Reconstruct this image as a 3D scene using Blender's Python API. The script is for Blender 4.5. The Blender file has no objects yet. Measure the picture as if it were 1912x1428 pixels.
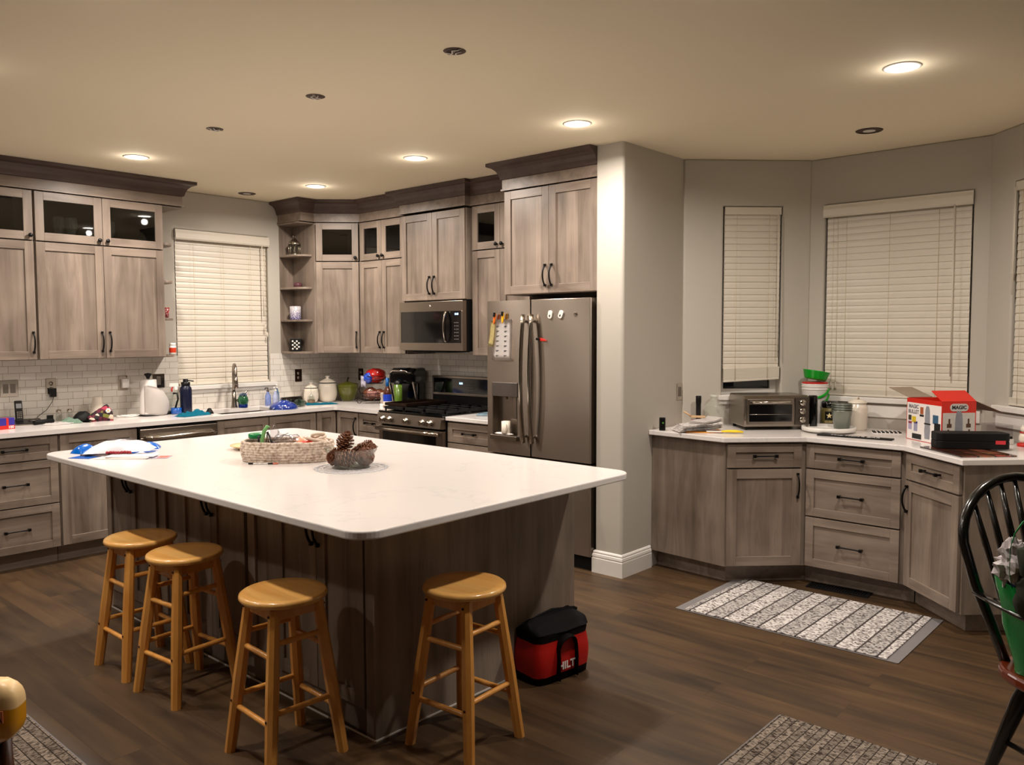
import bpy, bmesh, math, random
from math import pi, sin, cos, radians
from mathutils import Vector, Matrix, noise
random.seed(7)
SC = bpy.context.scene
COL = SC.collection

# ---------------------------------------------------------------- camera
cam_d = bpy.data.cameras.new('camera')
cam = bpy.data.objects.new('camera', cam_d); COL.objects.link(cam)
cam_d.sensor_fit = 'HORIZONTAL'; cam_d.sensor_width = 36.0
cam_d.lens = 36.0 * 1541.2 / 1912.0
cam_d.clip_start = 0.05
YAW, PITCH, ROLL = radians(41.686), radians(-3.429), radians(-0.156)
F_ = Vector((cos(YAW)*cos(PITCH), sin(YAW)*cos(PITCH), sin(PITCH)))
R_ = Vector((sin(YAW), -cos(YAW), 0.0)); U_ = R_.cross(F_)
R2 = R_*cos(ROLL) + U_*sin(ROLL); U2 = -R_*sin(ROLL) + U_*cos(ROLL)
M = Matrix((R2, U2, -F_)).transposed().to_4x4()
M.translation = Vector((-4.993, -6.583, 1.550))
cam.matrix_world = M
SC.camera = cam

# ---------------------------------------------------------------- world, exposure
w = bpy.data.worlds.new('night'); SC.world = w; w.use_nodes = True
w.node_tree.nodes['Background'].inputs[0].default_value = (0.012, 0.014, 0.02, 1)
w.node_tree.nodes['Background'].inputs[1].default_value = 0.5
SC.view_settings.view_transform = 'Standard'
SC.view_settings.look = 'None'
SC.view_settings.exposure = 0.0
SC.view_settings.gamma = 1.0
SC.view_settings.use_curve_mapping = False

# ---------------------------------------------------------------- ceiling lamps (cans with LED discs)
CEIL = 2.725
LIT = [(-2.496, -1.02), (-1.05, -0.98), (-1.22, -2.36), (-1.22, -3.72), (-1.04, -5.39)]
OFF_FRAME = [(-3.90, -1.02, .6), (-3.90, -2.36, .72), (-3.90, -3.72, .66), (-2.50, -5.39, .7), (-5.2, -2.9, .55)]
LAMP_W = 26.5
LAMP_COL = (1.0, 0.90, 0.81)
def can_light(x, y, k=1.0):
    d = bpy.data.lights.new('led', 'AREA'); d.shape = 'DISK'; d.size = 0.13
    d.energy = LAMP_W * k; d.color = LAMP_COL; d.spread = radians(165)
    o = bpy.data.objects.new('led', d); COL.objects.link(o)
    o.location = (x, y, CEIL - 0.012)
    p = bpy.data.lights.new('led_spill', 'POINT'); p.energy = LAMP_W * k * .035; p.color = LAMP_COL; p.shadow_soft_size = .03
    q = bpy.data.objects.new('led_spill', p); COL.objects.link(q); q.location = (x, y, CEIL - 0.06)
    return o
for i, (x, y) in enumerate(LIT): can_light(x, y)
for (x, y, k_) in OFF_FRAME: can_light(x, y, k_)

# ---------------------------------------------------------------- mesh helpers
def V(*a): return Vector(a)
def box(bm, x0, x1, y0, y1, z0, z1, mi=0):
    vs = [bm.verts.new((x, y, z)) for z in (z0, z1) for y in (y0, y1) for x in (x0, x1)]
    for f in ((0,2,3,1),(4,5,7,6),(0,1,5,4),(2,6,7,3),(0,4,6,2),(1,3,7,5)):
        fc = bm.faces.new([vs[i] for i in f]); fc.material_index = mi
    return vs
def xform(vs, M):
    for v in vs: v.co = M @ v.co
def prism(bm, poly, z0, z1, mi=0):
    n = len(poly)
    a = [bm.verts.new((p[0], p[1], z0)) for p in poly]; b = [bm.verts.new((p[0], p[1], z1)) for p in poly]
    area = sum(poly[i][0]*poly[(i+1)%n][1]-poly[(i+1)%n][0]*poly[i][1] for i in range(n))
    if area < 0: a.reverse(); b.reverse()
    fs = [bm.faces.new(list(reversed(a))), bm.faces.new(b)]
    for i in range(n): fs.append(bm.faces.new((a[i], a[(i+1)%n], b[(i+1)%n], b[i])))
    for f in fs: f.material_index = mi
    return a+b
def prism_axis(bm, poly, d0, d1, axis='y', mi=0):
    """poly in the two other axes (x,z) for y, (y,z) for x"""
    vs = prism(bm, poly, d0, d1, mi)
    for v in vs:
        a, b, c = v.co
        v.co = (a, c, b) if axis == 'y' else (c, a, b)
    bmesh.ops.recalc_face_normals(bm, faces=list({f for v in vs for f in v.link_faces}))
    return vs
def lathe(bm, prof, c=(0,0,0), seg=28, sx=1.0, sy=1.0, mi=0, cap=True):
    rings = []
    for r, z in prof:
        rings.append([bm.verts.new((c[0]+r*sx*cos(2*pi*i/seg), c[1]+r*sy*sin(2*pi*i/seg), c[2]+z)) for i in range(seg)])
    fs = []
    for a, b in zip(rings, rings[1:]):
        for i in range(seg):
            fs.append(bm.faces.new((a[i], a[(i+1)%seg], b[(i+1)%seg], b[i])))
    if cap:
        if prof[0][0] > 1e-5: fs.append(bm.faces.new(list(reversed(rings[0]))))
        if prof[-1][0] > 1e-5: fs.append(bm.faces.new(rings[-1]))
    for f in fs: f.material_index = mi; f.smooth = True
    return [v for r in rings for v in r]
def tube(bm, pts, r, seg=8, mi=0, closed=False, cap=True, flat=None):
    """sweep a circle (or ellipse flat=(a,b)) along pts; r number or list"""
    pts = [Vector(p) for p in pts]; n = len(pts)
    rr = r if isinstance(r, (list, tuple)) else [r]*n
    T = []
    for i in range(n):
        a = pts[(i-1) % n] if (closed or i > 0) else pts[i]
        b = pts[(i+1) % n] if (closed or i < n-1) else pts[i]
        T.append((b-a).normalized())
    up = Vector((0,0,1)) if abs(T[0].z) < .9 else Vector((1,0,0))
    N = (up - T[0]*up.dot(T[0])).normalized()
    rings = []
    for i in range(n):
        N = (N - T[i]*N.dot(T[i]))
        if N.length < 1e-6: N = T[i].orthogonal()
        N.normalize(); B = T[i].cross(N)
        fa, fb = flat if flat else (1, 1)
        rings.append([bm.verts.new(pts[i] + N*(cos(2*pi*k/seg)*rr[i]*fa) + B*(sin(2*pi*k/seg)*rr[i]*fb)) for k in range(seg)])
    m = n if closed else n-1
    fs = []
    for i in range(m):
        a, b = rings[i], rings[(i+1) % n]
        for k in range(seg): fs.append(bm.faces.new((a[k], a[(k+1)%seg], b[(k+1)%seg], b[k])))
    if cap and not closed:
        fs.append(bm.faces.new(list(reversed(rings[0])))); fs.append(bm.faces.new(rings[-1]))
    for f in fs: f.material_index = mi; f.smooth = True
    return [v for q in rings for v in q]
def cyl(bm, p0, p1, r0, r1=None, seg=16, mi=0):
    vs = tube(bm, [p0, p1], [r0, r0 if r1 is None else r1], seg, mi)
    return vs
def grid(bm, fn, nu, nv, mi=0, wrapu=False):
    P = [[bm.verts.new(fn(i/(nu if wrapu else nu), j/nv)) for j in range(nv+1)] for i in range(nu if wrapu else nu+1)]
    for i in range(nu):
        for j in range(nv):
            i2 = (i+1) % len(P)
            f = bm.faces.new((P[i][j], P[i2][j], P[i2][j+1], P[i][j+1])); f.material_index = mi; f.smooth = True
    return [v for r in P for v in r]
def blob(bm, c, r, seg=16, rings=10, jit=0.0, seed=0, mi=0, fn=None):
    """ellipsoid with noise"""
    c = Vector(c); vs = []
    R = [[None]*seg for _ in range(rings-1)]
    top = bm.verts.new(c+Vector((0,0,r[2]))); bot = bm.verts.new(c-Vector((0,0,r[2])))
    for j in range(1, rings):
        th = pi*j/rings
        for i in range(seg):
            ph = 2*pi*i/seg
            d = Vector((sin(th)*cos(ph), sin(th)*sin(ph), cos(th)))
            k = 1 + jit*noise.noise(d*2.2+Vector((seed*3.1, seed, 0)))
            p = Vector((d.x*r[0], d.y*r[1], d.z*r[2]))*k
            if fn: p = fn(p)
            R[j-1][i] = bm.verts.new(c+p)
    fs = []
    for i in range(seg):
        fs.append(bm.faces.new((top, R[0][i], R[0][(i+1)%seg])))
        fs.append(bm.faces.new((bot, R[-1][(i+1)%seg], R[-1][i])))
        for j in range(rings-2):
            fs.append(bm.faces.new((R[j][i], R[j+1][i], R[j+1][(i+1)%seg], R[j][(i+1)%seg])))
    for f in fs: f.smooth = True; f.material_index = mi
    return [top, bot]+[v for q in R for v in q]
def rrect(x0, x1, y0, y1, r, n=6, corners=(1,1,1,1)):
    pts = []
    for k, (cx, cy, a0) in enumerate(((x1-r, y1-r, 0), (x0+r, y1-r, 90), (x0+r, y0+r, 180), (x1-r, y0+r, 270))):
        if corners[k]:
            for i in range(n+1):
                a = radians(a0+90*i/n); pts.append((cx+r*cos(a), cy+r*sin(a)))
        else:
            pts.append(((x1, y1), (x0, y1), (x0, y0), (x1, y0))[k])
    return pts
def slab(bm, poly, z0, z1, mi=0): return prism(bm, poly, z0, z1, mi)

def obj(name, bm, mats, parent=None, loc=None, rot=None, bevel=0.0, seg=2, smooth=False, **props):
    bmesh.ops.recalc_face_normals(bm, faces=bm.faces)
    me = bpy.data.meshes.new(name); bm.to_mesh(me); bm.free()
    for m in (mats if isinstance(mats, (list, tuple)) else [mats]): me.materials.append(m)
    if mats is globals().get('M_STEELV'):
        uv = me.uv_layers.new(name='flat')
        for lp_ in me.loops: c_ = me.vertices[lp_.vertex_index].co; uv.data[lp_.index].uv = (c_.x+c_.y*.3, c_.z)
    if smooth:
        for p in me.polygons: p.use_smooth = True
    o = bpy.data.objects.new(name, me); COL.objects.link(o)
    if parent is not None: o.parent = parent
    if loc is not None: o.location = loc
    if rot is not None: o.rotation_euler = rot
    if bevel > 0:
        md = o.modifiers.new('bevel', 'BEVEL'); md.width = bevel; md.segments = seg; md.limit_method = 'ANGLE'; md.angle_limit = radians(40)
    for k, v in props.items(): o[k] = v
    return o
def subsurf(o, n=1):
    md = o.modifiers.new('sub', 'SUBSURF'); md.levels = n; md.render_levels = n; return o
def thing(name, label, cat, loc=(0,0,0), rz=0.0, group=None, rot=None):
    o = bpy.data.objects.new(name, None); COL.objects.link(o)
    o.empty_display_size = 0.05
    o.location = loc; o.rotation_euler = rot if rot else (0, 0, rz)
    o['label'] = label; o['category'] = cat
    if group: o['group'] = group
    return o
def tag(o, label, cat, group=None):
    o['label'] = label; o['category'] = cat
    if group: o['group'] = group
    return o
def struct(o): o['kind'] = 'structure'; return o
def text(body, size, mat, parent, name='lettering', loc=(0,0,0), rot=(0,0,0), extrude=0.0004, align='CENTER', bold=0.0, sx=1.0):
    cu = bpy.data.curves.new(name, 'FONT'); cu.body = body; cu.size = size; cu.extrude = extrude
    cu.align_x = align; cu.align_y = 'CENTER'; cu.offset = bold; cu.resolution_u = 3
    t = bpy.data.objects.new('tmp', cu); COL.objects.link(t)
    dg = bpy.context.evaluated_depsgraph_get()
    me = bpy.data.meshes.new_from_object(t.evaluated_get(dg))
    bpy.data.objects.remove(t)
    if sx != 1.0:
        for v in me.vertices: v.co.x *= sx
    me.materials.clear(); me.materials.append(mat)
    o = bpy.data.objects.new(name, me); COL.objects.link(o)
    o.parent = parent; o.location = loc; o.rotation_euler = rot
    return o
def dup(root, loc, rz, label=None, group=None):
    r = root.copy(); COL.objects.link(r); r.location = loc; r.rotation_euler = (0, 0, rz)
    if label: r['label'] = label
    if group: r['group'] = group
    for ch in [c for c in bpy.data.objects if c.parent == root]:
        c = ch.copy(); COL.objects.link(c); c.parent = r
        for g in [q for q in bpy.data.objects if q.parent == ch]:
            d = g.copy(); COL.objects.link(d); d.parent = c
    return r

# ---------------------------------------------------------------- materials
def srgb(r, g, b):
    f = lambda c: (c/12.92 if c <= .04045 else ((c+.055)/1.055)**2.4)
    return (f(r/255), f(g/255), f(b/255), 1)
def newmat(name):
    m = bpy.data.materials.new(name); m.use_nodes = True
    nt = m.node_tree; return m, nt, nt.nodes['Principled BSDF']
def mat(name, col, rough=0.5, metal=0.0, var=0.06, scale=12.0, bump=0.0, bscale=60.0, coat=0.0, trans=0.0, ior=1.45, sheen=0.0, emit=None, es=0.0, alpha=1.0, stretch=(1,1,1), spec=None):
    m, nt, b = newmat(name); L = nt.links.new; N = nt.nodes.new
    tc = N('ShaderNodeTexCoord'); mp = N('ShaderNodeMapping'); mp.inputs['Scale'].default_value = stretch
    L(tc.outputs['Object'], mp.inputs['Vector'])
    if var > 0:
        nz = N('ShaderNodeTexNoise'); nz.inputs['Scale'].default_value = scale; nz.inputs['Detail'].default_value = 4
        L(mp.outputs[0], nz.inputs['Vector'])
        mx = N('ShaderNodeMix'); mx.data_type = 'RGBA'
        mx.inputs['A'].default_value = tuple(c*(1-var) for c in col[:3])+(1,)
        mx.inputs['B'].default_value = tuple(min(1, c*(1+var)) for c in col[:3])+(1,)
        L(nz.outputs['Fac'], mx.inputs['Factor']); L(mx.outputs['Result'], b.inputs['Base Color'])
    else: b.inputs['Base Color'].default_value = col
    b.inputs['Roughness'].default_value = rough; b.inputs['Metallic'].default_value = metal
    b.inputs['Coat Weight'].default_value = coat; b.inputs['Coat Roughness'].default_value = .08
    b.inputs['Transmission Weight'].default_value = trans; b.inputs['IOR'].default_value = ior
    b.inputs['Sheen Weight'].default_value = sheen
    if spec is not None: b.inputs['Specular IOR Level'].default_value = spec
    b.inputs['Alpha'].default_value = alpha
    if emit: b.inputs['Emission Color'].default_value = emit; b.inputs['Emission Strength'].default_value = es
    if bump > 0:
        n2 = N('ShaderNodeTexNoise'); n2.inputs['Scale'].default_value = bscale; n2.inputs['Detail'].default_value = 3
        L(mp.outputs[0], n2.inputs['Vector'])
        bp = N('ShaderNodeBump'); bp.inputs['Strength'].default_value = bump; bp.inputs['Distance'].default_value = .004
        L(n2.outputs['Fac'], bp.inputs['Height']); L(bp.outputs[0], b.inputs['Normal'])
    return m
def wood_mat(name, dark, light, axis='z', strip=0.085, rough=.42, stripvar=.22, g=1.0, coat=0.0):
    m, nt, b = newmat(name); L = nt.links.new; N = nt.nodes.new
    tc = N('ShaderNodeTexCoord'); oi = N('ShaderNodeObjectInfo')
    mul = N('ShaderNodeVectorMath'); mul.operation = 'SCALE'; mul.inputs['Scale'].default_value = 13.7
    cb = N('ShaderNodeCombineXYZ')
    for s in ('X', 'Y', 'Z'): L(oi.outputs['Random'], cb.inputs[s])
    L(cb.outputs[0], mul.inputs[0])
    add = N('ShaderNodeVectorMath'); add.operation = 'ADD'; L(tc.outputs['Object'], add.inputs[0]); L(mul.outputs[0], add.inputs[1])
    mp = N('ShaderNodeMapping')
    st = {'z': (9*g, 9*g, .9*g), 'x': (.9*g, 9*g, 9*g), 'y': (9*g, .9*g, 9*g)}[axis]
    mp.inputs['Scale'].default_value = st; L(add.outputs[0], mp.inputs['Vector'])
    n1 = N('ShaderNodeTexNoise'); n1.inputs['Scale'].default_value = 1.3; n1.inputs['Detail'].default_value = 7; n1.inputs['Distortion'].default_value = .8
    n1.inputs['Roughness'].default_value = .62
    L(mp.outputs[0], n1.inputs['Vector'])
    n3 = N('ShaderNodeTexNoise'); n3.inputs['Scale'].default_value = 3.2; n3.inputs['Detail'].default_value = 2; L(add.outputs[0], n3.inputs['Vector'])
    cr = N('ShaderNodeValToRGB'); cr.color_ramp.elements[0].position = .3; cr.color_ramp.elements[1].position = .7
    cr.color_ramp.elements[0].color = dark; cr.color_ramp.elements[1].color = light
    mixf = N('ShaderNodeMath'); mixf.operation = 'MULTIPLY_ADD'; mixf.inputs[1].default_value = .35
    L(n3.outputs['Fac'], mixf.inputs[0])
    sc = N('ShaderNodeMath'); sc.operation = 'MULTIPLY'; sc.inputs[1].default_value = .65; L(n1.outputs['Fac'], sc.inputs[0]); L(sc.outputs[0], mixf.inputs[2])
    L(mixf.outputs[0], cr.inputs['Fac'])
    sp = N('ShaderNodeSeparateXYZ'); L(add.outputs[0], sp.inputs[0])
    src = {'z': 'X', 'x': 'Z', 'y': 'X'}[axis]
    dv = N('ShaderNodeMath'); dv.operation = 'DIVIDE'; dv.inputs[1].default_value = strip; L(sp.outputs[src], dv.inputs[0])
    fl = N('ShaderNodeMath'); fl.operation = 'FLOOR'; L(dv.outputs[0], fl.inputs[0])
    wn = N('ShaderNodeTexWhiteNoise'); wn.noise_dimensions = '1D'; L(fl.outputs[0], wn.inputs['W'])
    mr = N('ShaderNodeMapRange'); mr.inputs['To Min'].default_value = 1-stripvar/2; mr.inputs['To Max'].default_value = 1+stripvar/2
    L(wn.outputs['Value'], mr.inputs['Value'])
    vm = N('ShaderNodeVectorMath'); vm.operation = 'SCALE'; L(cr.outputs['Color'], vm.inputs[0]); L(mr.outputs[0], vm.inputs['Scale'])
    L(vm.outputs[0], b.inputs['Base Color'])
    b.inputs['Roughness'].default_value = rough; b.inputs['Coat Weight'].default_value = coat; b.inputs['Coat Roughness'].default_value = .12
    bp = N('ShaderNodeBump'); bp.inputs['Strength'].default_value = .08; bp.inputs['Distance'].default_value = .002
    L(n1.outputs['Fac'], bp.inputs['Height']); L(bp.outputs[0], b.inputs['Normal'])
    return m
WD, WL = srgb(93, 80, 69), srgb(156, 140, 126)
M_WV = wood_mat('cabinet_wood', WD, WL, 'z')
M_WH = wood_mat('cabinet_wood_cross', WD, WL, 'x', stripvar=.06)
M_WP = wood_mat('cabinet_panel_wood', WD, WL, 'z', strip=.095, stripvar=.34)
M_WPH = wood_mat('cabinet_panel_wood_cross', WD, WL, 'x', strip=.2, stripvar=.1)
M_WY = wood_mat('cabinet_wood_depth', WD, WL, 'y', stripvar=.06)
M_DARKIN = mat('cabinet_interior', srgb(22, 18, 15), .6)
M_CROWN = wood_mat('crown_wood_shaded', srgb(62, 47, 42), srgb(92, 74, 67), 'x', strip=3, stripvar=.02)  # darker stain than the frieze; the crown's lack of light is in this colour
M_PULL = mat('black_pull_metal', srgb(22, 20, 20), .35, .6, var=.1)
M_WALL = mat('wall_paint', srgb(186, 180, 169), .75, var=.015, scale=3, bump=.06, bscale=220)
M_CEIL = mat('ceiling_paint', srgb(242, 230, 202), .85, var=.01, scale=2, bump=.08, bscale=160)
M_TRIM = mat('white_trim_paint', srgb(226, 222, 216), .4, var=.015)
M_STEEL = mat('brushed_stainless', srgb(152, 142, 132), .28, 1.0, var=.06, scale=2.2, stretch=(1, 1, 60), bump=.10, bscale=14)
M_STEELV = mat('brushed_stainless_fridge', srgb(160, 149, 138), .25, 1.0, var=.05, scale=2.5, stretch=(1, 1, 110), bump=.03, bscale=10)
_b = M_STEELV.node_tree.nodes['Principled BSDF']; _b.inputs['Anisotropic'].default_value = .9; _b.inputs['Anisotropic Rotation'].default_value = .25; _b.inputs['Roughness'].default_value = .27
_t = M_STEELV.node_tree.nodes.new('ShaderNodeTangent'); _t.direction_type = 'UV_MAP'; _t.uv_map = 'flat'; M_STEELV.node_tree.links.new(_t.outputs[0], _b.inputs['Tangent'])
M_CHROME = mat('polished_steel', srgb(200, 192, 182), .12, 1.0, var=.03)
M_NICKEL = mat('brushed_nickel', srgb(150, 140, 130), .28, 1.0, var=.06)
M_BLACK = mat('black_plastic', srgb(10, 10, 11), .35, var=.1, spec=.4)
M_BLACKG = mat('black_gloss', srgb(8, 8, 9), .08, var=.0, coat=.5)
M_BLACKM = mat('black_matte', srgb(9, 8, 8), .6, var=.15, bump=.1, spec=.3)
M_GRATE = mat('cast_iron', srgb(18, 18, 18), .45, .2, var=.2, bump=.1)
M_WHITE = mat('white_plastic', srgb(232, 228, 222), .35, var=.02)
M_CERAM = mat('cream_ceramic', srgb(232, 222, 206), .12, var=.02, coat=.6)
M_BLIND = mat('blind_slat_vinyl', srgb(213, 205, 190), .38, var=.02)
M_CORD = mat('blind_cord', srgb(196, 178, 140), .7, var=.1)
M_PAPER = mat('white_paper', srgb(236, 230, 226), .6, var=.02)
M_INK = mat('print_ink', srgb(40, 38, 40), .6, var=.05)
M_GREYINK = mat('grey_ink', srgb(120, 116, 120), .6, var=.05)
M_RED = mat('red_print', srgb(196, 34, 24), .45, var=.06)
M_BLUE = mat('blue_print', srgb(20, 90, 190), .35, var=.12)

def glass_mat(name, tint=(1,1,1,1), refl=.5, rough=.02):
    m, nt, b = newmat(name); L = nt.links.new; N = nt.nodes.new
    nt.nodes.remove(b)
    out = nt.nodes['Material Output']
    tr = N('ShaderNodeBsdfTransparent'); tr.inputs[0].default_value = tint
    gl = N('ShaderNodeBsdfGlossy'); gl.inputs['Roughness'].default_value = rough
    lw = N('ShaderNodeLayerWeight'); pw = N('ShaderNodeMath'); pw.operation = 'POWER'; pw.inputs[1].default_value = 4.5; L(lw.outputs['Facing'], pw.inputs[0])
    fr = N('ShaderNodeMath'); fr.operation = 'MULTIPLY_ADD'; fr.inputs[1].default_value = .7; fr.inputs[2].default_value = .06; L(pw.outputs[0], fr.inputs[0])
    mx = N('ShaderNodeMixShader'); L(fr.outputs[0], mx.inputs[0]); L(tr.outputs[0], mx.inputs[1]); L(gl.outputs[0], mx.inputs[2])
    L(mx.outputs[0], out.inputs['Surface'])
    return m
M_PANE = glass_mat('pane_glass', (.42, .43, .42, 1))
M_CLEAR = glass_mat('clear_glass', (.90, .92, .90, 1))
M_CLEARB = glass_mat('blue_tinted_glass', (.45, .6, .8, 1))
M_SMOKE = glass_mat('smoked_glass', (.28, .27, .26, 1))
M_WRAP = glass_mat('clear_plastic_wrap', (.86, .86, .88, 1), rough=.12)

def quartz():
    m, nt, b = newmat('white_quartz'); L = nt.links.new; N = nt.nodes.new
    tc = N('ShaderNodeTexCoord')
    n1 = N('ShaderNodeTexNoise'); n1.inputs['Scale'].default_value = 1.6; n1.inputs['Detail'].default_value = 8; n1.inputs['Distortion'].default_value = 1.4
    L(tc.outputs['Object'], n1.inputs['Vector'])
    sub = N('ShaderNodeMath'); sub.operation = 'SUBTRACT'; sub.inputs[1].default_value = .5; L(n1.outputs['Fac'], sub.inputs[0])
    ab = N('ShaderNodeMath'); ab.operation = 'ABSOLUTE'; L(sub.outputs[0], ab.inputs[0])
    cr = N('ShaderNodeValToRGB'); cr.color_ramp.elements[0].position = 0.0; cr.color_ramp.elements[1].position = .010
    cr.color_ramp.elements[0].color = srgb(217, 212, 210); cr.color_ramp.elements[1].color = srgb(226, 220, 216)
    L(ab.outputs[0], cr.inputs['Fac'])
    L(cr.outputs['Color'], b.inputs['Base Color'])
    b.inputs['Roughness'].default_value = .18; b.inputs['Specular IOR Level'].default_value = .45
    return m
M_QUARTZ = quartz()

def floor_mat():
    m, nt, b = newmat('dark_plank_floor'); L = nt.links.new; N = nt.nodes.new
    tc = N('ShaderNodeTexCoord'); mp = N('ShaderNodeMapping'); mp.inputs['Rotation'].default_value = (0, 0, radians(90))
    L(tc.outputs['Object'], mp.inputs['Vector'])
    bk = N('ShaderNodeTexBrick'); bk.offset = .37; bk.inputs['Scale'].default_value = 1.0
    bk.inputs['Brick Width'].default_value = 1.35; bk.inputs['Row Height'].default_value = .19
    bk.inputs['Mortar Size'].default_value = .0012; bk.inputs['Mortar Smooth'].default_value = .1; bk.inputs['Bias'].default_value = -.1
    bk.inputs['Color1'].default_value = (0, 0, 0, 1); bk.inputs['Color2'].default_value = (1, 1, 1, 1); bk.inputs['Mortar'].default_value = (.5, .5, .5, 1)
    L(mp.outputs[0], bk.inputs['Vector'])
    # grain offset per plank
    ad = N('ShaderNodeVectorMath'); ad.operation = 'MULTIPLY_ADD'; ad.inputs[1].default_value = (7, 13, 5); L(bk.outputs['Color'], ad.inputs[0]); L(mp.outputs[0], ad.inputs[2])
    m2 = N('ShaderNodeMapping'); m2.inputs['Scale'].default_value = (.8, 9, 1); L(ad.outputs[0], m2.inputs['Vector'])
    n1 = N('ShaderNodeTexNoise'); n1.inputs['Scale'].default_value = 1.7; n1.inputs['Detail'].default_value = 8; n1.inputs['Distortion'].default_value = .7; L(m2.outputs[0], n1.inputs['Vector'])
    m3 = N('ShaderNodeMapping'); m3.inputs['Scale'].default_value = (1.0, 3.2, 1); L(ad.outputs[0], m3.inputs['Vector'])
    n2 = N('ShaderNodeTexNoise'); n2.inputs['Scale'].default_value = 1.6; n2.inputs['Detail'].default_value = 2; L(m3.outputs[0], n2.inputs['Vector'])
    s = N('ShaderNodeMath'); s.operation = 'MULTIPLY_ADD'; s.inputs[1].default_value = .5; L(n2.outputs['Fac'], s.inputs[0])
    q = N('ShaderNodeMath'); q.operation = 'MULTIPLY'; q.inputs[1].default_value = .5; L(n1.outputs['Fac'], q.inputs[0]); L(q.outputs[0], s.inputs[2])
    cr = N('ShaderNodeValToRGB'); cr.color_ramp.elements[0].position = .34; cr.color_ramp.elements[1].position = .66
    cr.color_ramp.elements[0].color = srgb(44, 30, 16); cr.color_ramp.elements[1].color = srgb(94, 70, 44)
    L(s.outputs[0], cr.inputs['Fac'])
    bw = N('ShaderNodeRGBToBW'); L(bk.outputs['Color'], bw.inputs[0])
    mr = N('ShaderNodeMapRange'); mr.inputs['To Min'].default_value = .84; mr.inputs['To Max'].default_value = 1.14; L(bw.outputs[0], mr.inputs['Value'])
    dk = N('ShaderNodeMath'); dk.operation = 'MULTIPLY_ADD'; dk.inputs[1].default_value = -.45; L(bk.outputs['Fac'], dk.inputs[0]); L(mr.outputs[0], dk.inputs[2])
    vm = N('ShaderNodeVectorMath'); vm.operation = 'SCALE'; L(cr.outputs['Color'], vm.inputs[0]); L(dk.outputs[0], vm.inputs['Scale'])
    L(vm.outputs[0], b.inputs['Base Color'])
    b.inputs['Roughness'].default_value = .48
    bp = N('ShaderNodeBump'); bp.inputs['Strength'].default_value = .15; bp.inputs['Distance'].default_value = .002
    L(s.outputs[0], bp.inputs['Height']); L(bp.outputs[0], b.inputs['Normal'])
    return m
M_FLOOR = floor_mat()
def tile_mat(name, rot):
    m, nt, b = newmat(name); L = nt.links.new; N = nt.nodes.new
    tc = N('ShaderNodeTexCoord'); sp = N('ShaderNodeSeparateXYZ'); L(tc.outputs['Object'], sp.inputs[0])
    cb = N('ShaderNodeCombineXYZ'); L(sp.outputs['Y' if rot else 'X'], cb.inputs['X'])
    ad = N('ShaderNodeMath'); ad.operation = 'ADD'; ad.inputs[1].default_value = -.914; L(sp.outputs['Z'], ad.inputs[0]); L(ad.outputs[0], cb.inputs['Y'])
    bk = N('ShaderNodeTexBrick'); bk.offset = .333; bk.inputs['Scale'].default_value = 1.0
    bk.inputs['Brick Width'].default_value = .107; bk.inputs['Row Height'].default_value = .051
    bk.inputs['Mortar Size'].default_value = .0014; bk.inputs['Mortar Smooth'].default_value = .2
    bk.inputs['Color1'].default_value = srgb(212, 206, 196); bk.inputs['Color2'].default_value = srgb(222, 216, 207); bk.inputs['Mortar'].default_value = srgb(150, 140, 128)
    L(cb.outputs[0], bk.inputs['Vector']); L(bk.outputs['Color'], b.inputs['Base Color'])
    b.inputs['Roughness'].default_value = .22
    iv = N('ShaderNodeMath'); iv.operation = 'SUBTRACT'; iv.inputs[0].default_value = 1; L(bk.outputs['Fac'], iv.inputs[1])
    bp = N('ShaderNodeBump'); bp.inputs['Strength'].default_value = .5; bp.inputs['Distance'].default_value = .002
    L(iv.outputs[0], bp.inputs['Height']); L(bp.outputs[0], b.inputs['Normal'])
    return m
M_TILEX = tile_mat('subway_tile_back', False); M_TILEY = tile_mat('subway_tile_side', True)

# ---------------------------------------------------------------- room shell
def wall(name, p0, p1, z0=0.0, z1=CEIL, t=.15, holes=(), m=None):
    """wall face runs p0->p1 with the room on its right-hand side; thickness goes to the left"""
    p0 = Vector((p0[0], p0[1])); p1 = Vector((p1[0], p1[1])); d = (p1-p0); Ln = d.length; ang = math.atan2(d.y, d.x)
    bm = bmesh.new()
    us = sorted({0, Ln, *[h[0] for h in holes], *[h[1] for h in holes]}); zs = sorted({z0, z1, *[h[2] for h in holes], *[h[3] for h in holes]})
    for a, b in zip(us, us[1:]):
        for c, e in zip(zs, zs[1:]):
            if any(h[0] <= a+1e-6 and b <= h[1]+1e-6 and h[2] <= c+1e-6 and e <= h[3]+1e-6 for h in holes): continue
            box(bm, a, b, 0, t, c, e)
    bmesh.ops.remove_doubles(bm, verts=bm.verts, dist=1e-5)
    seen = {}
    for f in list(bm.faces):
        k = tuple(round(x, 4) for x in f.calc_center_median())
        seen.setdefault(k, []).append(f)
    bmesh.ops.delete(bm, geom=[f for fs in seen.values() if len(fs) > 1 for f in fs], context='FACES_ONLY')
    return struct(obj(name, bm, m or M_WALL, loc=(p0.x, p0.y, 0), rot=(0, 0, ang), bevel=.012 if holes else 0, seg=3))
BA, BB, BC, BD = (.05, -3.703), (.658, -4.311), (.658, -5.397), (.05, -6.005)
bm = bmesh.new(); box(bm, -10.6, .95, -12.6, .15, -.05, 0); struct(obj('floor', bm, M_FLOOR))
bm = bmesh.new(); box(bm, -10.6, .95, -12.6, .15, CEIL, CEIL+.1); struct(obj('ceiling', bm, M_CEIL))
wall('wall_back', (-6.45, 0), (0.0, 0), holes=[(4.705, 5.565, 1.115, 2.41)])
wall('wall_back_far', (-10.45, 0), (-6.45, 0))
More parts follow.
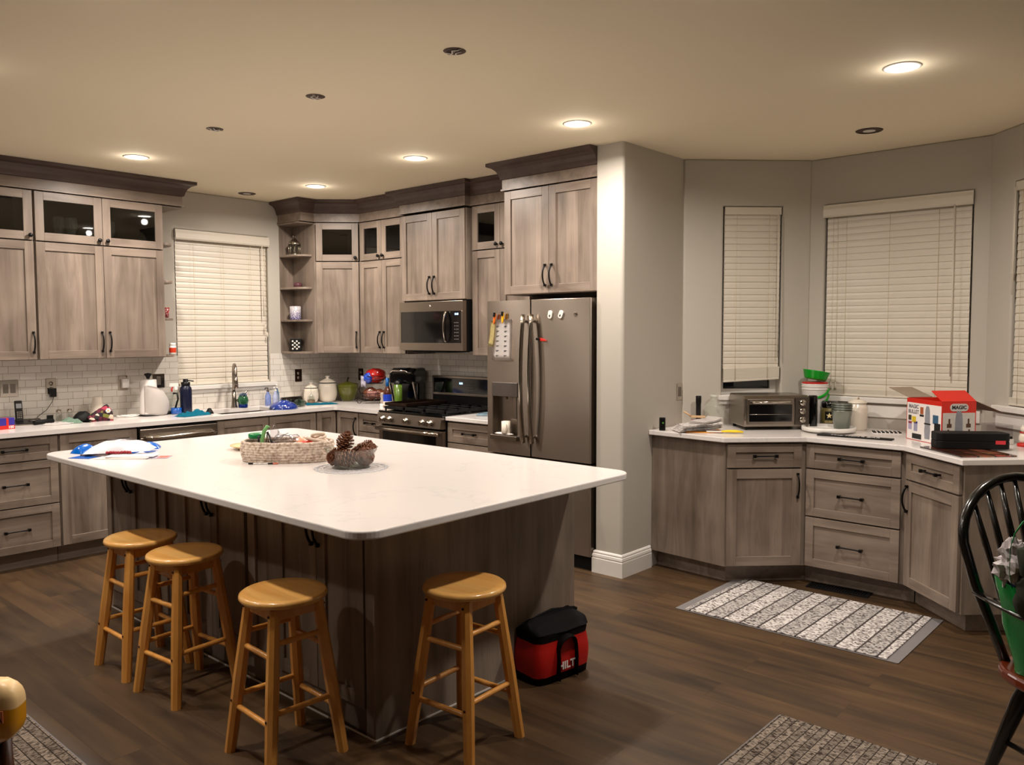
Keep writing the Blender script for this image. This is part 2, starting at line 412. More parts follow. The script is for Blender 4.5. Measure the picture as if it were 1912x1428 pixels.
wall('wall_right', (0, 0), (0, -3.477))
bm = bmesh.new(); prism(bm, rrect(-.69, .12, -3.675, -3.477, .02, 5, (0,0,1,0)), 0, CEIL); struct(obj('wall_pier', bm, M_WALL, smooth=False))
bm = bmesh.new(); prism(bm, rrect(-.69, .12, -6.23, -6.03, .02, 5, (0,1,0,0)), 0, CEIL); struct(obj('wall_pier_far', bm, M_WALL))
W45 = math.hypot(.608, .608)
wall('wall_bay_left', (.03, -3.683), BB, holes=[(.275, .69, 1.115, 2.41)])
wall('wall_bay_center', (.658, -4.27), (.658, -5.43), holes=[(.135, 1.04, 1.115, 2.41)])
wall('wall_bay_right', BC, (.03, -6.025), holes=[(.22, .635, 1.115, 2.41)])
wall('wall_right_far', (-.69, -6.23), (-.69, -12.45))
wall('wall_front', (-.54, -12.45), (-10.45, -12.45))
wall('wall_left', (-10.45, -12.6), (-10.45, 0.1))
# tile splashbacks (thin tiled skins glued to the walls)
bm = bmesh.new()
for a in ((-4.6, -1.745, .914, 1.372), (-1.745, -.885, .914, 1.07), (-.885, 0, .914, 1.372)): box(bm, a[0], a[1], -.008, 0, a[2], a[3])
struct(obj('trim_1', bm, M_TILEX))
bm = bmesh.new(); box(bm, -.008, 0, -2.66, -.008, .914, 1.62); struct(obj('trim_2', bm, M_TILEY))
# baseboards
BBP = [(0,0), (.016,0), (.016,.095), (.013,.098), (.013,.104), (.0155,.107), (.013,.122), (.008,.126), (.008,.131), (.010,.134), (.006,.142), (0,.146)]
def sweep(bm, path, prof, mi=0, split=None):
    P = [Vector((p[0], p[1])) for p in path]; ns = []
    for a, b in zip(P, P[1:]):
        d = (b-a).normalized(); ns.append(Vector((d.y, -d.x)))
    rings = []
    for i, p in enumerate(P):
        if i == 0: mvec = ns[0]
        elif i == len(P)-1: mvec = ns[-1]
        else: mvec = (ns[i-1]+ns[i])/(1+ns[i-1].dot(ns[i]))
        rings.append([bm.verts.new((p.x+mvec.x*o, p.y+mvec.y*o, z)) for o, z in prof])
    n = len(prof)
    for a, b in zip(rings, rings[1:]):
        for k in range(n):
            f = bm.faces.new((a[k], a[(k+1)%n], b[(k+1)%n], b[k])); f.material_index = mi
            if split and max(prof[k][1], prof[(k+1)%n][1]) < split: f.material_index = 1
    bm.faces.new(rings[0]).material_index = mi; bm.faces.new(list(reversed(rings[-1]))).material_index = mi
bm = bmesh.new(); sweep(bm, [(-.66, -3.47), (-.69, -3.47), (-.69, -3.675), (-.36, -3.675)], BBP); struct(obj('baseboard_pier', bm, M_TRIM))
bm = bmesh.new(); sweep(bm, [(-.69, -6.24), (-.69, -12.4)], BBP); struct(obj('baseboard_right', bm, M_TRIM))

# windows: frame + glass set in each opening, with sill
def window(idx, p0, p1, u0, u1, z0=1.115, z1=2.41, sill=(0, 0), apron=False):
    p0 = Vector((*p0, 0)); d = Vector((p1[0], p1[1], 0))-p0; ang = math.atan2(d.y, d.x)
    t = bpy.data.objects.new('window_%d' % idx, None); COL.objects.link(t); t.location = p0; t.rotation_euler = (0, 0, ang); struct(t)
    bm = bmesh.new(); f = .04
    for a in ((u0, u1, z0, z0+f), (u0, u1, z1-f, z1), (u0, u0+f, z0+f, z1-f), (u1-f, u1, z0+f, z1-f)): box(bm, a[0], a[1], .095, .145, a[2], a[3])
    box(bm, u0+f, u1-f, .105, .135, (z0+z1)/2-.02, (z0+z1)/2+.02)
    obj('window_frame', bm, M_TRIM, t)
    bm = bmesh.new(); box(bm, u0+f, u1-f, .118, .122, z0+f, z1-f); obj('window_glass', bm, M_PANE, t)
    bm = bmesh.new(); box(bm, u0-.0, u1+.0, -.005, .095, z0-.012, z0+.004)
    box(bm, u0-sill[0], u1+sill[1], -.035, .0, z0-.03, z0+.002)
    if not apron: box(bm, u0-sill[0]+.01, u1+sill[1]-.01, -.018, .0, z0-.06, z0-.03)
    if apron: box(bm, u0-sill[0]+.01, u1+sill[1]-.01, -.012, .0, z0-.125, z0-.045)
    obj('window_sill', bm, M_TRIM, t, bevel=.003)
    return t
WIN = [((-6.45, 0), (0, 0), 4.705, 5.565, (0, .06), False), ((.03, -3.683), BB, .275, .69, (.03, .03), False),
       ((.658, -4.27), (.658, -5.43), .135, 1.04, (.06, .08), True), (BC, (.03, -6.025), .22, .635, (.1, .1), True)]
for i, (a, b, u0, u1, s, ap) in enumerate(WIN): window(i+1, a, b, u0, u1, sill=s, apron=ap)

# blinds
def blind(win, label, valance=True, stack=1, zb=1.135, tilt=0.0, cords=(.15, .5, .85), wand=.9, pulls=None, wandlen=.9, yoff=.0):
    p0, p1, u0, u1 = win[:4]; d = Vector((p1[0]-p0[0], p1[1]-p0[1])); ang = math.atan2(d.y, d.x)
    t = thing('window_blind', label, 'window blind', (p0[0], p0[1], 0), ang)
    a, b = u0+.012, u1-.012; top = 2.405; w = b-a
    bm = bmesh.new()
    hv = .082 if valance else .045
    if valance:
        prism_axis(bm, [(-.022, top-hv), (-.030, top-hv+.012), (-.030, top-.03), (-.024, top-.01), (-.024, top), (-.012, top), (-.012, top-hv)], a-.014, b+.014, 'x')
    box(bm, a, b, -.008 if valance else .0, .045, top-.05, top)
    obj('valance' if valance else 'headrail', bm, M_BLIND, t)
    bm = bmesh.new(); z = top-hv-.005; k = 0; pitch = .044
    zlow = zb+.036+.006*stack
    yc = .022+yoff
    nsl = int(round((z-zlow)/pitch)); pitch = (z-zlow)/nsl
    while z > zlow-.001:
        ti = radians(83+random.uniform(-.6, .6))
        hx = .026*cos(ti); hz = .026*sin(ti)
        tz = 0.0
        vs = []
        for uu in (a, b):
            for (cy, cz, th) in ((-hx, -hz, .0016), (0, 0, .0016), (hx, hz, .0016)):
                bow = -.0025 if cy == 0 else 0
                vs.append(bm.verts.new((uu, yc+cy+bow, z+cz))); vs.append(bm.verts.new((uu, yc+cy+bow+.0025, z+cz+.001)))
        q = vs
        for i in (0, 2):
            bm.faces.new((q[i], q[i+6], q[i+8], q[i+2])); bm.faces.new((q[i+1], q[i+3], q[i+9], q[i+7]))
        bm.faces.new((q[0], q[1], q[7], q[6])); bm.faces.new((q[4], q[10], q[11], q[5]))
        bm.faces.new((q[0], q[2], q[3], q[1])); bm.faces.new((q[2], q[4], q[5], q[3])); bm.faces.new((q[6], q[7], q[9], q[8])); bm.faces.new((q[8], q[9], q[11], q[10]))
        z -= pitch; k += 1
    zs = z+.02
    # stacked slats above the bottom rail
    n = stack
    sk = lambda u: tilt*(u-a)/w
    for i in range(n):
        zz = zb+.017+i*.006
        vs = box(bm, a, b, yc-.026, yc+.026, zz, zz+.0052)
        for v in vs: v.co.z += sk(v.co.x)*(1-i/n*.3)
    obj('slats', bm, M_BLIND, t)
    bm = bmesh.new(); vs = box(bm, a, b, yc-.028, yc+.028, zb, zb+.016)
    for v in vs: v.co.z += sk(v.co.x)
    obj('bottom_rail', bm, M_BLIND, t, bevel=.004)
    bm = bmesh.new()
    for c in cords:
        u = a+w*c; tube(bm, [(u, yc-.02-.012, top-hv), (u, yc-.02-.0105, zb+.01+sk(u))], .0012, 5); tube(bm, [(u+.006, yc+.02, top-hv), (u+.006, yc+.02, zb+.01+sk(u))], .0012, 5)
    if pulls:
        for uo, zl in pulls:
            u = a+uo; tube(bm, [(u, yc-.04, top-hv), (u+.004, yc-.045, (top+zl)/2), (u+.002, yc-.042, zl)], .0012, 5)
    obj('ladder_cords', bm, M_CORD, t)
    if pulls:
        for uo, zl in pulls:
            bm = bmesh.new(); lathe(bm, [(.0, 0), (.009, .004), (.004, .04), (0, .045)], (a+uo+.002, yc-.042, zl-.03), 8); obj('cord_tassel', bm, M_BLIND, t)
    if wand:
        u = a+w*wand; bm = bmesh.new(); tube(bm, [(u, yc-.045, top-hv+.01), (u+.003, yc-.05, top-hv-wandlen)], .0045, 8); obj('tilt_wand', bm, M_BLIND, t)
    return t
blind(WIN[0], 'white slatted blind closed over the window behind the kitchen faucet', True, 0, 1.122, cords=(.17, .49, .80), wand=.93, wandlen=.62, pulls=[(w_, z_) for w_, z_ in ((.80, 1.62), (.815, 1.55))])
blind(WIN[1], 'narrow white blind with bunched crooked bottom rail above the toaster oven', False, 13, 1.205, tilt=.02, cords=(.2, .78), wand=.93, wandlen=.98)
blind(WIN[2], 'widest white slatted blind, in the centre window of the bay', True, 5, 1.122, cords=(.16, .47, .80), wand=.9, wandlen=1.05, pulls=[(.055, 1.2), (.085, 1.2)])
blind(WIN[3], 'white blind cut off by the right edge of the photo', False, 5, 1.125, cords=(.2, .8), wand=.08, wandlen=.6, pulls=[(.02, 1.9)])

# ---------------------------------------------------------------- ceiling fittings
M_LED = mat('led_disc', (1, 1, 1, 1), .5, var=0, emit=(1, .93, .82, 1), es=30)
M_CANDARK = mat('can_baffle', srgb(70, 52, 40), .5, var=.1)
def lamp(x, y, label, on=True, r=.062):
    t = thing('recessed_light', label, 'ceiling light', (x, y, CEIL), 0, 'recessed ceiling lights')
    bm = bmesh.new(); lathe(bm, [(r, -.001), (r, -.006), (r+.016, -.004), (r+.02, -.0005), (r, -.001)], seg=32, cap=False); obj('trim_ring', bm, M_TRIM if on else M_CANDARK, t)
    bm = bmesh.new(); lathe(bm, [(0, -.0035), (r if on else r*.62, -.0035)], seg=32, cap=False); obj('lens', bm, M_LED if on else M_WHITE, t)
    if not on:
        bm = bmesh.new(); lathe(bm, [(r*.6, -.003), (r+.002, -.002)], seg=32, cap=False); obj('dark_baffle', bm, M_CANDARK, t)
    return t
for (x, y), l in zip(LIT, ['lit recessed ceiling light above the upper cabinets left of the sink window', 'lit recessed ceiling light nearest the kitchen corner cabinet', 'lit recessed ceiling light in front of the microwave cabinet', 'lit recessed ceiling light in front of the refrigerator cabinet', 'brightest lit recessed ceiling light, at upper right above the bay counter']):
    lamp(x, y, l)
lamp(-1.234, -.262, 'small unlit dark-ringed ceiling can above the sink window', False, .052)
lamp(.058, -4.885, 'unlit dark-ringed ceiling can inside the bay', False, .056)
for i, ((x, y), l) in enumerate(zip([(-2.525, -2.104), (-2.521, -3.08), (-2.52, -4.065)], ['open ceiling junction box with loose wires, farthest of the three over the island', 'open ceiling junction box with wires, middle one over the island', 'open ceiling junction box with wires, nearest and largest over the island'])):
    t = thing('junction_box', l, 'junction box', (x, y, CEIL), i*.7, 'open junction boxes above the island')
    bm = bmesh.new(); lathe(bm, [(0, -.0015), (.046, -.0015), (.048, -.0005)], seg=24, cap=False); obj('box_opening', bm, M_CANDARK, t)
    bm = bmesh.new(); tube(bm, [(-.03, .0, -.003), (-.01, .02, -.006), (.012, .005, -.009), (.03, .022, -.004)], .0035, 6); tube(bm, [(-.02, -.02, -.003), (.0, -.005, -.008), (.02, -.02, -.004)], .003, 6); obj('loose_wires', bm, M_WHITE, t)
    bm = bmesh.new(); box(bm, -.045, .045, -.006, .006, -.004, -.002); obj('mounting_strap', bm, M_NICKEL, t)

# ---------------------------------------------------------------- cabinets
def door_mesh(bm, x0, x1, z0, z1, y=0.0, fw=.057, glass=False, horiz=False):
    """shaker front, outer face at y-.02, back at y; mats 0 vertical 1 horizontal 2 panel"""
    a, b = y-.020, y
    box(bm, x0, x0+fw, a, b, z0, z1, 0); box(bm, x1-fw, x1, a, b, z0, z1, 0)
    box(bm, x0+fw, x1-fw, a, b, z0, z0+fw, 1); box(bm, x0+fw, x1-fw, a, b, z1-fw, z1, 1)
    if not glass: box(bm, x0+fw-.002, x1-fw+.002, y-.010, y-.004, z0+fw-.002, z1-fw+.002, 2)
def pull_v(parent, x, z0, z1, y):
    bm = bmesh.new(); zm = (z0+z1)/2; h = (z1-z0)/2
    pts = [(x, y-.012-.020*(1-abs(k)**2.2), zm+h*.93*k) for k in [i/6 for i in range(-6, 7)]]
    tube(bm, pts, .0062, 8, flat=(1, .9))
    for s in (-1, 1):
        box(bm, x-.007, x+.007, y-.016, y, zm+s*h-.008, zm+s*h+.008)
    return obj('handle', bm, M_PULL, parent, bevel=.0015)
def pull_h(parent, x0, x1, z, y):
    bm = bmesh.new()
    tube(bm, [(x0+.01, y-.030, z), (x0+.035, y-.027, z), (x1-.035, y-.027, z), (x1-.01, y-.030, z)], [.0065, .005, .005, .0065], 8)
    for x in (x0+.008, x1-.008):
        box(bm, x-.009, x+.009, y-.036, y-.022, z-.009, z+.009); box(bm, x-.005, x+.005, y-.024, y, z-.005, z+.005)
    return obj('handle', bm, M_PULL, parent, bevel=.0015)
def knob(parent, x, z, y):
    bm = bmesh.new(); vs = lathe(bm, [(0.006, 0), (.006, .012), (.014, .017), (.0145, .026), (.010, .030), (0, .031)], seg=14)
    xform(vs, Matrix.Translation((x, y, z)) @ Matrix.Rotation(radians(90), 4, 'X'))
    return obj('knob', bm, M_PULL, parent)
MW = [M_WV, M_WH, M_WP]
MDR = [M_WH, M_WH, M_WPH]
def add_door(t, x0, x1, z0, z1, y=0, glass=False, hnd=None, hz=None, fw=.057, kb=None):
    g = .0015
    bm = bmesh.new(); door_mesh(bm, x0+g, x1-g, z0+g, z1-g, y-.0005, fw, glass)
    d = obj('glass_door' if glass else 'door', bm, MW, t, bevel=.0014)
    if glass:
        bm = bmesh.new(); box(bm, x0+fw-.004, x1-fw+.004, y-.011, y-.007, z0+fw-.004, z1-fw+.004); obj('glass_pane', bm, M_PANE, d)
    if hnd is not None: pull_v(d, hnd, hz[0], hz[1], y-.0205)
    if kb is not None: knob(d, kb[0], kb[1], y-.0205)
    return d
def add_drawer(t, x0, x1, z0, z1, y=0, fw=.05, hl=.155):
    g = .0015
    bm = bmesh.new(); door_mesh(bm, x0+g, x1-g, z0+g, z1-g, y-.0005, fw)
    d = obj('drawer', bm, MDR, t, bevel=.0014)
    xm = (x0+x1)/2; pull_h(d, xm-hl/2, xm+hl/2, (z0+z1)/2, y-.010)
    return d
def body(t, x0, x1, y0, y1, z0, z1, name='body'):
    bm = bmesh.new(); box(bm, x0, x1, y0, y1, z0, z1); return obj(name, bm, M_WV, t, bevel=.001)
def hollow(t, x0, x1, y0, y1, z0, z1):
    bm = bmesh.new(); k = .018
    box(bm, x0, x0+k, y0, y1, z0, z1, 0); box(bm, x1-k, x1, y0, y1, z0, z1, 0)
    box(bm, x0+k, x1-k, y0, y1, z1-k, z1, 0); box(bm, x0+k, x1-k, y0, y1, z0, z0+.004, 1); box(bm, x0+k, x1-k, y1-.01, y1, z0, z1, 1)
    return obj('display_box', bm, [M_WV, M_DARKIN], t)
def toekick(t, x0, x1, y0, y1): 
    bm = bmesh.new(); box(bm, x0, x1, y0, y1, 0, .112); return obj('toe_kick', bm, M_WH, t)
ZB, ZS, ZT = 1.372, 2.190, 2.535
def upper(label, loc, rz, w, n, depth=.33, glass=True, hside=None, zb=ZB, zt=ZT, zs=ZS, grp=None):
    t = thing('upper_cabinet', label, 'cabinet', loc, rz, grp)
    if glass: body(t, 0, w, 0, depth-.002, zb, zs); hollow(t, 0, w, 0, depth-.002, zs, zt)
    else: body(t, 0, w, 0, depth-.002, zb, zt)
    dw = w/n
    for i in range(n):
        x0, x1 = i*dw, (i+1)*dw
        if n == 2: hx = x1-.028 if i == 0 else x0+.028
        else: hx = x1-.028 if hside == 'r' else x0+.028
        add_door(t, x0+(.004 if i == 0 else 0), x1-(.004 if i == n-1 else 0), zb+.003, (zs if glass else zt)-.003, 0, hnd=hx, hz=(zb+.055, zb+.19))
        if glass: add_door(t, x0+(.004 if i == 0 else 0), x1-(.004 if i == n-1 else 0), zs+.003, zt-.003, 0, True, kb=(hx, zs+.035))
    return t
upper('double-door upper cabinet with glass top doors left of the sink window', (-2.906, -.33, 0), 0, .904, 2)
upper('upper cabinet cut by the left photo edge, with glass top door', (-3.46, -.33, 0), 0, .55, 1, hside='r')
upper('double-door upper cabinet with glass tops left of the microwave', (-.33, -.625, 0), -pi/2, .615, 2)
upper('narrow glass-top upper cabinet between microwave and refrigerator cabinets', (-.33, -2.03, 0), -pi/2, .60, 2)
# diagonal corner upper
t = thing('corner_upper_cabinet', 'diagonal upper cabinet with glass top door in the kitchen corner', 'cabinet', (0, 0, 0), 0)
c = .62
poly = [(-c-.005, -.002), (-c-.005, -.33), (-.33, -c-.005), (-.002, -c-.005), (-.002, -.002)]
bm = bmesh.new(); prism(bm, poly, ZB, ZS); obj('body', bm, M_WV, t)
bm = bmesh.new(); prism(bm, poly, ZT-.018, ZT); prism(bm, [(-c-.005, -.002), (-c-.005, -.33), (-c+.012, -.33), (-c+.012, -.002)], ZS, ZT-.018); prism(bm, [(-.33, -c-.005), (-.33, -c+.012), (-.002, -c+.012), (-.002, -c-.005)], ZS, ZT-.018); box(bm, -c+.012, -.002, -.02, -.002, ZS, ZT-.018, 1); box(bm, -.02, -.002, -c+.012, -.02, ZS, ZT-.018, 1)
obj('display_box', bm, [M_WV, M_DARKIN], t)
face = bpy.data.objects.new('door_face', None)
A = Vector((-c-.005, -.33)); B = Vector((-.33, -c-.005)); Ld = (B-A).length
def faced(t, p, ang):
    """returns a function placing door objects in the frame at p, angle ang, under thing t"""
    def f(o):
        o.location = (p[0], p[1], 0); o.rotation_euler = (0, 0, ang); return o
    return f
fx = faced(t, A, -pi/4)
fx(add_door(t, .02, Ld-.02, ZB+.003, ZS-.003, 0, hnd=Ld-.048, hz=(ZB+.055, ZB+.19)))
fx(add_door(t, .02, Ld-.02, ZS+.003, ZT-.003, 0, True, kb=(Ld-.048, ZS+.035)))
# microwave cabinet and fridge cabinet
t = upper('deeper upper cabinet with two solid doors above the microwave', (-.385, -1.258, 0), -pi/2, .755, 2, depth=.383, glass=False, zb=1.815, zt=2.525)
t = upper('large two-door cabinet above the refrigerator', (-.655, -2.665, 0), -pi/2, .808, 2, depth=.653, glass=False, zb=1.815, zt=2.535)

# end shelves
def shelf_unit(label, x0, sgn, back):
    t = thing('corner_shelf_unit', label, 'shelf unit', (x0, 0, 0), 0)
    W_, D_ = .142, .30
    pts = [(0, -.004)] + [(0, -D_)] + [(sgn*W_*math.sin(a)**.75, -D_*math.cos(a)**.6) for a in [i/10*pi/2 for i in range(1, 10)]] + [(sgn*W_, -.08), (sgn*W_, -.004)]
    for z in (1.372, 1.675, 1.965, 2.255):
        bm = bmesh.new(); prism(bm, pts, z-.018 if z > 1.38 else z-.002, z if z > 1.38 else z+.016); obj('shelf', bm, M_WH, t, bevel=.003)
    if back: bm = bmesh.new(); box(bm, min(0, sgn*W_), max(0, sgn*W_), -.004, -.0005, ZB, ZT); obj('back_panel', bm, M_WV, t)
    bm = bmesh.new(); prism(bm, [(0, -.004), (0, -.335), (sgn*.155, -.335), (sgn*.155, -.004)], ZT-.012, ZT); obj('top_panel', bm, M_WH, t)
    return t
shelf_unit('open quarter-round shelves right of the sink window', -.627, -1, True)
shelf_unit('open quarter-round shelves at the right end of the left upper cabinets', -2.000, 1, False)
# crown mouldings
M_FRZ = wood_mat('frieze_wood', WD, WL, 'x', strip=3, stripvar=.02)
CP = [(0, 2.537), (.012, 2.537), (.012, 2.548), (.004, 2.55), (.004, 2.612), (.014, 2.616), (.018, 2.628), (.024, 2.65), (.036, 2.672), (.056, 2.690), (.078, 2.698), (.086, 2.702), (.086, 2.7235), (0, 2.7235)]
bm = bmesh.new(); sweep(bm, [(-4.4, -.352), (-1.852, -.352), (-1.852, 0)], CP, split=2.613); tag(obj('crown_molding', bm, [M_CROWN, M_FRZ]), 'shade-darkened crown molding over the upper cabinets left of the sink window', 'crown molding')
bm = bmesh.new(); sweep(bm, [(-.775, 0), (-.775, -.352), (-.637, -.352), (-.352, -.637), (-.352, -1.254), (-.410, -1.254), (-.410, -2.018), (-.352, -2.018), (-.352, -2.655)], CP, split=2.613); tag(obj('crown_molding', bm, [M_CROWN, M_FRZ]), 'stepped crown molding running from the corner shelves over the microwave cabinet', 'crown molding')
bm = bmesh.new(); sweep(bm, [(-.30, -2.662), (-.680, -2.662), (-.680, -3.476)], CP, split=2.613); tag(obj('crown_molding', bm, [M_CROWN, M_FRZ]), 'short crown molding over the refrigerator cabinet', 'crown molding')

# base cabinets
YB = -.61
def base(label, loc, rz, w, fronts, depth=.605, low=False):
    t = thing('base_cabinet', label, 'cabinet', loc, rz)
    if low:
        bm = bmesh.new(); box(bm, 0, w, 0, depth, .112, .66); box(bm, 0, w, 0, .018, .66, .883); box(bm, 0, .018, .018, depth, .66, .883); box(bm, w-.018, w, .018, depth, .66, .883); obj('body', bm, M_WV, t)
    else: body(t, 0, w, 0, depth, .112, .883)
    toekick(t, .0, w, .07, depth)
    for f in fronts:
        if f[0] == 'd': add_drawer(t, f[1], f[2], f[3], f[4], hl=f[5] if len(f) > 5 else .155)
        else: add_door(t, f[1], f[2], f[3], f[4], hnd=f[5], hz=(f[4]-.18, f[4]-.045) if f[5] is not None else None)
    return t
D3 = lambda w: [('d', .004, w-.004, .72, .872), ('d', .004, w-.004, .42, .715), ('d', .004, w-.004, .118, .415)]
base('three-drawer base cabinet left of the full-height door cabinet', (-3.44, YB, 0), 0, .54, D3(.54))
base('base cabinet at the far left photo edge', (-4.4, YB, 0), 0, .955, [('p', .004, .475, .118, .872, .44), ('p', .48, .95, .118, .872, .51)])
base('base cabinet with one tall door left of the dishwasher', (-2.896, YB, 0), 0, .528, [('p', .004, .524, .118, .872, None)])
base('sink base cabinet with two doors below the faucet', (-1.756, YB, 0), 0, .918, [('p', .004, .458, .118, .872, None), ('p', .461, .914, .118, .872, None)], low=True)
t = thing('corner_base_cabinet', 'corner base cabinet with two narrow doors meeting at the inside corner', 'cabinet', (0, 0, 0), 0)
poly = [(-.835, -.003), (-.835, -.61), (-.61, -.61), (-.61, -.94), (-.003, -.94), (-.003, -.003)]
bm = bmesh.new(); prism(bm, poly, .112, .883); obj('body', bm, M_WV, t)
bm = bmesh.new(); prism(bm, [(-.835, -.003), (-.835, -.54), (-.54, -.54), (-.54, -.94), (-.003, -.94), (-.003, -.003)], 0, .112); obj('toe_kick', bm, M_WH, t)
f1 = faced(t, (-.835, -.61), 0); f1(add_door(t, .004, .200, .118, .872, fw=.05))
f2 = faced(t, (-.61, -.635), -pi/2); f2(add_door(t, .004, .302, .118, .872, fw=.05, hnd=.275, hz=(.68, .825)))
base('narrow three-drawer base cabinet left of the range', (-.61, -.943, 0), -pi/2, .318, [('d', .004, .314, .72, .872, .12), ('d', .004, .314, .42, .715, .12), ('d', .004, .314, .118, .415, .12)])
base('three-drawer base cabinet between range and refrigerator', (-.61, -2.031, 0), -pi/2, .483, [('d', .004, .479, .72, .872, .13), ('d', .004, .479, .42, .715, .13), ('d', .004, .479, .118, .415, .13)])

# perimeter worktops
def worktop(label, poly, holes=None, bev=.004, z0=.884, z1=.914):
    bm = bmesh.new(); slab(bm, poly, z0, z1)
    return tag(obj('countertop', bm, M_QUARTZ, bevel=bev, seg=3), label, 'countertop')
SX0, SX1, SY0, SY1 = -1.66, -1.10, -.545, -.165
bm = bmesh.new()
for a in ((-4.4, SX0, -.648, -.009), (SX0, SX1, -.648, SY0), (SX0, SX1, SY1, -.009)): box(bm, *a, .884, .914)
prism(bm, [(SX1, -.009), (SX1, -.648), (-.67, -.648), (-.648, -.67), (-.648, -1.262), (-.009, -1.262), (-.009, -.009)], .884, .914)
bmesh.ops.remove_doubles(bm, verts=bm.verts, dist=1e-4)
tag(obj('countertop', bm, M_QUARTZ), 'long L-shaped white quartz countertop along the sink wall and corner', 'countertop')
worktop('short white countertop piece between range and refrigerator', [(-.648, -2.030), (-.648, -2.516), (-.009, -2.516), (-.009, -2.030)])
t = thing('kitchen_sink', 'stainless undermount sink below the faucet', 'sink', (0, 0, 0))
bm = bmesh.new()
box(bm, SX0-.012, SX0+.0, SY0-.012, SY1+.012, .70, .884); box(bm, SX1, SX1+.012, SY0-.012, SY1+.012, .70, .884)
box(bm, SX0, SX1, SY0-.012, SY0, .70, .884); box(bm, SX0, SX1, SY1, SY1+.012, .70, .884); box(bm, SX0-.012, SX1+.012, SY0-.012, SY1+.012, .69, .70)
obj('basin', bm, M_STEEL, t)
t = thing('faucet', 'tall brushed-nickel gooseneck faucet with pull-down spray head', 'faucet', (-1.30, -.095, .914), radians(-114))
bm = bmesh.new(); lathe(bm, [(.027, 0), (.027, .008), (.022, .03), (.019, .08), (.017, .14)], seg=20); obj('faucet_base', bm, M_NICKEL, t)
bm = bmesh.new(); tube(bm, [(0, 0, .13), (0, 0, .29)] + [(.085-.085*cos(a), 0, .29+.085*sin(a)) for a in [i/10*pi for i in range(1, 11)]] + [(.17, 0, .27)], .013, 14); obj('gooseneck', bm, M_NICKEL, t)
bm = bmesh.new(); tube(bm, [(.17, 0, .275), (.171, 0, .24), (.174, 0, .18)], [.0145, .018, .021], 14); obj('spray_head', bm, M_NICKEL, t)
bm = bmesh.new(); tube(bm, [(0, .02, .06), (.0, .05, .075), (.01, .11, .15)], [.012, .010, .007], 10); obj('lever', bm, M_NICKEL, t)

# dishwasher
t = thing('dishwasher', 'stainless dishwasher with long bar handle under the left countertop', 'dishwasher', (-2.364, -.625, 0))
bm = bmesh.new(); box(bm, 0, .604, 0, .55, .10, .878); obj('body', bm, M_BLACKM, t)
bm = bmesh.new(); box(bm, .003, .601, -.03, 0, .115, .80); box(bm, .003, .601, -.03, 0, .80, .862); obj('front_panel', bm, M_STEEL, t, bevel=.004)
bm = bmesh.new(); tube(bm, [(.04, -.03, .80), (.05, -.07, .80), (.09, -.08, .80), (.514, -.08, .80), (.554, -.07, .80), (.564, -.03, .80)], .015, 12); obj('handle', bm, M_CHROME, t)
bm = bmesh.new(); box(bm, .0, .604, .05, .5, 0, .10); obj('kick_plate', bm, M_BLACKM, t)

# ---------------------------------------------------------------- island
t = thing('island_cabinet', 'brown wooden island cabinet with three pairs of doors behind the stools', 'kitchen island', (-3.041, -1.775, 0), -pi/2)
# local x runs toward -Y world, local y toward +X world
bm = bmesh.new(); box(bm, 0, 2.382, .0, 1.216, .0, .883); obj('body', bm, M_WV, t, bevel=.002)
for k, x0 in enumerate((.0, .862, 1.712)):
    for j in range(2):
        a = x0+j*.31+(.006 if j == 0 else 0)
        add_door(t, a, x0+(j+1)*.31-(.006 if j == 1 else 0), .105, .872, hnd=x0+.31-.022 if j == 0 else x0+.31+.022, hz=(.70, .845))
for a, b in ((.625, .70), (.785, .858), (1.487, 1.545), (1.635, 1.708)):
    bm = bmesh.new(); box(bm, a, b, -.012, 0, .105, .872); obj('filler_strip', bm, M_WV, t, bevel=.002)
bm = bmesh.new(); box(bm, 2.335, 2.382, -.02, 0, .0, .883); obj('corner_post', bm, M_WV, t, bevel=.002)
bm = bmesh.new(); box(bm, 2.382, 2.39, -.02, 1.216, .0, .883); obj('end_panel', bm, M_WP, t)
bm = bmesh.new(); box(bm, -.0, 2.391, -.0245, -.0205, 0, .006); box(bm, 2.3905, 2.394, -.0205, 1.216, 0, .006); obj('caulk_line', bm, M_TRIM, t)
IP = rrect(-3.386, -1.815, -4.506, -1.76, .095, 10)
worktop('big white quartz island countertop with rounded corners', IP, bev=.006)

# ---------------------------------------------------------------- bay counter (angled cabinets)
CTP = [(-.385, -3.677), (-.437, -4.239), (-.083, -4.606), (-.097, -5.160), (-.459, -5.546), (.022, -6.027), (.655, -5.398), (.655, -4.310), (.028, -3.683)]
bm = bmesh.new(); slab(bm, CTP, .884, .914)
tag(obj('countertop', bm, M_QUARTZ, bevel=.004, seg=3), 'angled white quartz countertop along the window bay', 'countertop')
def off(P, d):
    ns = []; P = [Vector(p) for p in P]; out = []
    for a, b in zip(P, P[1:]):
        e = (b-a).normalized(); ns.append(Vector((e.y, -e.x)))
    for i, p in enumerate(P):
        if i == 0: m = ns[0]
        elif i == len(P)-1: m = ns[-1]
        else: m = (ns[i-1]+ns[i])/(1+ns[i-1].dot(ns[i]))
        out.append(p-m*d)
    return out
FR = off(CTP[:6], .042)      # cabinet body line; fronts stand 20 mm proud of it
TK = off(CTP[:6], .12)
FR[0] = Vector((-.343, -3.677)); TK[0] = Vector((-.27, -3.677))
def ang(a, b): return math.atan2(b[1]-a[1], b[0]-a[0])
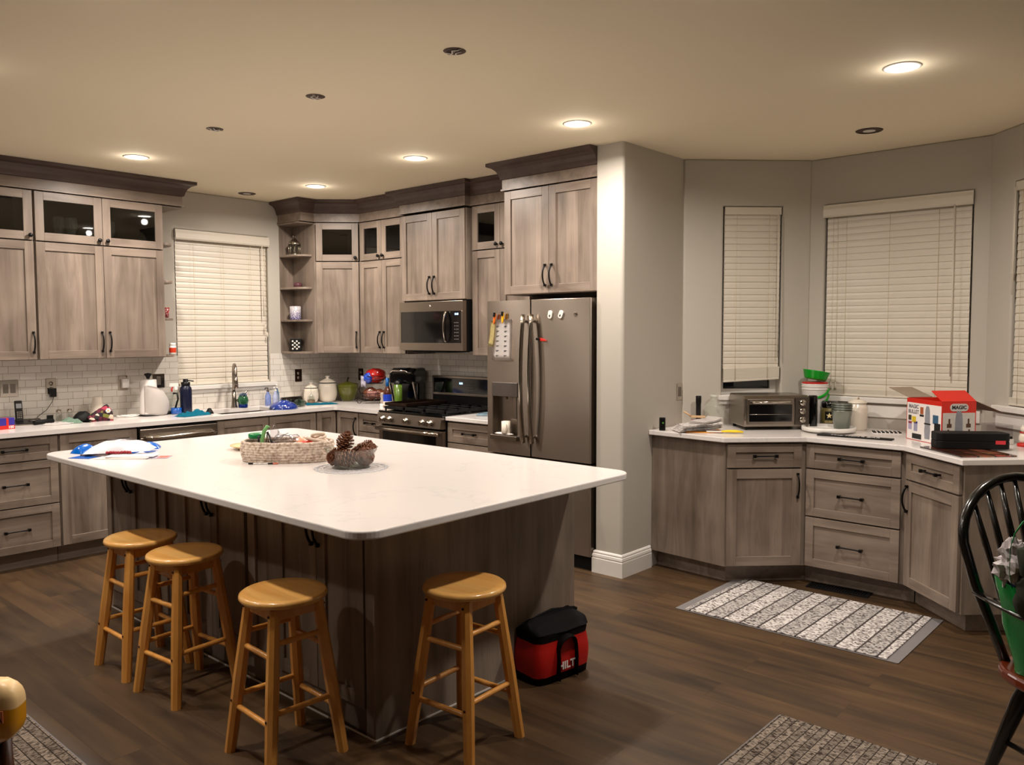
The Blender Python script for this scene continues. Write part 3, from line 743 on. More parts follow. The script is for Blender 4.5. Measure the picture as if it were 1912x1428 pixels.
def baycab(label, poly, tk, A, B, fronts):
    t = thing('base_cabinet', label, 'cabinet', (0, 0, 0))
    bm = bmesh.new(); prism(bm, [tuple(p) for p in poly], .112, .883); obj('body', bm, M_WV, t, bevel=.001)
    bm = bmesh.new(); prism(bm, [tuple(p) for p in tk], 0, .112); obj('toe_kick', bm, M_WH, t)
    place = faced(t, A, ang(A, B)); L = (Vector(B)-Vector(A)).length
    for f in fronts(L):
        if f[0] == 'd': place(add_drawer(t, *f[1:5], hl=.15))
        else: place(add_door(t, *f[1:5], hnd=f[5], hz=(.545, .685)))
    return t
M1 = Vector((.30, -3.96)); M2 = Vector((.30, -5.75))
baycab('left angled base cabinet in the bay with one drawer over a door', [FR[0], FR[1], FR[2], (.05, -4.61), (.33, -4.33), (.645, -4.31), (.03, -3.69)], [TK[0], TK[1], TK[2], (.30, -4.30), (.03, -3.69)], FR[1], FR[2],
       lambda L: [('d', .012, L-.035, .725, .872), ('p', .012, L-.035, .118, .718, L-.062)])
baycab('centre base cabinet in the bay with three drawers', [(FR[2].x+.002, FR[2].y-.002), (FR[3].x+.002, FR[3].y+.002), (.33, -5.40), (.645, -5.38), (.645, -4.32), (.34, -4.335), (.055, -4.615)], [(TK[2].x, TK[2].y-.002), (TK[3].x, TK[3].y+.002), (.33, -5.2), (.33, -4.5)], FR[2], FR[3],
       lambda L: [('d', .006, L-.03, .725, .872), ('d', .006, L-.03, .43, .718), ('d', .006, L-.03, .118, .424)])
baycab('right angled base cabinet in the bay behind the black chair', [(FR[3].x, FR[3].y-.002), FR[4], (FR[5].x-.03, FR[5].y), (.62, -5.42), (.33, -5.405)], [(TK[3].x, TK[3].y-.004), TK[4], (TK[5].x-.03, TK[5].y), (.4, -5.6)], FR[3], FR[4],
       lambda L: [('d', .012, L-.012, .725, .872), ('p', .012, L-.012, .118, .718, .038)])

# ---------------------------------------------------------------- refrigerator
t = thing('refrigerator', 'stainless french-door refrigerator with water dispenser and papers clipped on it', 'refrigerator', (-.72, -2.545, 0), -pi/2)
W_ = .907
bm = bmesh.new(); box(bm, .004, W_-.004, .07, .385, .03, 1.755); obj('body', bm, M_BLACKM, t, bevel=.004)
bm = bmesh.new(); box(bm, .02, W_-.02, .04, .38, .0, .085); obj('base_grille', bm, M_BLACKM, t)
def fdoor(x0, x1, z0, z1, name='door', bow=.012, holes=None):
    bm = bmesh.new(); n = 10; fr = []; 
    poly = [(x0, .065)] + [(x0, .008), (x0+.004, .002)] + [(x0+.008+(x1-x0-.016)*i/n, -bow*(1-((i/n)*2-1)**2)*0-.0) for i in range(n+1)] + [(x1-.004, .002), (x1, .008), (x1, .065)]
    if holes:
        hx0, hx1, hz0, hz1 = holes
        for a in ((x0, x1, z0, hz0), (x0, x1, hz1, z1), (x0, hx0, hz0, hz1), (hx1, x1, hz0, hz1)): box(bm, a[0], a[1], 0, .065, a[2], a[3])
        bmesh.ops.remove_doubles(bm, verts=bm.verts, dist=1e-5)
        return obj(name, bm, M_STEELV, t)
    prism(bm, poly, z0, z1)
    return obj(name, bm, M_STEELV, t, bevel=.003)
mid = .40
DX0, DX1, DZ0, DZ1 = .045, .285, .83, 1.205
dl = fdoor(.0, mid-.002, .705, 1.775, holes=(DX0, DX1, DZ0, DZ1))
dr = fdoor(mid+.002, W_, .705, 1.775)
dz = fdoor(.0, W_, .095, .695, name='freezer_drawer')
# dispenser
bm = bmesh.new(); box(bm, DX0, DX1, .055, .0649, DZ0, 1.105); box(bm, DX0, DX0+.006, .0, .055, DZ0, 1.105); box(bm, DX1-.006, DX1, .0, .055, DZ0, 1.105); obj('dispenser_recess', bm, M_STEEL, dl)
bm = bmesh.new(); box(bm, DX0, DX1, -.006, .055, 1.105, DZ1); obj('dispenser_panel', bm, mat('dispenser_grey', srgb(92, 84, 80), .3, .4, var=.04), dl, bevel=.003)
bm = bmesh.new(); box(bm, DX0-.004, DX1+.004, -.022, .055, DZ0-.028, DZ0+.004); obj('drip_tray', bm, M_STEEL, dl, bevel=.003)
bm = bmesh.new(); box(bm, DX1-.065, DX1-.03, .02, .05, .95, 1.105); obj('ice_paddle', bm, M_STEEL, dl, bevel=.002)
bm = bmesh.new(); cyl(bm, (.165, .02, 1.085), (.165, .02, 1.105), .008, seg=10); obj('water_nozzle', bm, M_NICKEL, dl)
for par, x in ((dl, mid-.038), (dr, mid+.038)):
    bm = bmesh.new(); n = 14; pts = []
    pts = [(x, -.030-.030*(1-(i/n*2-1)**2), .80+.875*i/n) for i in range(n+1)]
    vs = tube(bm, pts, .019, 10, flat=(.55, 1.0)); obj('handle', bm, M_CHROME, par)
    bm = bmesh.new(); 
    for z in (.845, 1.63): cyl(bm, (x, 0, z), (x, -.034, z), .010, seg=10)
    obj('handle_mount', bm, M_NICKEL, par)
bm = bmesh.new(); tube(bm, [(.08, -.02, .62), (.1, -.05, .62), (.8, -.05, .62), (.827, -.02, .62)], .014, 10); obj('handle', bm, M_CHROME, dz)
bm = bmesh.new(); vs = lathe(bm, [(0, 0), (.016, 0), (.016, .002), (.013, .003), (0, .003)], seg=20); xform(vs, Matrix.Translation((.785, 0, 1.67)) @ Matrix.Rotation(radians(90), 4, 'X')); em = obj('round_emblem', bm, M_CHROME, dr)
# things on the fridge door (each a thing of its own); world frame helper: fridge face point (u right, z)
def on_fridge(u, z, d=0.0): return (-.72-d, -2.545-u, z)
def sheet(name, label, cat, u, z, wd, ht, m, d=.002, rot=0.0, curl=.01, grp=None):
    t = thing(name, label, cat, on_fridge(u, z, d), -pi/2, grp)
    bm = bmesh.new(); n = 8
    vs = grid(bm, lambda a, b: Vector((wd*(a-.5), -curl*(b**2)-.0006*math.sin(a*9), -ht*b)), 6, n)
    q = bmesh.ops.solidify(bm, geom=bm.faces[:], thickness=.0006)
    o = obj('sheet', bm, m, t); o.rotation_euler = (0, rot, 0); return t, o
def clip(label, u, z, ang_, m1, m2, d=.008):
    t = thing('clip_magnet', label, 'clip', on_fridge(u, z, d), -pi/2)
    bm = bmesh.new(); prism_axis(bm, [(-.008, .03), (.008, .03), (.010, .0), (.006, -.03), (0, -.045), (-.006, -.03), (-.010, 0)], -.006, .004, 'y'); a = obj('grip', bm, m1, t, bevel=.002)
    bm = bmesh.new(); box(bm, -.009, .009, -.014, -.004, .008, .04); b = obj('thumb_tab', bm, m2, t, bevel=.003)
    t.rotation_euler = (0, 0, -pi/2)
    for o in (a, b): o.rotation_euler = (0, ang_, 0)
    return t
M_ORANGE = mat('orange_plastic', srgb(232, 110, 30), .35, var=.04); M_YEL = mat('yellow_plastic', srgb(240, 178, 20), .35, var=.04)
M_BILL = mat('bank_note_print', srgb(206, 190, 132), .6, var=.35, scale=60)
t, s = sheet('paper_sheet', 'long white schedule with printed columns clipped to the fridge door', 'paper', .145, 1.645, .185, .285, M_PAPER)
bm = bmesh.new()
for cx in (-.055, .02):
    for i in range(7):
        z = -.045-.034*i; yb = -.010*(-z/.285)**2
        for q in range(2): box(bm, cx, cx+.026-.008*q, yb-.0016, yb-.0008, z-.006*q-.003, z-.006*q)
obj('printed_lines', bm, M_INK, s)
t, s = sheet('paper_note', 'narrow cream patterned slip under the orange clip on the fridge', 'paper', .072, 1.632, .05, .175, M_BILL, d=.014, rot=.12)
clip('orange clip magnet holding papers on the left fridge door', .088, 1.655, .18, M_ORANGE, M_BLACK, .018)
clip('yellow clip magnet beside the orange clip on the fridge', .165, 1.66, .1, M_YEL, M_BLACK, .018)
clip('red clip magnet lying sideways on the right fridge door', .505, 1.505, radians(-80), M_RED, M_BLACK)
for u, r, l in ((.575, .15, 'left white oval magnet near the top of the right fridge door'), (.665, .4, 'right white oval magnet near the top of the right fridge door')):
    t = thing('oval_magnet', l, 'magnet', on_fridge(u, 1.672, .001), -pi/2, 'white magnets on the fridge')
    bm = bmesh.new(); vs = prism(bm, rrect(-.017, .017, -.027, .027, .014, 5), 0, .006); xform(vs, Matrix.Rotation(radians(90), 4, 'X')); o = obj('plate', bm, M_WHITE, t, bevel=.001); o.rotation_euler = (0, r, 0)
    bm = bmesh.new(); box(bm, -.005, .005, -.0072, -.006, -.016, -.002); o2 = obj('dark_print', bm, M_INK, t); o2.rotation_euler = (0, r, 0)
t = thing('napkin', 'crumpled white napkin on the fridge dispenser tray', 'napkin', (-.712, -2.70, .834), 0)
bm = bmesh.new(); blob(bm, (0, 0, .008), (.022, .085, .009), 20, 8, .5, 3); vs = bm.verts[:]; 
for v in vs: v.co.z = max(0.0, v.co.z)
tag(obj('napkin_cloth', bm, M_PAPER, t), 'x', 'x'); 
for k in ('label', 'category'): del bpy.data.objects['napkin_cloth'][k]
t = thing('mug', 'small white mug standing in the fridge water dispenser', 'mug', (-.715, -2.715, .848))
bm = bmesh.new(); lathe(bm, [(.0, 0), (.030, 0), (.032, .004), (.032, .085), (.029, .085), (.028, .006), (0, .006)], seg=24, cap=False); obj('cup', bm, M_CERAM, t)
bm = bmesh.new(); tube(bm, [(-.02, -.028, .07), (-.032, -.044, .066), (-.035, -.050, .045), (-.032, -.044, .024), (-.02, -.028, .02)], .004, 8); obj('handle', bm, M_CERAM, t)

# ---------------------------------------------------------------- microwave
t = thing('microwave', 'stainless over-the-range microwave with black window and blue clock', 'microwave', (-.405, -1.262, 0), -pi/2)
W_ = .752
bm = bmesh.new(); box(bm, 0, W_, .01, .40, 1.405, 1.808); obj('body', bm, M_BLACKM, t, bevel=.003)
bm = bmesh.new()
for a in ((0, W_, 1.725, 1.805), (0, W_, 1.41, 1.472), (0, .02, 1.472, 1.725), (W_-.022, W_, 1.472, 1.725)): box(bm, a[0], a[1], -.03, .01, a[2], a[3])
obj('steel_face', bm, M_STEEL, t, bevel=.002)
bm = bmesh.new(); box(bm, .02, .60, -.027, .01, 1.472, 1.725); obj('door_window', bm, M_BLACKG, t)
bm = bmesh.new(); box(bm, .602, W_-.022, -.028, .01, 1.472, 1.725); cp = obj('control_panel', bm, M_BLACKG, t)
bm = bmesh.new(); n = 10; tube(bm, [(.575, -.045-.022*(1-(i/n*2-1)**2), 1.475+.245*i/n) for i in range(n+1)], .0125, 10, flat=(.6, 1)); obj('handle', bm, M_CHROME, t)
M_CLK = mat('blue_display', srgb(120, 170, 255), .5, var=0, emit=(.35, .55, 1, 1), es=4)
text('8:08', .024, M_CLK, cp, 'clock_digits', (.68, -.0285, 1.70), (pi/2, 0, 0))
bm = bmesh.new()
for r in range(6):
    for c_ in range(3): box(bm, .655+c_*.018, .664+c_*.018, -.0288, -.0279, 1.50+r*.026, 1.506+r*.026)
obj('key_marks', bm, M_GREYINK, cp)
bm = bmesh.new(); vs = lathe(bm, [(0, 0), (.013, 0), (.013, .002), (0, .002)], seg=20); xform(vs, Matrix.Translation((.375, -.03, 1.765)) @ Matrix.Rotation(radians(90), 4, 'X')); obj('round_emblem', bm, M_CHROME, t)
bm = bmesh.new(); box(bm, .08, .5, .05, .3, 1.392, 1.405); obj('vent_filter', bm, M_BLACKM, t)

# ---------------------------------------------------------------- range
t = thing('gas_range', 'stainless gas range with five knobs and black cooktop', 'range', (-.655, -1.268, 0), -pi/2)
W_ = .757
bm = bmesh.new(); box(bm, 0, W_, .02, .63, .03, .905); obj('body', bm, M_BLACKM, t)
bm = bmesh.new(); box(bm, 0, W_, -.02, .58, .905, .922); obj('cooktop', bm, M_BLACKG, t, bevel=.003)
bm = bmesh.new(); prism_axis(bm, [(-.005, .815), (-.045, .818), (-.03, .905), (.02, .905), (.02, .815)], 0, W_, 'x'); obj('control_panel', bm, M_STEEL, t, bevel=.003)
for x in (.085, .165, .365, .555, .645):
    bm = bmesh.new(); vs = lathe(bm, [(.024, 0), (.024, .006), (.020, .010), (.019, .034), (.016, .038), (0, .038)], seg=20)
    box(bm, -.004, .004, -.018, .018, .036, .044)
    xform(bm.verts[:], Matrix.Translation((x, -.037, .862)) @ Matrix.Rotation(radians(100), 4, 'X')); obj('knob', bm, M_CHROME, t)
bm = bmesh.new(); box(bm, .0, W_, -.018, .02, .25, .80); d = obj('oven_door', bm, M_STEEL, t, bevel=.004)
bm = bmesh.new(); box(bm, .05, W_-.075, -.021, -.017, .35, .765); obj('oven_window', bm, M_BLACKG, d)
bm = bmesh.new(); tube(bm, [(.01, -.055, .778), (.2, -.067, .778), (.38, -.07, .778), (.557, -.067, .778), (W_-.01, -.055, .778)], .0145, 12)
for x in (.04, W_-.04): cyl(bm, (x, -.018, .778), (x, -.058, .778), .010, seg=10)
obj('handle', bm, M_CHROME, d)
bm = bmesh.new(); box(bm, 0, W_, -.015, .02, .07, .24); obj('storage_drawer', bm, M_STEEL, t, bevel=.004)
# back guard
bm = bmesh.new(); prism_axis(bm, [(.585, .905), (.635, .905), (.635, 1.185), (.60, 1.185), (.585, 1.04)], 0, W_, 'x'); bg = obj('backguard', bm, M_BLACKM, t, bevel=.004)
bm = bmesh.new()
for a in ((.006, W_-.006, 1.165, 1.185), (.006, W_-.006, 1.02, 1.042)):
    box(bm, a[0], a[1], .575, .60, a[2], a[3])
for a in ((.006, .022), (W_-.022, W_-.006)): box(bm, a[0], a[1], .575, .60, 1.042, 1.165)
obj('guard_trim', bm, M_STEEL, bg, bevel=.003)
bm = bmesh.new(); box(bm, .022, W_-.022, .578, .60, 1.042, 1.165); gp = obj('display_panel', bm, M_BLACKG, bg)
text('8:08', .024, M_CLK, gp, 'clock_digits', (.36, .577, 1.125), (pi/2, 0, 0))
bm = bmesh.new()
for r in range(3):
    for c_ in range(4):
        box(bm, .42+c_*.022, .428+c_*.022, .577, .5779, 1.07+r*.022, 1.074+r*.022)
obj('key_marks', bm, M_GREYINK, gp)
for k in range(3):
    x0 = .02+k*.242; x1 = x0+.234; bm = bmesh.new()
    for y in (.03, .54): box(bm, x0, x1, y, y+.012, .93, .955)
    for x in (x0, x1-.012): box(bm, x, x+.012, .03, .552, .93, .955)
    for y in (.16, .285, .42): box(bm, x0, x1, y, y+.01, .94, .957)
    box(bm, (x0+x1)/2-.005, (x0+x1)/2+.005, .03, .55, .94, .957)
    for x in (x0, x1-.012):
        for y in (.03, .54): box(bm, x, x+.012, y, y+.012, .922, .93)
    obj('cast_grate', bm, M_GRATE, t, bevel=.002)
    for y in (.15, .42):
        if k == 1 and y == .42: continue
        bm = bmesh.new(); lathe(bm, [(.045, 0), (.045, .006), (.03, .008), (.03, .014), (0, .014)], ((x0+x1)/2, y, .922), 20); obj('burner', bm, M_GRATE, t)

# ---------------------------------------------------------------- stools
M_PINE = wood_mat('honey_pine', srgb(200, 128, 50), srgb(244, 180, 94), 'z', strip=.05, stripvar=.06, rough=.3, coat=.4, g=1.2)
M_PINES = wood_mat('honey_pine_seat', srgb(220, 152, 70), srgb(252, 202, 122), 'y', strip=.062, stripvar=.14, rough=.28, coat=.45, g=1.1)
def stool():
    t = thing('wooden_stool', '', 'stool', (0, 0, 0), 0, 'wooden stools around the island')
    bm = bmesh.new(); lathe(bm, [(0, .578), (.135, .578), (.153, .583), (.160, .593), (.158, .603), (.150, .609), (.12, .606), (0, .604)], seg=48); obj('seat', bm, M_PINES, t)
    legs = {}
    for sx in (-1, 1):
        for sy in (-1, 1):
            a = Vector((sx*.088, sy*.088, .578)); b = Vector((sx*.148, sy*.148, 0)); legs[(sx, sy)] = (a, b)
            bm = bmesh.new(); r = .024; q = .4
            oct_ = [(1, q), (q, 1), (-q, 1), (-1, q), (-1, -q), (-q, -1), (q, -1), (1, -q)]
            lo = [bm.verts.new((b.x+u*r*.82, b.y+v*r*.82, 0)) for u, v in oct_]; hi = [bm.verts.new((a.x+u*r*.8, a.y+v*r*.8, .578)) for u, v in oct_]
            md = [bm.verts.new(((a.x+b.x)/2+u*r*.95, (a.y+b.y)/2+v*r*.95, .29)) for u, v in oct_]
            bm.faces.new(list(reversed(lo))); bm.faces.new(hi)
            for A_, B_ in ((lo, md), (md, hi)):
                for i in range(8): bm.faces.new((A_[i], A_[(i+1)%8], B_[(i+1)%8], B_[i]))
            obj('leg', bm, M_PINE, t)
    def at(k, z):
        a, b = legs[k]; f = z/.578; return b+(a-b)*f
    for z0, ks in ((.175, 'y'), (.405, 'y'), (.215, 'x'), (.455, 'x')):
        for s in (-1, 1):
            p = at((s, -1) if ks == 'y' else (-1, s), z0); q = at((s, 1) if ks == 'y' else (1, s), z0)
            bm = bmesh.new(); tube(bm, [p, p.lerp(q, .12), q.lerp(p, .12), q], [.008, .0105, .0105, .008], 10); obj('rung', bm, M_PINE, t)
    bm = bmesh.new()
    for s in (-1, 1):
        box(bm, s*.088-.009, s*.088+.009, -.075, .075, .535, .578); box(bm, -.075, .075, s*.088-.009, s*.088+.009, .535, .578)
    obj('apron', bm, M_PINE, t)
    bm = bmesh.new()
    for (sx, sy) in legs:
        for z in (.555, .20):
            p = at((sx, sy), z); vs = lathe(bm, [(0, 0), (.005, 0), (.005, .003), (0, .003)], seg=8)
            xform(vs, Matrix.Translation((p.x+sx*.0215, p.y, p.z)) @ Matrix.Rotation(radians(90*sx), 4, 'Y'))
    obj('screw_plug', bm, mat('dark_plug', srgb(70, 26, 12), .4, var=0), t)
    return t
s0 = stool(); s0.location = (-3.302, -2.748, 0); s0['label'] = 'wooden stool farthest from the camera, at the far end of the island'
dup(s0, (-3.297, -3.165, 0), radians(5), 'wooden stool second from the left, overlapping the farthest stool')
dup(s0, (-3.322, -3.965, 0), radians(-3), 'wooden stool standing alone nearest the camera on the long island side')
dup(s0, (-2.822, -4.405, 0), radians(4), 'wooden stool at the short end of the island beside the red tool bag')

# ---------------------------------------------------------------- tool bag
M_RBAG = mat('red_nylon', srgb(190, 22, 14), .55, var=.12, bump=.2, bscale=300); M_KBAG = mat('black_nylon', srgb(7, 6, 7), .75, var=.2, bump=.3, bscale=300, spec=.2)
t = thing('tool_bag', 'red and black canvas tool bag on the floor beside the island end', 'tool bag', (-2.118, -4.262, 0), radians(-8))
# local x: long axis, front at -y
def bagsec(u, v):
    return None
bm = bmesh.new(); n = 12
def prof(k):  # k along height: half width and half depth
    return
def bagsurf(z0, z1, hx0, hx1, hy0, hy1, puff, mi=0, yo0=0, yo1=0, rows=6):
    def fn(a, b):
        th = 2*pi*a; z = z0+(z1-z0)*b; hx = hx0+(hx1-hx0)*b+puff*math.sin(pi*b); hy = hy0+(hy1-hy0)*b+puff*math.sin(pi*b)
        c_, s_ = math.cos(th), math.sin(th); e = .35
        return Vector((hx*math.copysign(abs(c_)**e, c_), hy*math.copysign(abs(s_)**e, s_)+yo0+(yo1-yo0)*b, z+.004*noise.noise(Vector((c_*3, s_*3, z*12)))))
    return grid(bm, fn, 40, rows, mi, wrapu=True)
bagsurf(.0, .035, .158, .163, .088, .091, 0.0, 1, rows=1)
bagsurf(.035, .185, .163, .158, .091, .086, .008, 0, rows=5)
bagsurf(.185, .225, .158, .160, .086, .088, .002, 1, rows=2)
bm.faces.new([v for v in sorted([v for v in bm.verts if abs(v.co.z) < .008 and len(v.link_faces) and min(abs(v.co.z), 1) < .008], key=lambda v: math.atan2(v.co.y, v.co.x))][:40])
bmesh.ops.remove_doubles(bm, verts=bm.verts, dist=.002)
body_ = obj('bag_body', bm, [M_RBAG, M_KBAG], t)
bm = bmesh.new(); bagsurf(.222, .262, .162, .150, .090, .014, .010, 0, rows=6)
bagsurf(.258, .270, .150, .142, .014, .006, .0, 0, rows=1)
for v in bm.verts: v.co.z += .016*math.sin((v.co.x+.17)*9)*(1 if v.co.z > .24 else 0)
for v in bm.verts: v.co += Vector((.004*noise.noise(v.co*22), .010*noise.noise(v.co*17+Vector((3, 1, 0))), .010*noise.noise(v.co*15)*(1 if v.co.z > .235 else 0)))
obj('zip_top', bm, M_KBAG, t)
bm = bmesh.new(); tube(bm, [(-.145, .005, .262), (-.08, .0, .276), (0, .004, .284), (.08, .0, .275), (.14, .0, .268), (.160, .0, .262)], [.007, .011, .012, .011, .010, .006], 8, flat=(1.2, .5)); obj('zip_ridge', bm, M_KBAG, t)

for s in (-1, 1):
    bm = bmesh.new(); y = s*.099
    pts = [(-.055, y, .01), (-.055, y*1.03, .10), (-.055, y*.99, .15)] + [(-.055+.11*i/10, y*(.99)+s*.012*math.sin(pi*i/10), .15+.055*math.sin(pi*i/10)**.5) for i in range(1, 10)] + [(.055, y*.99, .15), (.055, y*1.03, .10), (.055, y, .01)]
    tube(bm, pts, .018, 8, flat=(1.0, .22) if False else (.22, 1.0))
    obj('carry_strap', bm, M_KBAG, t)
text('HILTI', .048, M_PAPER, t, 'lettering', (.004, -.1005, .068), (pi/2, 0, 0), .0006, bold=.0012, sx=1.05)

# ---------------------------------------------------------------- rugs and register
def rug_mat(name, c1, c2, cg, axis, pitch, sc):
    m, nt, b = newmat(name); L = nt.links.new; N = nt.nodes.new
    tc = N('ShaderNodeTexCoord'); sp = N('ShaderNodeSeparateXYZ'); L(tc.outputs['Object'], sp.inputs[0])
    vo = N('ShaderNodeTexVoronoi'); vo.inputs['Scale'].default_value = sc
    mp = N('ShaderNodeMapping'); mp.inputs['Scale'].default_value = (1, .55, 1) if axis == 'Y' else (.55, 1, 1); mp.inputs['Rotation'].default_value = (0, 0, .5)
    L(tc.outputs['Object'], mp.inputs['Vector']); L(mp.outputs[0], vo.inputs['Vector'])
    wnx = N('ShaderNodeRGBToBW'); L(vo.outputs['Color'], wnx.inputs[0])
    cr = N('ShaderNodeValToRGB'); cr.color_ramp.elements[0].position = .2; cr.color_ramp.elements[1].position = .62
    cr.color_ramp.elements[0].color = c1; cr.color_ramp.elements[1].color = c2; L(wnx.outputs[0], cr.inputs['Fac'])
    dv = N('ShaderNodeMath'); dv.operation = 'DIVIDE'; dv.inputs[1].default_value = pitch; L(sp.outputs[axis], dv.inputs[0])
    fr = N('ShaderNodeMath'); fr.operation = 'FRACT'; L(dv.outputs[0], fr.inputs[0])
    lt = N('ShaderNodeMath'); lt.operation = 'LESS_THAN'; lt.inputs[1].default_value = .1; L(fr.outputs[0], lt.inputs[0])
    mx = N('ShaderNodeMix'); mx.data_type = 'RGBA'; L(lt.outputs[0], mx.inputs['Factor']); L(cr.outputs['Color'], mx.inputs['A']); mx.inputs['B'].default_value = cg
    # alternating darker bands
    f2 = N('ShaderNodeMath'); f2.operation = 'FLOOR'; L(dv.outputs[0], f2.inputs[0]); m2 = N('ShaderNodeMath'); m2.operation = 'MODULO'; m2.inputs[1].default_value = 2; L(f2.outputs[0], m2.inputs[0])
    ab = N('ShaderNodeMath'); ab.operation = 'ABSOLUTE'; L(m2.outputs[0], ab.inputs[0])
    mr = N('ShaderNodeMapRange'); mr.inputs['To Min'].default_value = 1.0; mr.inputs['To Max'].default_value = .74; L(ab.outputs[0], mr.inputs['Value'])
    vm = N('ShaderNodeVectorMath'); vm.operation = 'SCALE'; L(mx.outputs['Result'], vm.inputs[0]); L(mr.outputs[0], vm.inputs['Scale'])
    L(vm.outputs[0], b.inputs['Base Color']); b.inputs['Roughness'].default_value = .95; b.inputs['Specular IOR Level'].default_value = .1
    bp = N('ShaderNodeBump'); bp.inputs['Strength'].default_value = .8; bp.inputs['Distance'].default_value = .006
    L(vo.outputs['Distance'], bp.inputs['Height']); bp.invert = True; L(bp.outputs[0], b.inputs['Normal'])
    return m
M_RUG = rug_mat('white_loop_rug', srgb(96, 88, 86), srgb(222, 216, 212), srgb(82, 74, 72), 'Y', .1, 150)
M_RUG2 = rug_mat('taupe_loop_rug', srgb(72, 62, 55), srgb(150, 137, 124), srgb(46, 39, 34), 'Y', .032, 150)
M_RUG3 = rug_mat('taupe_loop_rug_long', srgb(76, 66, 58), srgb(148, 134, 120), srgb(46, 39, 34), 'X', .036, 150)
M_RUGB = mat('grey_rug_binding', srgb(120, 116, 116), .9, var=.08)
def rug(label, x0, x1, y0, y1, m, ends=None, rows=0, axis='Y'):
    t = thing('floor_mat', label, 'rug', ((x0+x1)/2, (y0+y1)/2, 0))
    hx, hy = (x1-x0)/2, (y1-y0)/2
    bm = bmesh.new(); prism(bm, rrect(-hx, hx, -hy, hy, .008, 3), .0005, .004); obj('backing', bm, M_RUGB, t)
    e = ends or 0.008
    bm = bmesh.new(); box(bm, -hx+.008, hx-.008, -hy+e, hy-e, .004, .010); obj('pile', bm, m, t, bevel=.003)
    return t
rug('white and grey banded rug in front of the bay counter', -.978, -.205, -5.42, -4.232, M_RUG, ends=.055)
rug('taupe ribbed rug at the bottom edge between island and chair', -2.62, -1.838, -6.6, -5.222, M_RUG2)
rug('taupe ribbed rug in the bottom left corner beneath the yellow bag', -4.62, -3.860, -4.7, -2.75, M_RUG3)
t = thing('floor_register', 'black metal floor register at the toe-kick of the bay cabinets', 'floor vent', (-.035, -4.80, 0), radians(4))
bm = bmesh.new(); 
for a in ((-.06, .06, -.18, -.165), (-.06, .06, .165, .18), (-.06, -.045, -.165, .165), (.045, .06, -.165, .165)): box(bm, a[0], a[1], a[2], a[3], .0, .006)
obj('frame', bm, M_BLACKM, t)
bm = bmesh.new(); box(bm, -.045, .045, -.165, .165, .0, .001)
for i in range(22): box(bm, -.045, .045, -.163+i*.015, -.157+i*.015, .001, .005)
obj('louvers', bm, M_BLACKM, t)

# ---------------------------------------------------------------- black windsor armchair with bag
M_WBLK = mat('black_lacquer', srgb(10, 9, 8), .22, var=.1, coat=.5)
M_CHERRY = wood_mat('cherry_seat', srgb(66, 20, 8), srgb(112, 42, 18), 'y', strip=.09, stripvar=.15, rough=.25, coat=.5)
k = 1.0
CH = thing('windsor_chair', 'black bow-back windsor armchair with reddish seat at the right edge', 'chair', (-1.756, -6.120, 0), radians(-33)); 
# local: chair faces -y' ... here local +x = sitter's left*-1 ; facing -Y local
bm = bmesh.new()
seat = []
for i in range(40):
    a = 2*pi*i/40; c_, s_ = cos(a), sin(a); rx = .272-.02*s_; ry = .235
    seat.append((rx*math.copysign(abs(c_)**.5, c_), -.20+ry*math.copysign(abs(s_)**.6, s_)))
prism(bm, seat, .425, .465); obj('seat', bm, M_CHERRY, CH, bevel=.014, seg=4)
def bow(a): return Vector((.25*cos(a), .115+.045*sin(a), .835+.205*sin(a)))
pts = [Vector((-.18, -.0, .46)), Vector((-.205, .038, .58)), Vector((-.234, .076, .70))] + [bow(pi-a) for a in [i/16*pi for i in range(17)]] + [Vector((.234, .076, .70)), Vector((.205, .038, .58)), Vector((.18, -.0, .46))]
bm = bmesh.new(); tube(bm, pts, .016, 10, flat=(1.0, 1.15)); obj('back_bow', bm, M_WBLK, CH)
for i in range(7):
    f = (i-3)/3; xb = f*.125; yb = .0; xt = f*.186; a = math.acos(xt/.25); tp = bow(a)
    bm = bmesh.new(); b0 = Vector((xb, yb, .46)); tube(bm, [b0, b0.lerp(tp, .35), b0.lerp(tp, .7), tp], [.0065, .010, .012, .008], 8, flat=(.6, 1.3)); obj('spindle', bm, M_WBLK, CH)
for s in (-1, 1):
    bm = bmesh.new(); tube(bm, [(s*.236, .066, .675), (s*.262, -.03, .675), (s*.278, -.14, .672), (s*.275, -.25, .672), (s*.266, -.32, .67)], [.015, .017, .019, .024, .018], 10, flat=(.6, 1.3)); obj('armrest', bm, M_WBLK, CH)
    bm = bmesh.new(); tube(bm, [(s*.195, -.28, .46), (s*.215, -.265, .52), (s*.235, -.26, .60), (s*.25, -.255, .665)], [.012, .018, .013, .010], 8); obj('arm_post', bm, M_WBLK, CH)
    bm = bmesh.new(); tube(bm, [(s*.20, -.10, .46), (s*.235, -.10, .57), (s*.258, -.11, .665)], [.009, .012, .008], 8); obj('arm_post', bm, M_WBLK, CH)
LEG = {}
for s in (-1, 1):
    for q in (-1, 1):
        a = Vector((s*.15, -.20+q*.13, .43)); b = Vector((s*.235, -.20+q*.235, 0)); LEG[(s, q)] = (a, b)
        bm = bmesh.new(); tube(bm, [b, b.lerp(a, .2), b.lerp(a, .45), b.lerp(a, .62), b.lerp(a, .8), b.lerp(a, .95), a], [.013, .017, .021, .024, .027, .019, .015], 12); obj('leg', bm, M_WBLK, CH)
def lp(k_, z): a, b = LEG[k_]; return b+(a-b)*(z/.43)
for s in (-1, 1):
    bm = bmesh.new(); p, q = lp((s, -1), .2), lp((s, 1), .2); tube(bm, [p, p.lerp(q, .5), q], [.008, .013, .008], 8); obj('stretcher', bm, M_WBLK, CH)
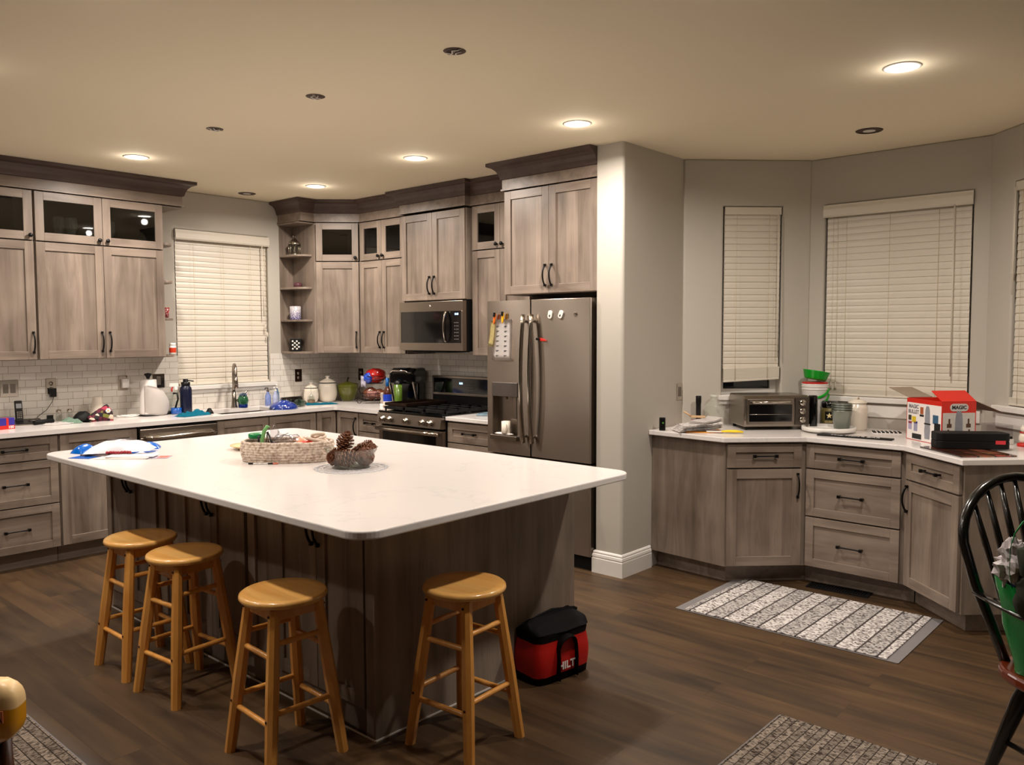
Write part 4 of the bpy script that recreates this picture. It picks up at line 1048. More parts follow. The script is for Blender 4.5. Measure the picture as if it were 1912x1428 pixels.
bm = bmesh.new(); p, q = (lp((-1, -1), .2)+lp((-1, 1), .2))/2, (lp((1, -1), .2)+lp((1, 1), .2))/2; tube(bm, [p, p.lerp(q, .5), q], [.008, .013, .008], 8); obj('stretcher', bm, M_WBLK, CH)
CHM = Matrix.Translation((-1.756, -6.12, 0)) @ Matrix.Rotation(radians(-33), 4, 'Z') @ Matrix.Scale(k, 4)
M_GBAG = mat('green_gift_bag', srgb(8, 130, 60), .18, var=.25, scale=8, bump=.35, bscale=30, coat=.5)
M_RIB = mat('green_ribbon', srgb(20, 170, 84), .3, var=.1)
M_CAMO = mat('camo_dark', srgb(34, 38, 22), .9, var=.5, scale=25, bump=.2); M_CAMOL = mat('camo_cream', srgb(206, 190, 120), .9, var=.1, bump=.2)
def chair_thing(name, label, cat, loc, rz=0):
    p = CHM @ Vector(loc); return thing(name, label, cat, p, radians(-33)+rz)
t = chair_thing('gift_bag', 'shiny green gift bag standing on the black chair seat', 'bag', (-.125, -.135, .467), .0)
bm = bmesh.new()
def gb(a, b):
    th = 2*pi*a; c_, s_ = cos(th), sin(th); hx = .115+.075*b; hy = .07+.02*b
    w_ = .012*noise.noise(Vector((c_*2, s_*2, b*3)))
    return Vector(((hx+w_)*math.copysign(abs(c_)**.45, c_), (hy+w_)*math.copysign(abs(s_)**.45, s_), .30*b+.012*math.sin(th*3)*b))
grid(bm, gb, 44, 10, wrapu=True); obj('bag_body', bm, M_GBAG, t)
bm = bmesh.new(); prism(bm, rrect(-.108, .108, -.062, .062, .02), .001, .004); obj('bag_bottom', bm, M_GBAG, t)
bm = bmesh.new()
rb = [(-.175, 0, .27), (-.215, -.02, .35), (-.235, -.04, .43), (-.225, -.045, .475), (-.205, -.05, .505), (-.175, -.05, .525), (-.14, -.05, .53), (-.11, -.055, .525)]
tube(bm, rb, [.003, .003, .004, .009, .013, .012, .010, .008], 8, flat=(1.3, .18))
tube(bm, [(-.125+.04*cos(a), -.06, .515+.03*sin(a)) for a in [i/14*2*pi for i in range(14)]], .010, 8, closed=True, flat=(.2, 1.4))
obj('ribbon_handle', bm, M_RIB, t)
t = chair_thing('stuffed_toy', 'dark green and cream camouflage stuffed toy poking out of the green gift bag', 'stuffed toy', (-.268, -.185, .70))
bm = bmesh.new(); blob(bm, (.05, 0, .17), (.075, .06, .075), 18, 12, .2, 3); blob(bm, (.03, -.0, .05), (.095, .065, .10), 18, 12, .2, 5); obj('plush_body', bm, M_CAMO, t)
bm = bmesh.new(); blob(bm, (-.045, -.055, .055), (.045, .035, .060), 16, 10, .15, 4); blob(bm, (.06, -.055, .15), (.03, .02, .045), 12, 8, .2, 9); obj('cream_patches', bm, M_CAMOL, t)
bm = bmesh.new(); tube(bm, [(-.06, -.02, .20), (-.055, -.03, .13), (-.02, -.03, .10)], [.03, .03, .02], 10); tube(bm, [(-.0, -.09, .06), (.03, -.10, .02), (.05, -.10, -.04)], [.006, .010, .008], 8); obj('arms', bm, M_CAMO, t)
t = chair_thing('tissue_paper', 'crumpled grey-white tissue sticking up at the left of the green gift bag', 'tissue paper', (-.285, -.12, .780))
bm = bmesh.new(); vs = blob(bm, (0, 0, .05), (.055, .04, .07), 26, 18, 0, 1)
for v in vs:
    n_ = noise.noise(v.co*48)*.55+noise.noise(v.co*90+Vector((5, 1, 2)))*.35; v.co = v.co+(v.co-Vector((0, 0, .05)))*n_
o = obj('crumpled_sheet', bm, mat('grey_tissue', srgb(186, 178, 178), .9, var=.15, scale=60), t)
for p in o.data.polygons: p.use_smooth = False
t = chair_thing('blue_box', 'dark blue item below the tissue in the green gift bag', 'box', (-.275, -.12, .735))
bm = bmesh.new(); box(bm, -.03, .07, -.04, .04, .0, .065); obj('box_body', bm, mat('navy_card', srgb(18, 40, 84), .6), t, bevel=.004)

# yellow bag at lower left, on a low dark stool
t = thing('side_stool', 'small dark wooden stool at the bottom left corner under the yellow bag', 'stool', (-4.345, -3.885, 0), radians(-48.3))
bm = bmesh.new(); prism(bm, rrect(-.115, .115, -.115, .115, .03), .375, .40); obj('seat', bm, wood_mat('dark_walnut', srgb(40, 20, 12), srgb(78, 44, 26), 'y'), t, bevel=.008)
for sx in (-1, 1):
    for sy in (-1, 1):
        bm = bmesh.new(); tube(bm, [(sx*.085, sy*.085, .375), (sx*.10, sy*.10, 0)], [.02, .014], 10); obj('leg', bm, bpy.data.materials['dark_walnut'], t)
M_YBAG = mat('yellow_film_bag', srgb(214, 150, 28), .25, var=.12, scale=9, coat=.4, bump=.3, bscale=25); M_YCR = mat('cream_film', srgb(240, 206, 150), .35, var=.08)
t = thing('yellow_bag', 'yellow and cream packaged bag cut off by the bottom left corner of the photo', 'bag', (-4.268, -3.955, .401), radians(41.7-90))
bm = bmesh.new()
def yb(a, b):
    th = 2*pi*a; c_, s_ = cos(th), sin(th); f = 1-abs(b*2-1)**4*.45; 
    return Vector((.085*f*math.copysign(abs(c_)**.6, c_)-.0, .045*f*math.copysign(abs(s_)**.6, s_), .17*b+.004*noise.noise(Vector((c_*2, s_*2, b*4)))))
grid(bm, yb, 30, 12, wrapu=True)
for f in bm.faces: f.material_index = 1 if f.calc_center_median().z > .095 else 0
bmesh.ops.holes_fill(bm, edges=[e for e in bm.edges if e.is_boundary])
yo = obj('film_bag', bm, [M_YBAG, M_YCR], t)
bm = bmesh.new(); box(bm, .0, .058, -.0475, -.046, .066, .10); obj('label_patch', bm, mat('pink_label', srgb(236, 150, 120), .5, var=.05), t)
text('USA', .022, mat('dark_red_ink', srgb(70, 14, 30), .5, var=0), t, 'lettering', (.036, -.048, .073), (pi/2, 0, 0))

# ================================================================ small things
Z = .914
def drape(bm, w, d, amp, seed, th=.004, nx=14, ny=10, base=.002, shape=None):
    def fn(a, b):
        x = w*(a-.5); y = d*(b-.5)
        e = min(a, 1-a, b, 1-b)*6; e = min(1, e)
        n_ = abs(noise.noise(Vector((x*14+seed, y*14, seed))))+.6*abs(noise.noise(Vector((x*30, y*30+seed, seed*2))))
        z = base+amp*(.25+n_)*e
        ex = 1+.18*noise.noise(Vector((b*3, seed, 1))); ey = 1+.18*noise.noise(Vector((a*3, seed, 5)))
        return Vector((x*ex, y*ey, z*(shape(a, b) if shape else 1)))
    vs = grid(bm, fn, nx, ny)
    bmesh.ops.solidify(bm, geom=bm.faces[:], thickness=-th)
    for v in bm.verts: v.co.z = max(v.co.z, .0005)
def one(name, label, cat, loc, bm, m, rz=0, part=None, group=None, **k):
    t = thing(name, label, cat, loc, rz, group); obj(part or name+'_body', bm, m, t, **k); return t
def sub(t, name, bm, m, **k): return obj(name, bm, m, t, **k)

# ---- switch and outlet plates
def plate(label, loc, rz, w=.075, h=.115, kind='outlet', m=M_CHROME, cat='outlet'):
    t = thing('wall_plate', label, cat, loc, rz)
    bm = bmesh.new(); prism_axis(bm, [(-w/2, -h/2), (w/2, -h/2), (w/2, h/2), (-w/2, h/2)], -.006, -.0004, 'y'); sub(t, 'cover_plate', bm, m, bevel=.002)
    n = max(1, int(w/.055))
    for i in range(n):
        x = (i-(n-1)/2)*.046
        bm = bmesh.new()
        if kind == 'outlet':
            for zz in (-.02, .02):
                vs = lathe(bm, [(0, 0), (.015, 0), (.015, .002), (0, .002)], seg=14); xform(vs, Matrix.Translation((x, -.006, zz)) @ Matrix.Rotation(radians(90), 4, 'X'))
            sub(t, 'sockets', bm, M_STEEL)
        else:
            box(bm, x-.016, x+.016, -.010, -.005, -.033, .033); sub(t, 'switch_rocker', bm, m2_, bevel=.001)
    return t
m2_ = mat('grey_switch', srgb(120, 112, 104), .35, .5, var=.03)
M_BRZ = mat('dark_bronze_plate', srgb(52, 32, 24), .3, .7, var=.1)
plate('double switch plate above the cordless phone', (-2.995, -.008, 1.165), 0, .118, .118, 'switch', cat='switch')
plate('chrome outlet plate with a plugged-in charger above the phone', (-2.72, -.008, 1.168), 0, .072, .115)
plate('chrome outlet plate with white timer plugged in, left of the paper towels', (-2.20, -.008, 1.168), 0, .072, .115)
plate('chrome double plate behind the paper towel roll', (-1.915, -.008, 1.172), 0, .100, .115, 'switch', cat='switch')
plate('dark bronze outlet plate above the cream canisters', (-.595, -.008, 1.163), 0, .072, .115, m=M_BRZ)
plate('dark bronze outlet plate on the tile behind the fruit rack', (-.008, -.19, 1.155), -pi/2, .072, .115, m=M_BRZ)
plate('chrome switch plate on the grey wall left of the bay counter', (0.0, -3.675, 1.145), 0, .075, .115, 'switch', cat='switch')
t = thing('plug_adapter', 'white plug-in timer on the outlet left of the paper towels', 'plug', (-2.193, -.0145, 1.16), 0)
bm = bmesh.new(); box(bm, -.022, .03, -.03, 0, -.03, .042); sub(t, 'adapter_body', bm, M_WHITE, bevel=.004)
t = thing('phone_charger', 'black plug-in charger with thin cord running down to the phone', 'charger', (-2.715, -.0145, 1.125), 0)
bm = bmesh.new(); box(bm, -.02, .02, -.035, 0, -.035, .03); sub(t, 'charger_body', bm, M_BLACK, bevel=.003)
bm = bmesh.new(); tube(bm, [(0, -.03, -.035), (-.01, -.025, -.07), (-.05, -.02, -.13), (-.10, -.02, -.165), (-.14, -.04, -.20)], .0022, 6); sub(t, 'cord', bm, M_BLACK)

# ---- left counter
t = thing('cordless_phone', 'black cordless phone standing in its answering machine base', 'telephone', (-2.925, -.15, Z), radians(-8))
bm = bmesh.new(); prism_axis(bm, [(-.065, 0), (.065, 0), (.065, .035), (-.065, .012)], -.085, .085, 'x'); sub(t, 'answering_base', bm, M_BLACK, bevel=.004)
bm = bmesh.new(); box(bm, -.087, .087, -.0665, .06, .0, .008); sub(t, 'silver_trim', bm, M_NICKEL, bevel=.003)
bm = bmesh.new(); vs = prism(bm, rrect(-.024, .024, -.013, .013, .008, 3), 0, .150); xform(vs, Matrix.Translation((-.052, .01, .02)) @ Matrix.Rotation(radians(-12), 4, 'X')); h = sub(t, 'handset', bm, M_BLACK, bevel=.004)
bm = bmesh.new(); vs = box(bm, -.017, .017, -.0145, -.0125, .095, .128); xform(vs, Matrix.Translation((-.052, .01, .02)) @ Matrix.Rotation(radians(-12), 4, 'X')); sub(h, 'screen', bm, mat('grey_lcd', srgb(150, 156, 160), .2, var=.05))
bm = bmesh.new()
for r in range(4):
    for c_ in range(3):
        vs = box(bm, -.014+c_*.011, -.007+c_*.011, -.0148, -.012, .025+r*.013, .032+r*.013); xform(vs, Matrix.Translation((-.052, .01, .02)) @ Matrix.Rotation(radians(-12), 4, 'X'))
sub(h, 'keypad', bm, M_NICKEL)
bm = bmesh.new(); vs = tube(bm, [(.03+.028*cos(a), .01+.022*sin(a), .030+.004*sin(a)) for a in [i/18*2*pi for i in range(18)]], .0025, 6, closed=True); sub(t, 'dial_ring', bm, M_NICKEL)
t = thing('battery_box', 'small blue and red cardboard box reading 100 at the left photo edge', 'box', (-3.155, -.36, Z), radians(12))
bm = bmesh.new(); box(bm, -.07, .07, -.03, .03, 0, .075); cb = sub(t, 'carton', bm, mat('purple_blue_card', srgb(52, 42, 140), .4, var=.15), bevel=.001)
bm = bmesh.new(); box(bm, -.0705, .0705, -.0308, .0308, .0, .026); box(bm, .015, .03, -.031, .031, .02, .0755); sub(cb, 'red_band', bm, M_RED)
text('100', .026, M_PAPER, cb, 'lettering', (.045, -.0312, .013), (pi/2, 0, 0), bold=.0006)
t = thing('face_mask', 'crumpled white face masks with loops beside the phone', 'face mask', (-2.80, -.33, Z), radians(20))
bm = bmesh.new(); drape(bm, .16, .10, .022, 3); sub(t, 'mask_cloth', bm, M_PAPER)
bm = bmesh.new(); tube(bm, [(.06, -.03, .008), (.09, -.05, .004), (.12, -.04, .004), (.11, -.01, .006), (.07, 0, .012)], .0022, 6); sub(t, 'ear_loop', bm, M_WHITE)
bm = bmesh.new(); tube(bm, [(-.11, .06, .016), (-.05, .075, .018), (.03, .07, .018)], .016, 10); one('glasses_case', 'long black glasses case behind the white masks', 'glasses case', (-2.80, -.29, Z), bm, M_BLACKM, radians(10))
M_MINT = mat('mint_fabric', srgb(150, 180, 160), .8, var=.12, bump=.2)
bm = bmesh.new(); drape(bm, .15, .13, .035, 8); one('face_mask', 'pale green cloth mask left of the black cap', 'face mask', (-2.685, -.28, Z), bm, M_MINT, radians(-30), part='mask_cloth')
for i, (x, y) in enumerate(((-2.70, -.085), (-2.625, -.085))):
    t = thing('spice_jar', ['left little glass jar with silver lid behind the mint mask', 'right little glass jar with silver lid behind the black cap'][i], 'jar', (x, y, Z), 0, 'little spice jars')
    bm = bmesh.new(); lathe(bm, [(0, .002), (.018, .0), (.02, .01), (.02, .06), (.016, .066)], seg=18, cap=False); sub(t, 'glass_jar', bm, M_CLEAR)
    bm = bmesh.new(); lathe(bm, [(.0, .086), (.017, .084), (.019, .066), (0, .066)], seg=18, cap=False); sub(t, 'lid', bm, M_CHROME)
bm = bmesh.new(); box(bm, -.02, .02, -.01, .01, 0, .05); one('black_canister', 'small black box behind the white masks', 'box', (-2.765, -.10, Z), bm, M_BLACK, bevel=.002)
bm = bmesh.new(); lathe(bm, [(0, 0), (.052, 0), (.054, .02), (.050, .07), (.032, .15), (.030, .165), (.022, .168), (.0, .160)], seg=28, cap=False); one('white_vase', 'tapered white vase behind the floral pouch', 'vase', (-2.44, -.12, Z), bm, M_CERAM)
t = thing('knit_hat', 'black hat lying between the mint mask and floral pouch', 'hat', (-2.600, -.26, Z), radians(10))
bm = bmesh.new(); vs = blob(bm, (0, 0, .0), (.075, .06, .075), 22, 14, .12, 2)
for v in vs: v.co.z = max(v.co.z, 0.0)
sub(t, 'crown', bm, M_BLACKM)
bm = bmesh.new(); drape(bm, .10, .08, .01, 4, base=.01); vs = bm.verts[:]
for v in vs: v.co += Vector((.02, -.06, 0))
sub(t, 'brim', bm, M_BLACKM)
def floral():
    m, nt, b = newmat('dark_floral_fabric'); L = nt.links.new; N = nt.nodes.new
    tc = N('ShaderNodeTexCoord'); vo = N('ShaderNodeTexVoronoi'); vo.inputs['Scale'].default_value = 34; L(tc.outputs['Object'], vo.inputs['Vector'])
    cr = N('ShaderNodeValToRGB'); cr.color_ramp.interpolation = 'CONSTANT'; E_ = cr.color_ramp.elements
    E_[0].position = 0; E_[0].color = srgb(40, 14, 26); E_[1].position = .3; E_[1].color = srgb(92, 24, 44)
    for p, c in ((.5, srgb(30, 22, 30)), (.66, srgb(120, 124, 48)), (.78, srgb(176, 60, 84)), (.88, srgb(214, 196, 176))): e = E_.new(p); e.color = c
    bw = N('ShaderNodeSeparateColor'); L(vo.outputs['Color'], bw.inputs[0]); L(bw.outputs[0], cr.inputs['Fac']); L(cr.outputs['Color'], b.inputs['Base Color']); b.inputs['Roughness'].default_value = .8
    return m
t = thing('floral_pouch', 'dark floral patterned fabric pouch lying on its side', 'pouch', (-2.485, -.30, Z), radians(-6))
bm = bmesh.new()
def pf(a, b):
    x = -.10+.17*a; hh = .035+.085*min(1, a*1.25) - (.05*max(0, a-.85)/.15)
    th = pi*b; return Vector((x, -.045*cos(th)*(1+.2*sin(a*9)), max(0, hh*sin(th)**.7)+.003*noise.noise(Vector((a*9, b*9, 1)))))
grid(bm, pf, 18, 14); bmesh.ops.holes_fill(bm, edges=[e for e in bm.edges if e.is_boundary]); sub(t, 'fabric_pouch', bm, floral())
bm = bmesh.new()
for k_ in range(6): a = k_*pi/3; blob(bm, (.035+.011*cos(a), -.047, .075+.011*sin(a)), (.008, .003, .008), 8, 6)
blob(bm, (.035, -.049, .075), (.005, .003, .005), 8, 6, mi=1); sub(t, 'white_flower_patch', bm, [M_WHITE, M_YEL])
t = thing('white_cable', 'coiled white cable at the foot of the paper towel roll', 'cable', (-2.235, -.18, Z))
bm = bmesh.new(); pts = []
for i in range(60): a = i/60*2*pi*3.4; r_ = .045+.02*sin(a*.7); pts.append((r_*1.4*cos(a), r_*.7*sin(a), .006+.008*abs(sin(a*1.7))))
pts += [(.12, .02, .004), (.16, .08, .01)]; tube(bm, pts, .0032, 6); sub(t, 'cord', bm, M_WHITE)
t = thing('paper_towel_roll', 'white paper towel roll with a loose sheet on a holder with black knob', 'paper towels', (-2.085, -.20, Z))
bm = bmesh.new(); lathe(bm, [(0, 0), (.075, 0), (.078, .004), (.075, .008), (.01, .010), (.007, .012), (.007, .285), (0, .285)], seg=28, cap=False); sub(t, 'holder', bm, M_BLACK)
bm = bmesh.new(); lathe(bm, [(.012, .288), (.014, .30), (.030, .322), (.028, .328), (.0, .334)], seg=20, cap=False); sub(t, 'knob', bm, M_BLACK)
bm = bmesh.new(); lathe(bm, [(.02, .012), (.066, .012), (.067, .02), (.060, .275), (.058, .282), (.02, .282), (.02, .012)], seg=32, cap=False); sub(t, 'towel_roll', bm, M_PAPER)
bm = bmesh.new()
def tw(a, b):
    p0 = Vector((-.068, -.02, .0)); ang_ = -2.5+2.6*a; r_ = .067+.055*a*a+.035*math.sin(pi*b)*a
    zt = .235-.0*a; x = r_*cos(ang_)+.03*b*a; y = r_*sin(ang_)
    return Vector((x, y, .006+(zt*(1-.30*a*a)-.0)*(1-b) ))
grid(bm, tw, 14, 12); bmesh.ops.solidify(bm, geom=bm.faces[:], thickness=.0012); sub(t, 'loose_sheet', bm, M_PAPER)
t = thing('blender_jug', 'clear jug with black handle and base beside the paper towels', 'jug', (-1.935, -.18, Z), radians(-50))
bm = bmesh.new(); lathe(bm, [(.036, .02), (.040, .05), (.058, .16), (.060, .17)], seg=24, cap=False); sub(t, 'clear_jug', bm, M_CLEAR)
bm = bmesh.new(); lathe(bm, [(0, 0), (.045, 0), (.046, .018), (.037, .024), (0, .024)], seg=24, cap=False); sub(t, 'base', bm, M_BLACK)
bm = bmesh.new(); tube(bm, [(.056, 0, .165), (.088, 0, .165), (.094, 0, .12), (.072, 0, .05), (.042, 0, .025)], .008, 8); sub(t, 'handle', bm, M_BLACK)
t = thing('spray_bottle', 'clear spray bottle half full of blue liquid with red trigger', 'spray bottle', (-1.885, -.24, Z), radians(160))
bm = bmesh.new(); lathe(bm, [(0, .001), (.040, .001), (.043, .01), (.040, .07), (.030, .13), (.014, .185), (.013, .20)], seg=24, cap=False); sub(t, 'bottle', bm, M_CLEAR)
bm = bmesh.new(); lathe(bm, [(0, .003), (.039, .003), (.0415, .012), (.0405, .050), (0, .050)], seg=24, cap=False); sub(t, 'blue_liquid', bm, mat('blue_liquid', srgb(0, 90, 190), .15, var=.05))
bm = bmesh.new(); lathe(bm, [(.015, .195), (.015, .215), (.010, .22), (0, .22)], seg=16, cap=False); box(bm, -.02, .05, -.011, .011, .218, .245); sub(t, 'spray_head', bm, M_WHITE, bevel=.003)
bm = bmesh.new(); tube(bm, [(.022, 0, .218), (.03, 0, .20), (.028, 0, .178)], .006, 8, flat=(1, 1.4)); sub(t, 'trigger', bm, M_RED)
t = thing('water_bottle', 'tall navy blue insulated water bottle with black loop lid', 'bottle', (-1.800, -.235, Z), radians(-42))
bm = bmesh.new(); lathe(bm, [(0, 0), (.042, 0), (.045, .006), (.046, .19), (.042, .208), (.030, .222), (.028, .228)], seg=30, cap=False); sub(t, 'steel_bottle', bm, mat('navy_powder_coat', srgb(12, 18, 46), .35, var=.05))
bm = bmesh.new(); lathe(bm, [(.034, .224), (.035, .25), (.020, .252), (.019, .275), (0, .276)], seg=24, cap=True)
tube(bm, [(.0, 0, .262), (.03, 0, .262), (.062, 0, .258)], .006, 8, flat=(.8, 1.5)); sub(t, 'loop_lid', bm, M_BLACK)
M_TEAL = mat('teal_cloth', srgb(0, 128, 156), .9, var=.18, bump=.3, bscale=120)
bm = bmesh.new(); drape(bm, .26, .13, .042, 5, nx=26, ny=16, th=.006); one('dish_cloth', 'rumpled teal cloth left of the sink', 'cloth', (-1.86, -.455, Z), bm, M_TEAL, radians(12), part='cloth')
bm = bmesh.new(); drape(bm, .30, .15, .016, 9, nx=26, ny=16, th=.006); one('dish_cloth', 'teal cloth spread in front of the cream canisters', 'cloth', (-.60, -.36, Z), bm, M_TEAL, radians(-20), part='cloth')
bm = bmesh.new(); lathe(bm, [(0, .045), (.012, .042), (.028, .012), (.034, 0), (0, 0)], seg=20, cap=False); one('sink_stopper', 'small black rubber stopper at the left rim of the sink', 'sink stopper', (-1.69, -.40, Z), bm, M_BLACKM)
t = thing('brush_jar', 'small green and blue jar with wire clasp right of the faucet', 'jar', (-1.235, -.13, Z))
bm = bmesh.new(); lathe(bm, [(0, .0), (.036, 0), (.038, .03), (.046, .06), (.040, .09), (.030, .105)], seg=22, cap=False); sub(t, 'jar_body', bm, mat('green_swirl_glass', srgb(40, 96, 64), .1, var=.6, scale=24, coat=.6))
bm = bmesh.new(); lathe(bm, [(.0375, .002), (.0392, .03), (.0375, .032)], seg=22, cap=False); sub(t, 'blue_band', bm, mat('deep_blue', srgb(14, 40, 110), .15, var=.05))
bm = bmesh.new(); lathe(bm, [(.034, .100), (.030, .118), (.012, .126), (.0, .13)], seg=22, cap=True); sub(t, 'lid', bm, M_CLEARB)
for i, (x, y, kx) in enumerate(((-.98, -.11, 0), (-.93, -.15, 1), (-.885, -.10, 2))):
    t = thing('soap_bottle', ['blue and white soap bottle with brown pump, left of the three behind the dishes', 'blue dish soap bottle with white body, middle of the three behind the dishes', 'clear soap bottle with white pump, right of the three behind the dishes'][i], 'soap bottle', (x, y, Z), radians(200+20*i), 'soap bottles by the sink')
    bm = bmesh.new(); hh = (.115, .12, .14)[i]; lathe(bm, [(0, .0), (.030, 0), (.032, .02), (.030, hh*.75), (.014, hh), (.013, hh+.01)], seg=20, cap=False, sy=.75)
    sub(t, 'bottle', bm, [mat('blue_white_label', srgb(120, 136, 190), .3, var=.5, scale=40), mat('pale_blue_bottle', srgb(170, 176, 206), .25, var=.4, scale=30), M_CLEARB][i])
    bm = bmesh.new(); lathe(bm, [(.012, hh+.008), (.012, hh+.02), (.004, hh+.022), (.004, hh+.04), (0, hh+.04)], seg=12, cap=False); tube(bm, [(0, 0, hh+.042), (.03, 0, hh+.042), (.038, 0, hh+.034)], .0055, 8, flat=(.8, 1.2)); sub(t, 'pump', bm, [mat('bronze_pump', srgb(74, 56, 44), .3, .6, var=.1), M_WHITE, M_WHITE][i])
def enamel():
    m, nt, b = newmat('blue_speckled_enamel'); L = nt.links.new; N = nt.nodes.new
    tc = N('ShaderNodeTexCoord'); nz = N('ShaderNodeTexNoise'); nz.inputs['Scale'].default_value = 38; nz.inputs['Detail'].default_value = 3; L(tc.outputs['Object'], nz.inputs['Vector'])
    cr = N('ShaderNodeValToRGB'); cr.color_ramp.elements[0].position = .60; cr.color_ramp.elements[0].color = srgb(20, 48, 130); cr.color_ramp.elements[1].position = .64; cr.color_ramp.elements[1].color = srgb(170, 186, 220)
    L(nz.outputs['Fac'], cr.inputs['Fac']); L(cr.outputs['Color'], b.inputs['Base Color']); b.inputs['Roughness'].default_value = .15; b.inputs['Coat Weight'].default_value = .6
    return m
t = thing('blue_bowl', 'blue speckled bowl turned upside down at the sink edge', 'bowl', (-1.075, -.50, Z))
bm = bmesh.new(); lathe(bm, [(.118, .0), (.121, .003), (.110, .030), (.082, .052), (.045, .064), (.044, .070), (.036, .070), (.034, .064), (0, .062)], seg=36, cap=False); sub(t, 'bowl', bm, enamel())
t = thing('smoked_tumbler', 'large smoked glass tumbler lying on its side', 'glass', (-.86, -.29, Z+.042), radians(-10))
bm = bmesh.new(); vs = lathe(bm, [(0, -.09), (.036, -.09), (.042, .09), (.039, .09), (.034, -.08), (0, -.08)], seg=26, cap=False); xform(vs, Matrix.Rotation(radians(90), 4, 'Y')); sub(t, 'glass_wall', bm, M_SMOKE)
t = thing('drinking_glass', 'clear drinking glass lying tilted in front of the smoked tumbler', 'glass', (-.855, -.43, Z+.033), radians(-150))
bm = bmesh.new(); vs = lathe(bm, [(0, -.06), (.026, -.06), (.034, .06), (.032, .06), (.024, -.05), (0, -.05)], seg=24, cap=False); xform(vs, Matrix.Rotation(radians(84), 4, 'Y')); sub(t, 'glass_wall', bm, mat('greenish_glass', srgb(60, 84, 66), .05, var=.1, alpha=.45))
bm = bmesh.new(); tube(bm, [(0, 0, 0), (.012, .012, .05), (.03, .03, .11)], [.012, .008, .009], 8); one('dish_brush', 'brown-handled dish brush leaning out beside the faucet', 'brush', (-1.215, -.075, Z), bm, mat('brush_brown', srgb(100, 70, 50), .5), part='brush_handle')
def canister(label, loc, r, h, grp):
    t = thing('cream_canister', label, 'canister', loc, 0, grp)
    bm = bmesh.new(); lathe(bm, [(0, 0), (r*.62, 0), (r*.82, h*.08), (r, h*.35), (r*1.0, h*.55), (r*.93, h*.8), (r*.88, h), (r*.84, h), (0, h*.98)], seg=36, cap=False); sub(t, 'pot', bm, M_CERAM)
    bm = bmesh.new(); lathe(bm, [(r*.89, h*.985), (r*.92, h), (r*.92, h*1.03), (r*.88, h*1.04)], seg=36, cap=False); sub(t, 'black_rim', bm, M_BLACK)
    bm = bmesh.new(); lathe(bm, [(r*.9, h*1.035), (r*.86, h*1.07), (r*.45, h*1.19), (r*.15, h*1.24), (r*.13, h*1.29), (r*.24, h*1.33), (r*.22, h*1.38), (0, h*1.39)], seg=36, cap=False); sub(t, 'lid', bm, M_CERAM)
canister('small cream ceramic canister with black rim behind the wine glass', (-.545, -.135, Z), .068, .135, 'cream canisters'); canister('tall cream ceramic canister with black rim in the corner', (-.375, -.155, Z), .088, .175, 'cream canisters')
t = thing('wine_glass', 'upside-down stemmed wine glass in front of the small cream canister', 'wine glass', (-.60, -.215, Z))
bm = bmesh.new(); lathe(bm, [(.028, 0), (.034, .03), (.028, .065), (.006, .082), (.003, .09), (.003, .15), (.010, .155), (.028, .158), (.026, .161), (0, .160)], seg=24, cap=False); sub(t, 'glass_wall', bm, M_CLEAR)
bm = bmesh.new(); lathe(bm, [(.0325, .006), (.0355, .03), (.0325, .032)], seg=24, cap=False); sub(t, 'printed_band', bm, mat('brown_print', srgb(120, 96, 70), .5, var=.6, scale=70))
M_PEP = mat('olive_green_glaze', srgb(96, 98, 22), .1, var=.25, scale=10, coat=.8)
t = thing('pepper_jar', 'olive green ceramic jar shaped like a bell pepper', 'jar', (-.195, -.225, Z))
def pepper(z0, z1, bm, close):
    def fn(a, b):
        th = 2*pi*a; f = z0+(z1-z0)*b; lob = 1+.10*abs(cos(th*2))**.6-.05
        r_ = (.055+.045*math.sin(min(1, f/.75)*pi/2)-.0) * (1 if f < .8 else max(.12, math.cos((f-.8)/.2*pi/2*.92)))
        return Vector((r_*lob*cos(th), r_*lob*sin(th), .185*f))
    grid(bm, fn, 48, 12, wrapu=True); bmesh.ops.holes_fill(bm, edges=[e for e in bm.edges if e.is_boundary])
bm = bmesh.new(); pepper(0, .72, bm, 1); sub(t, 'pot', bm, M_PEP)
bm = bmesh.new(); pepper(.725, 1.0, bm, 1); l_ = sub(t, 'lid', bm, M_PEP)
bm = bmesh.new(); tube(bm, [(0, 0, .17), (-.004, 0, .195), (.008, 0, .22)], [.011, .007, .009], 8); sub(l_, 'stem', bm, mat('brown_stem', srgb(60, 50, 20), .3))
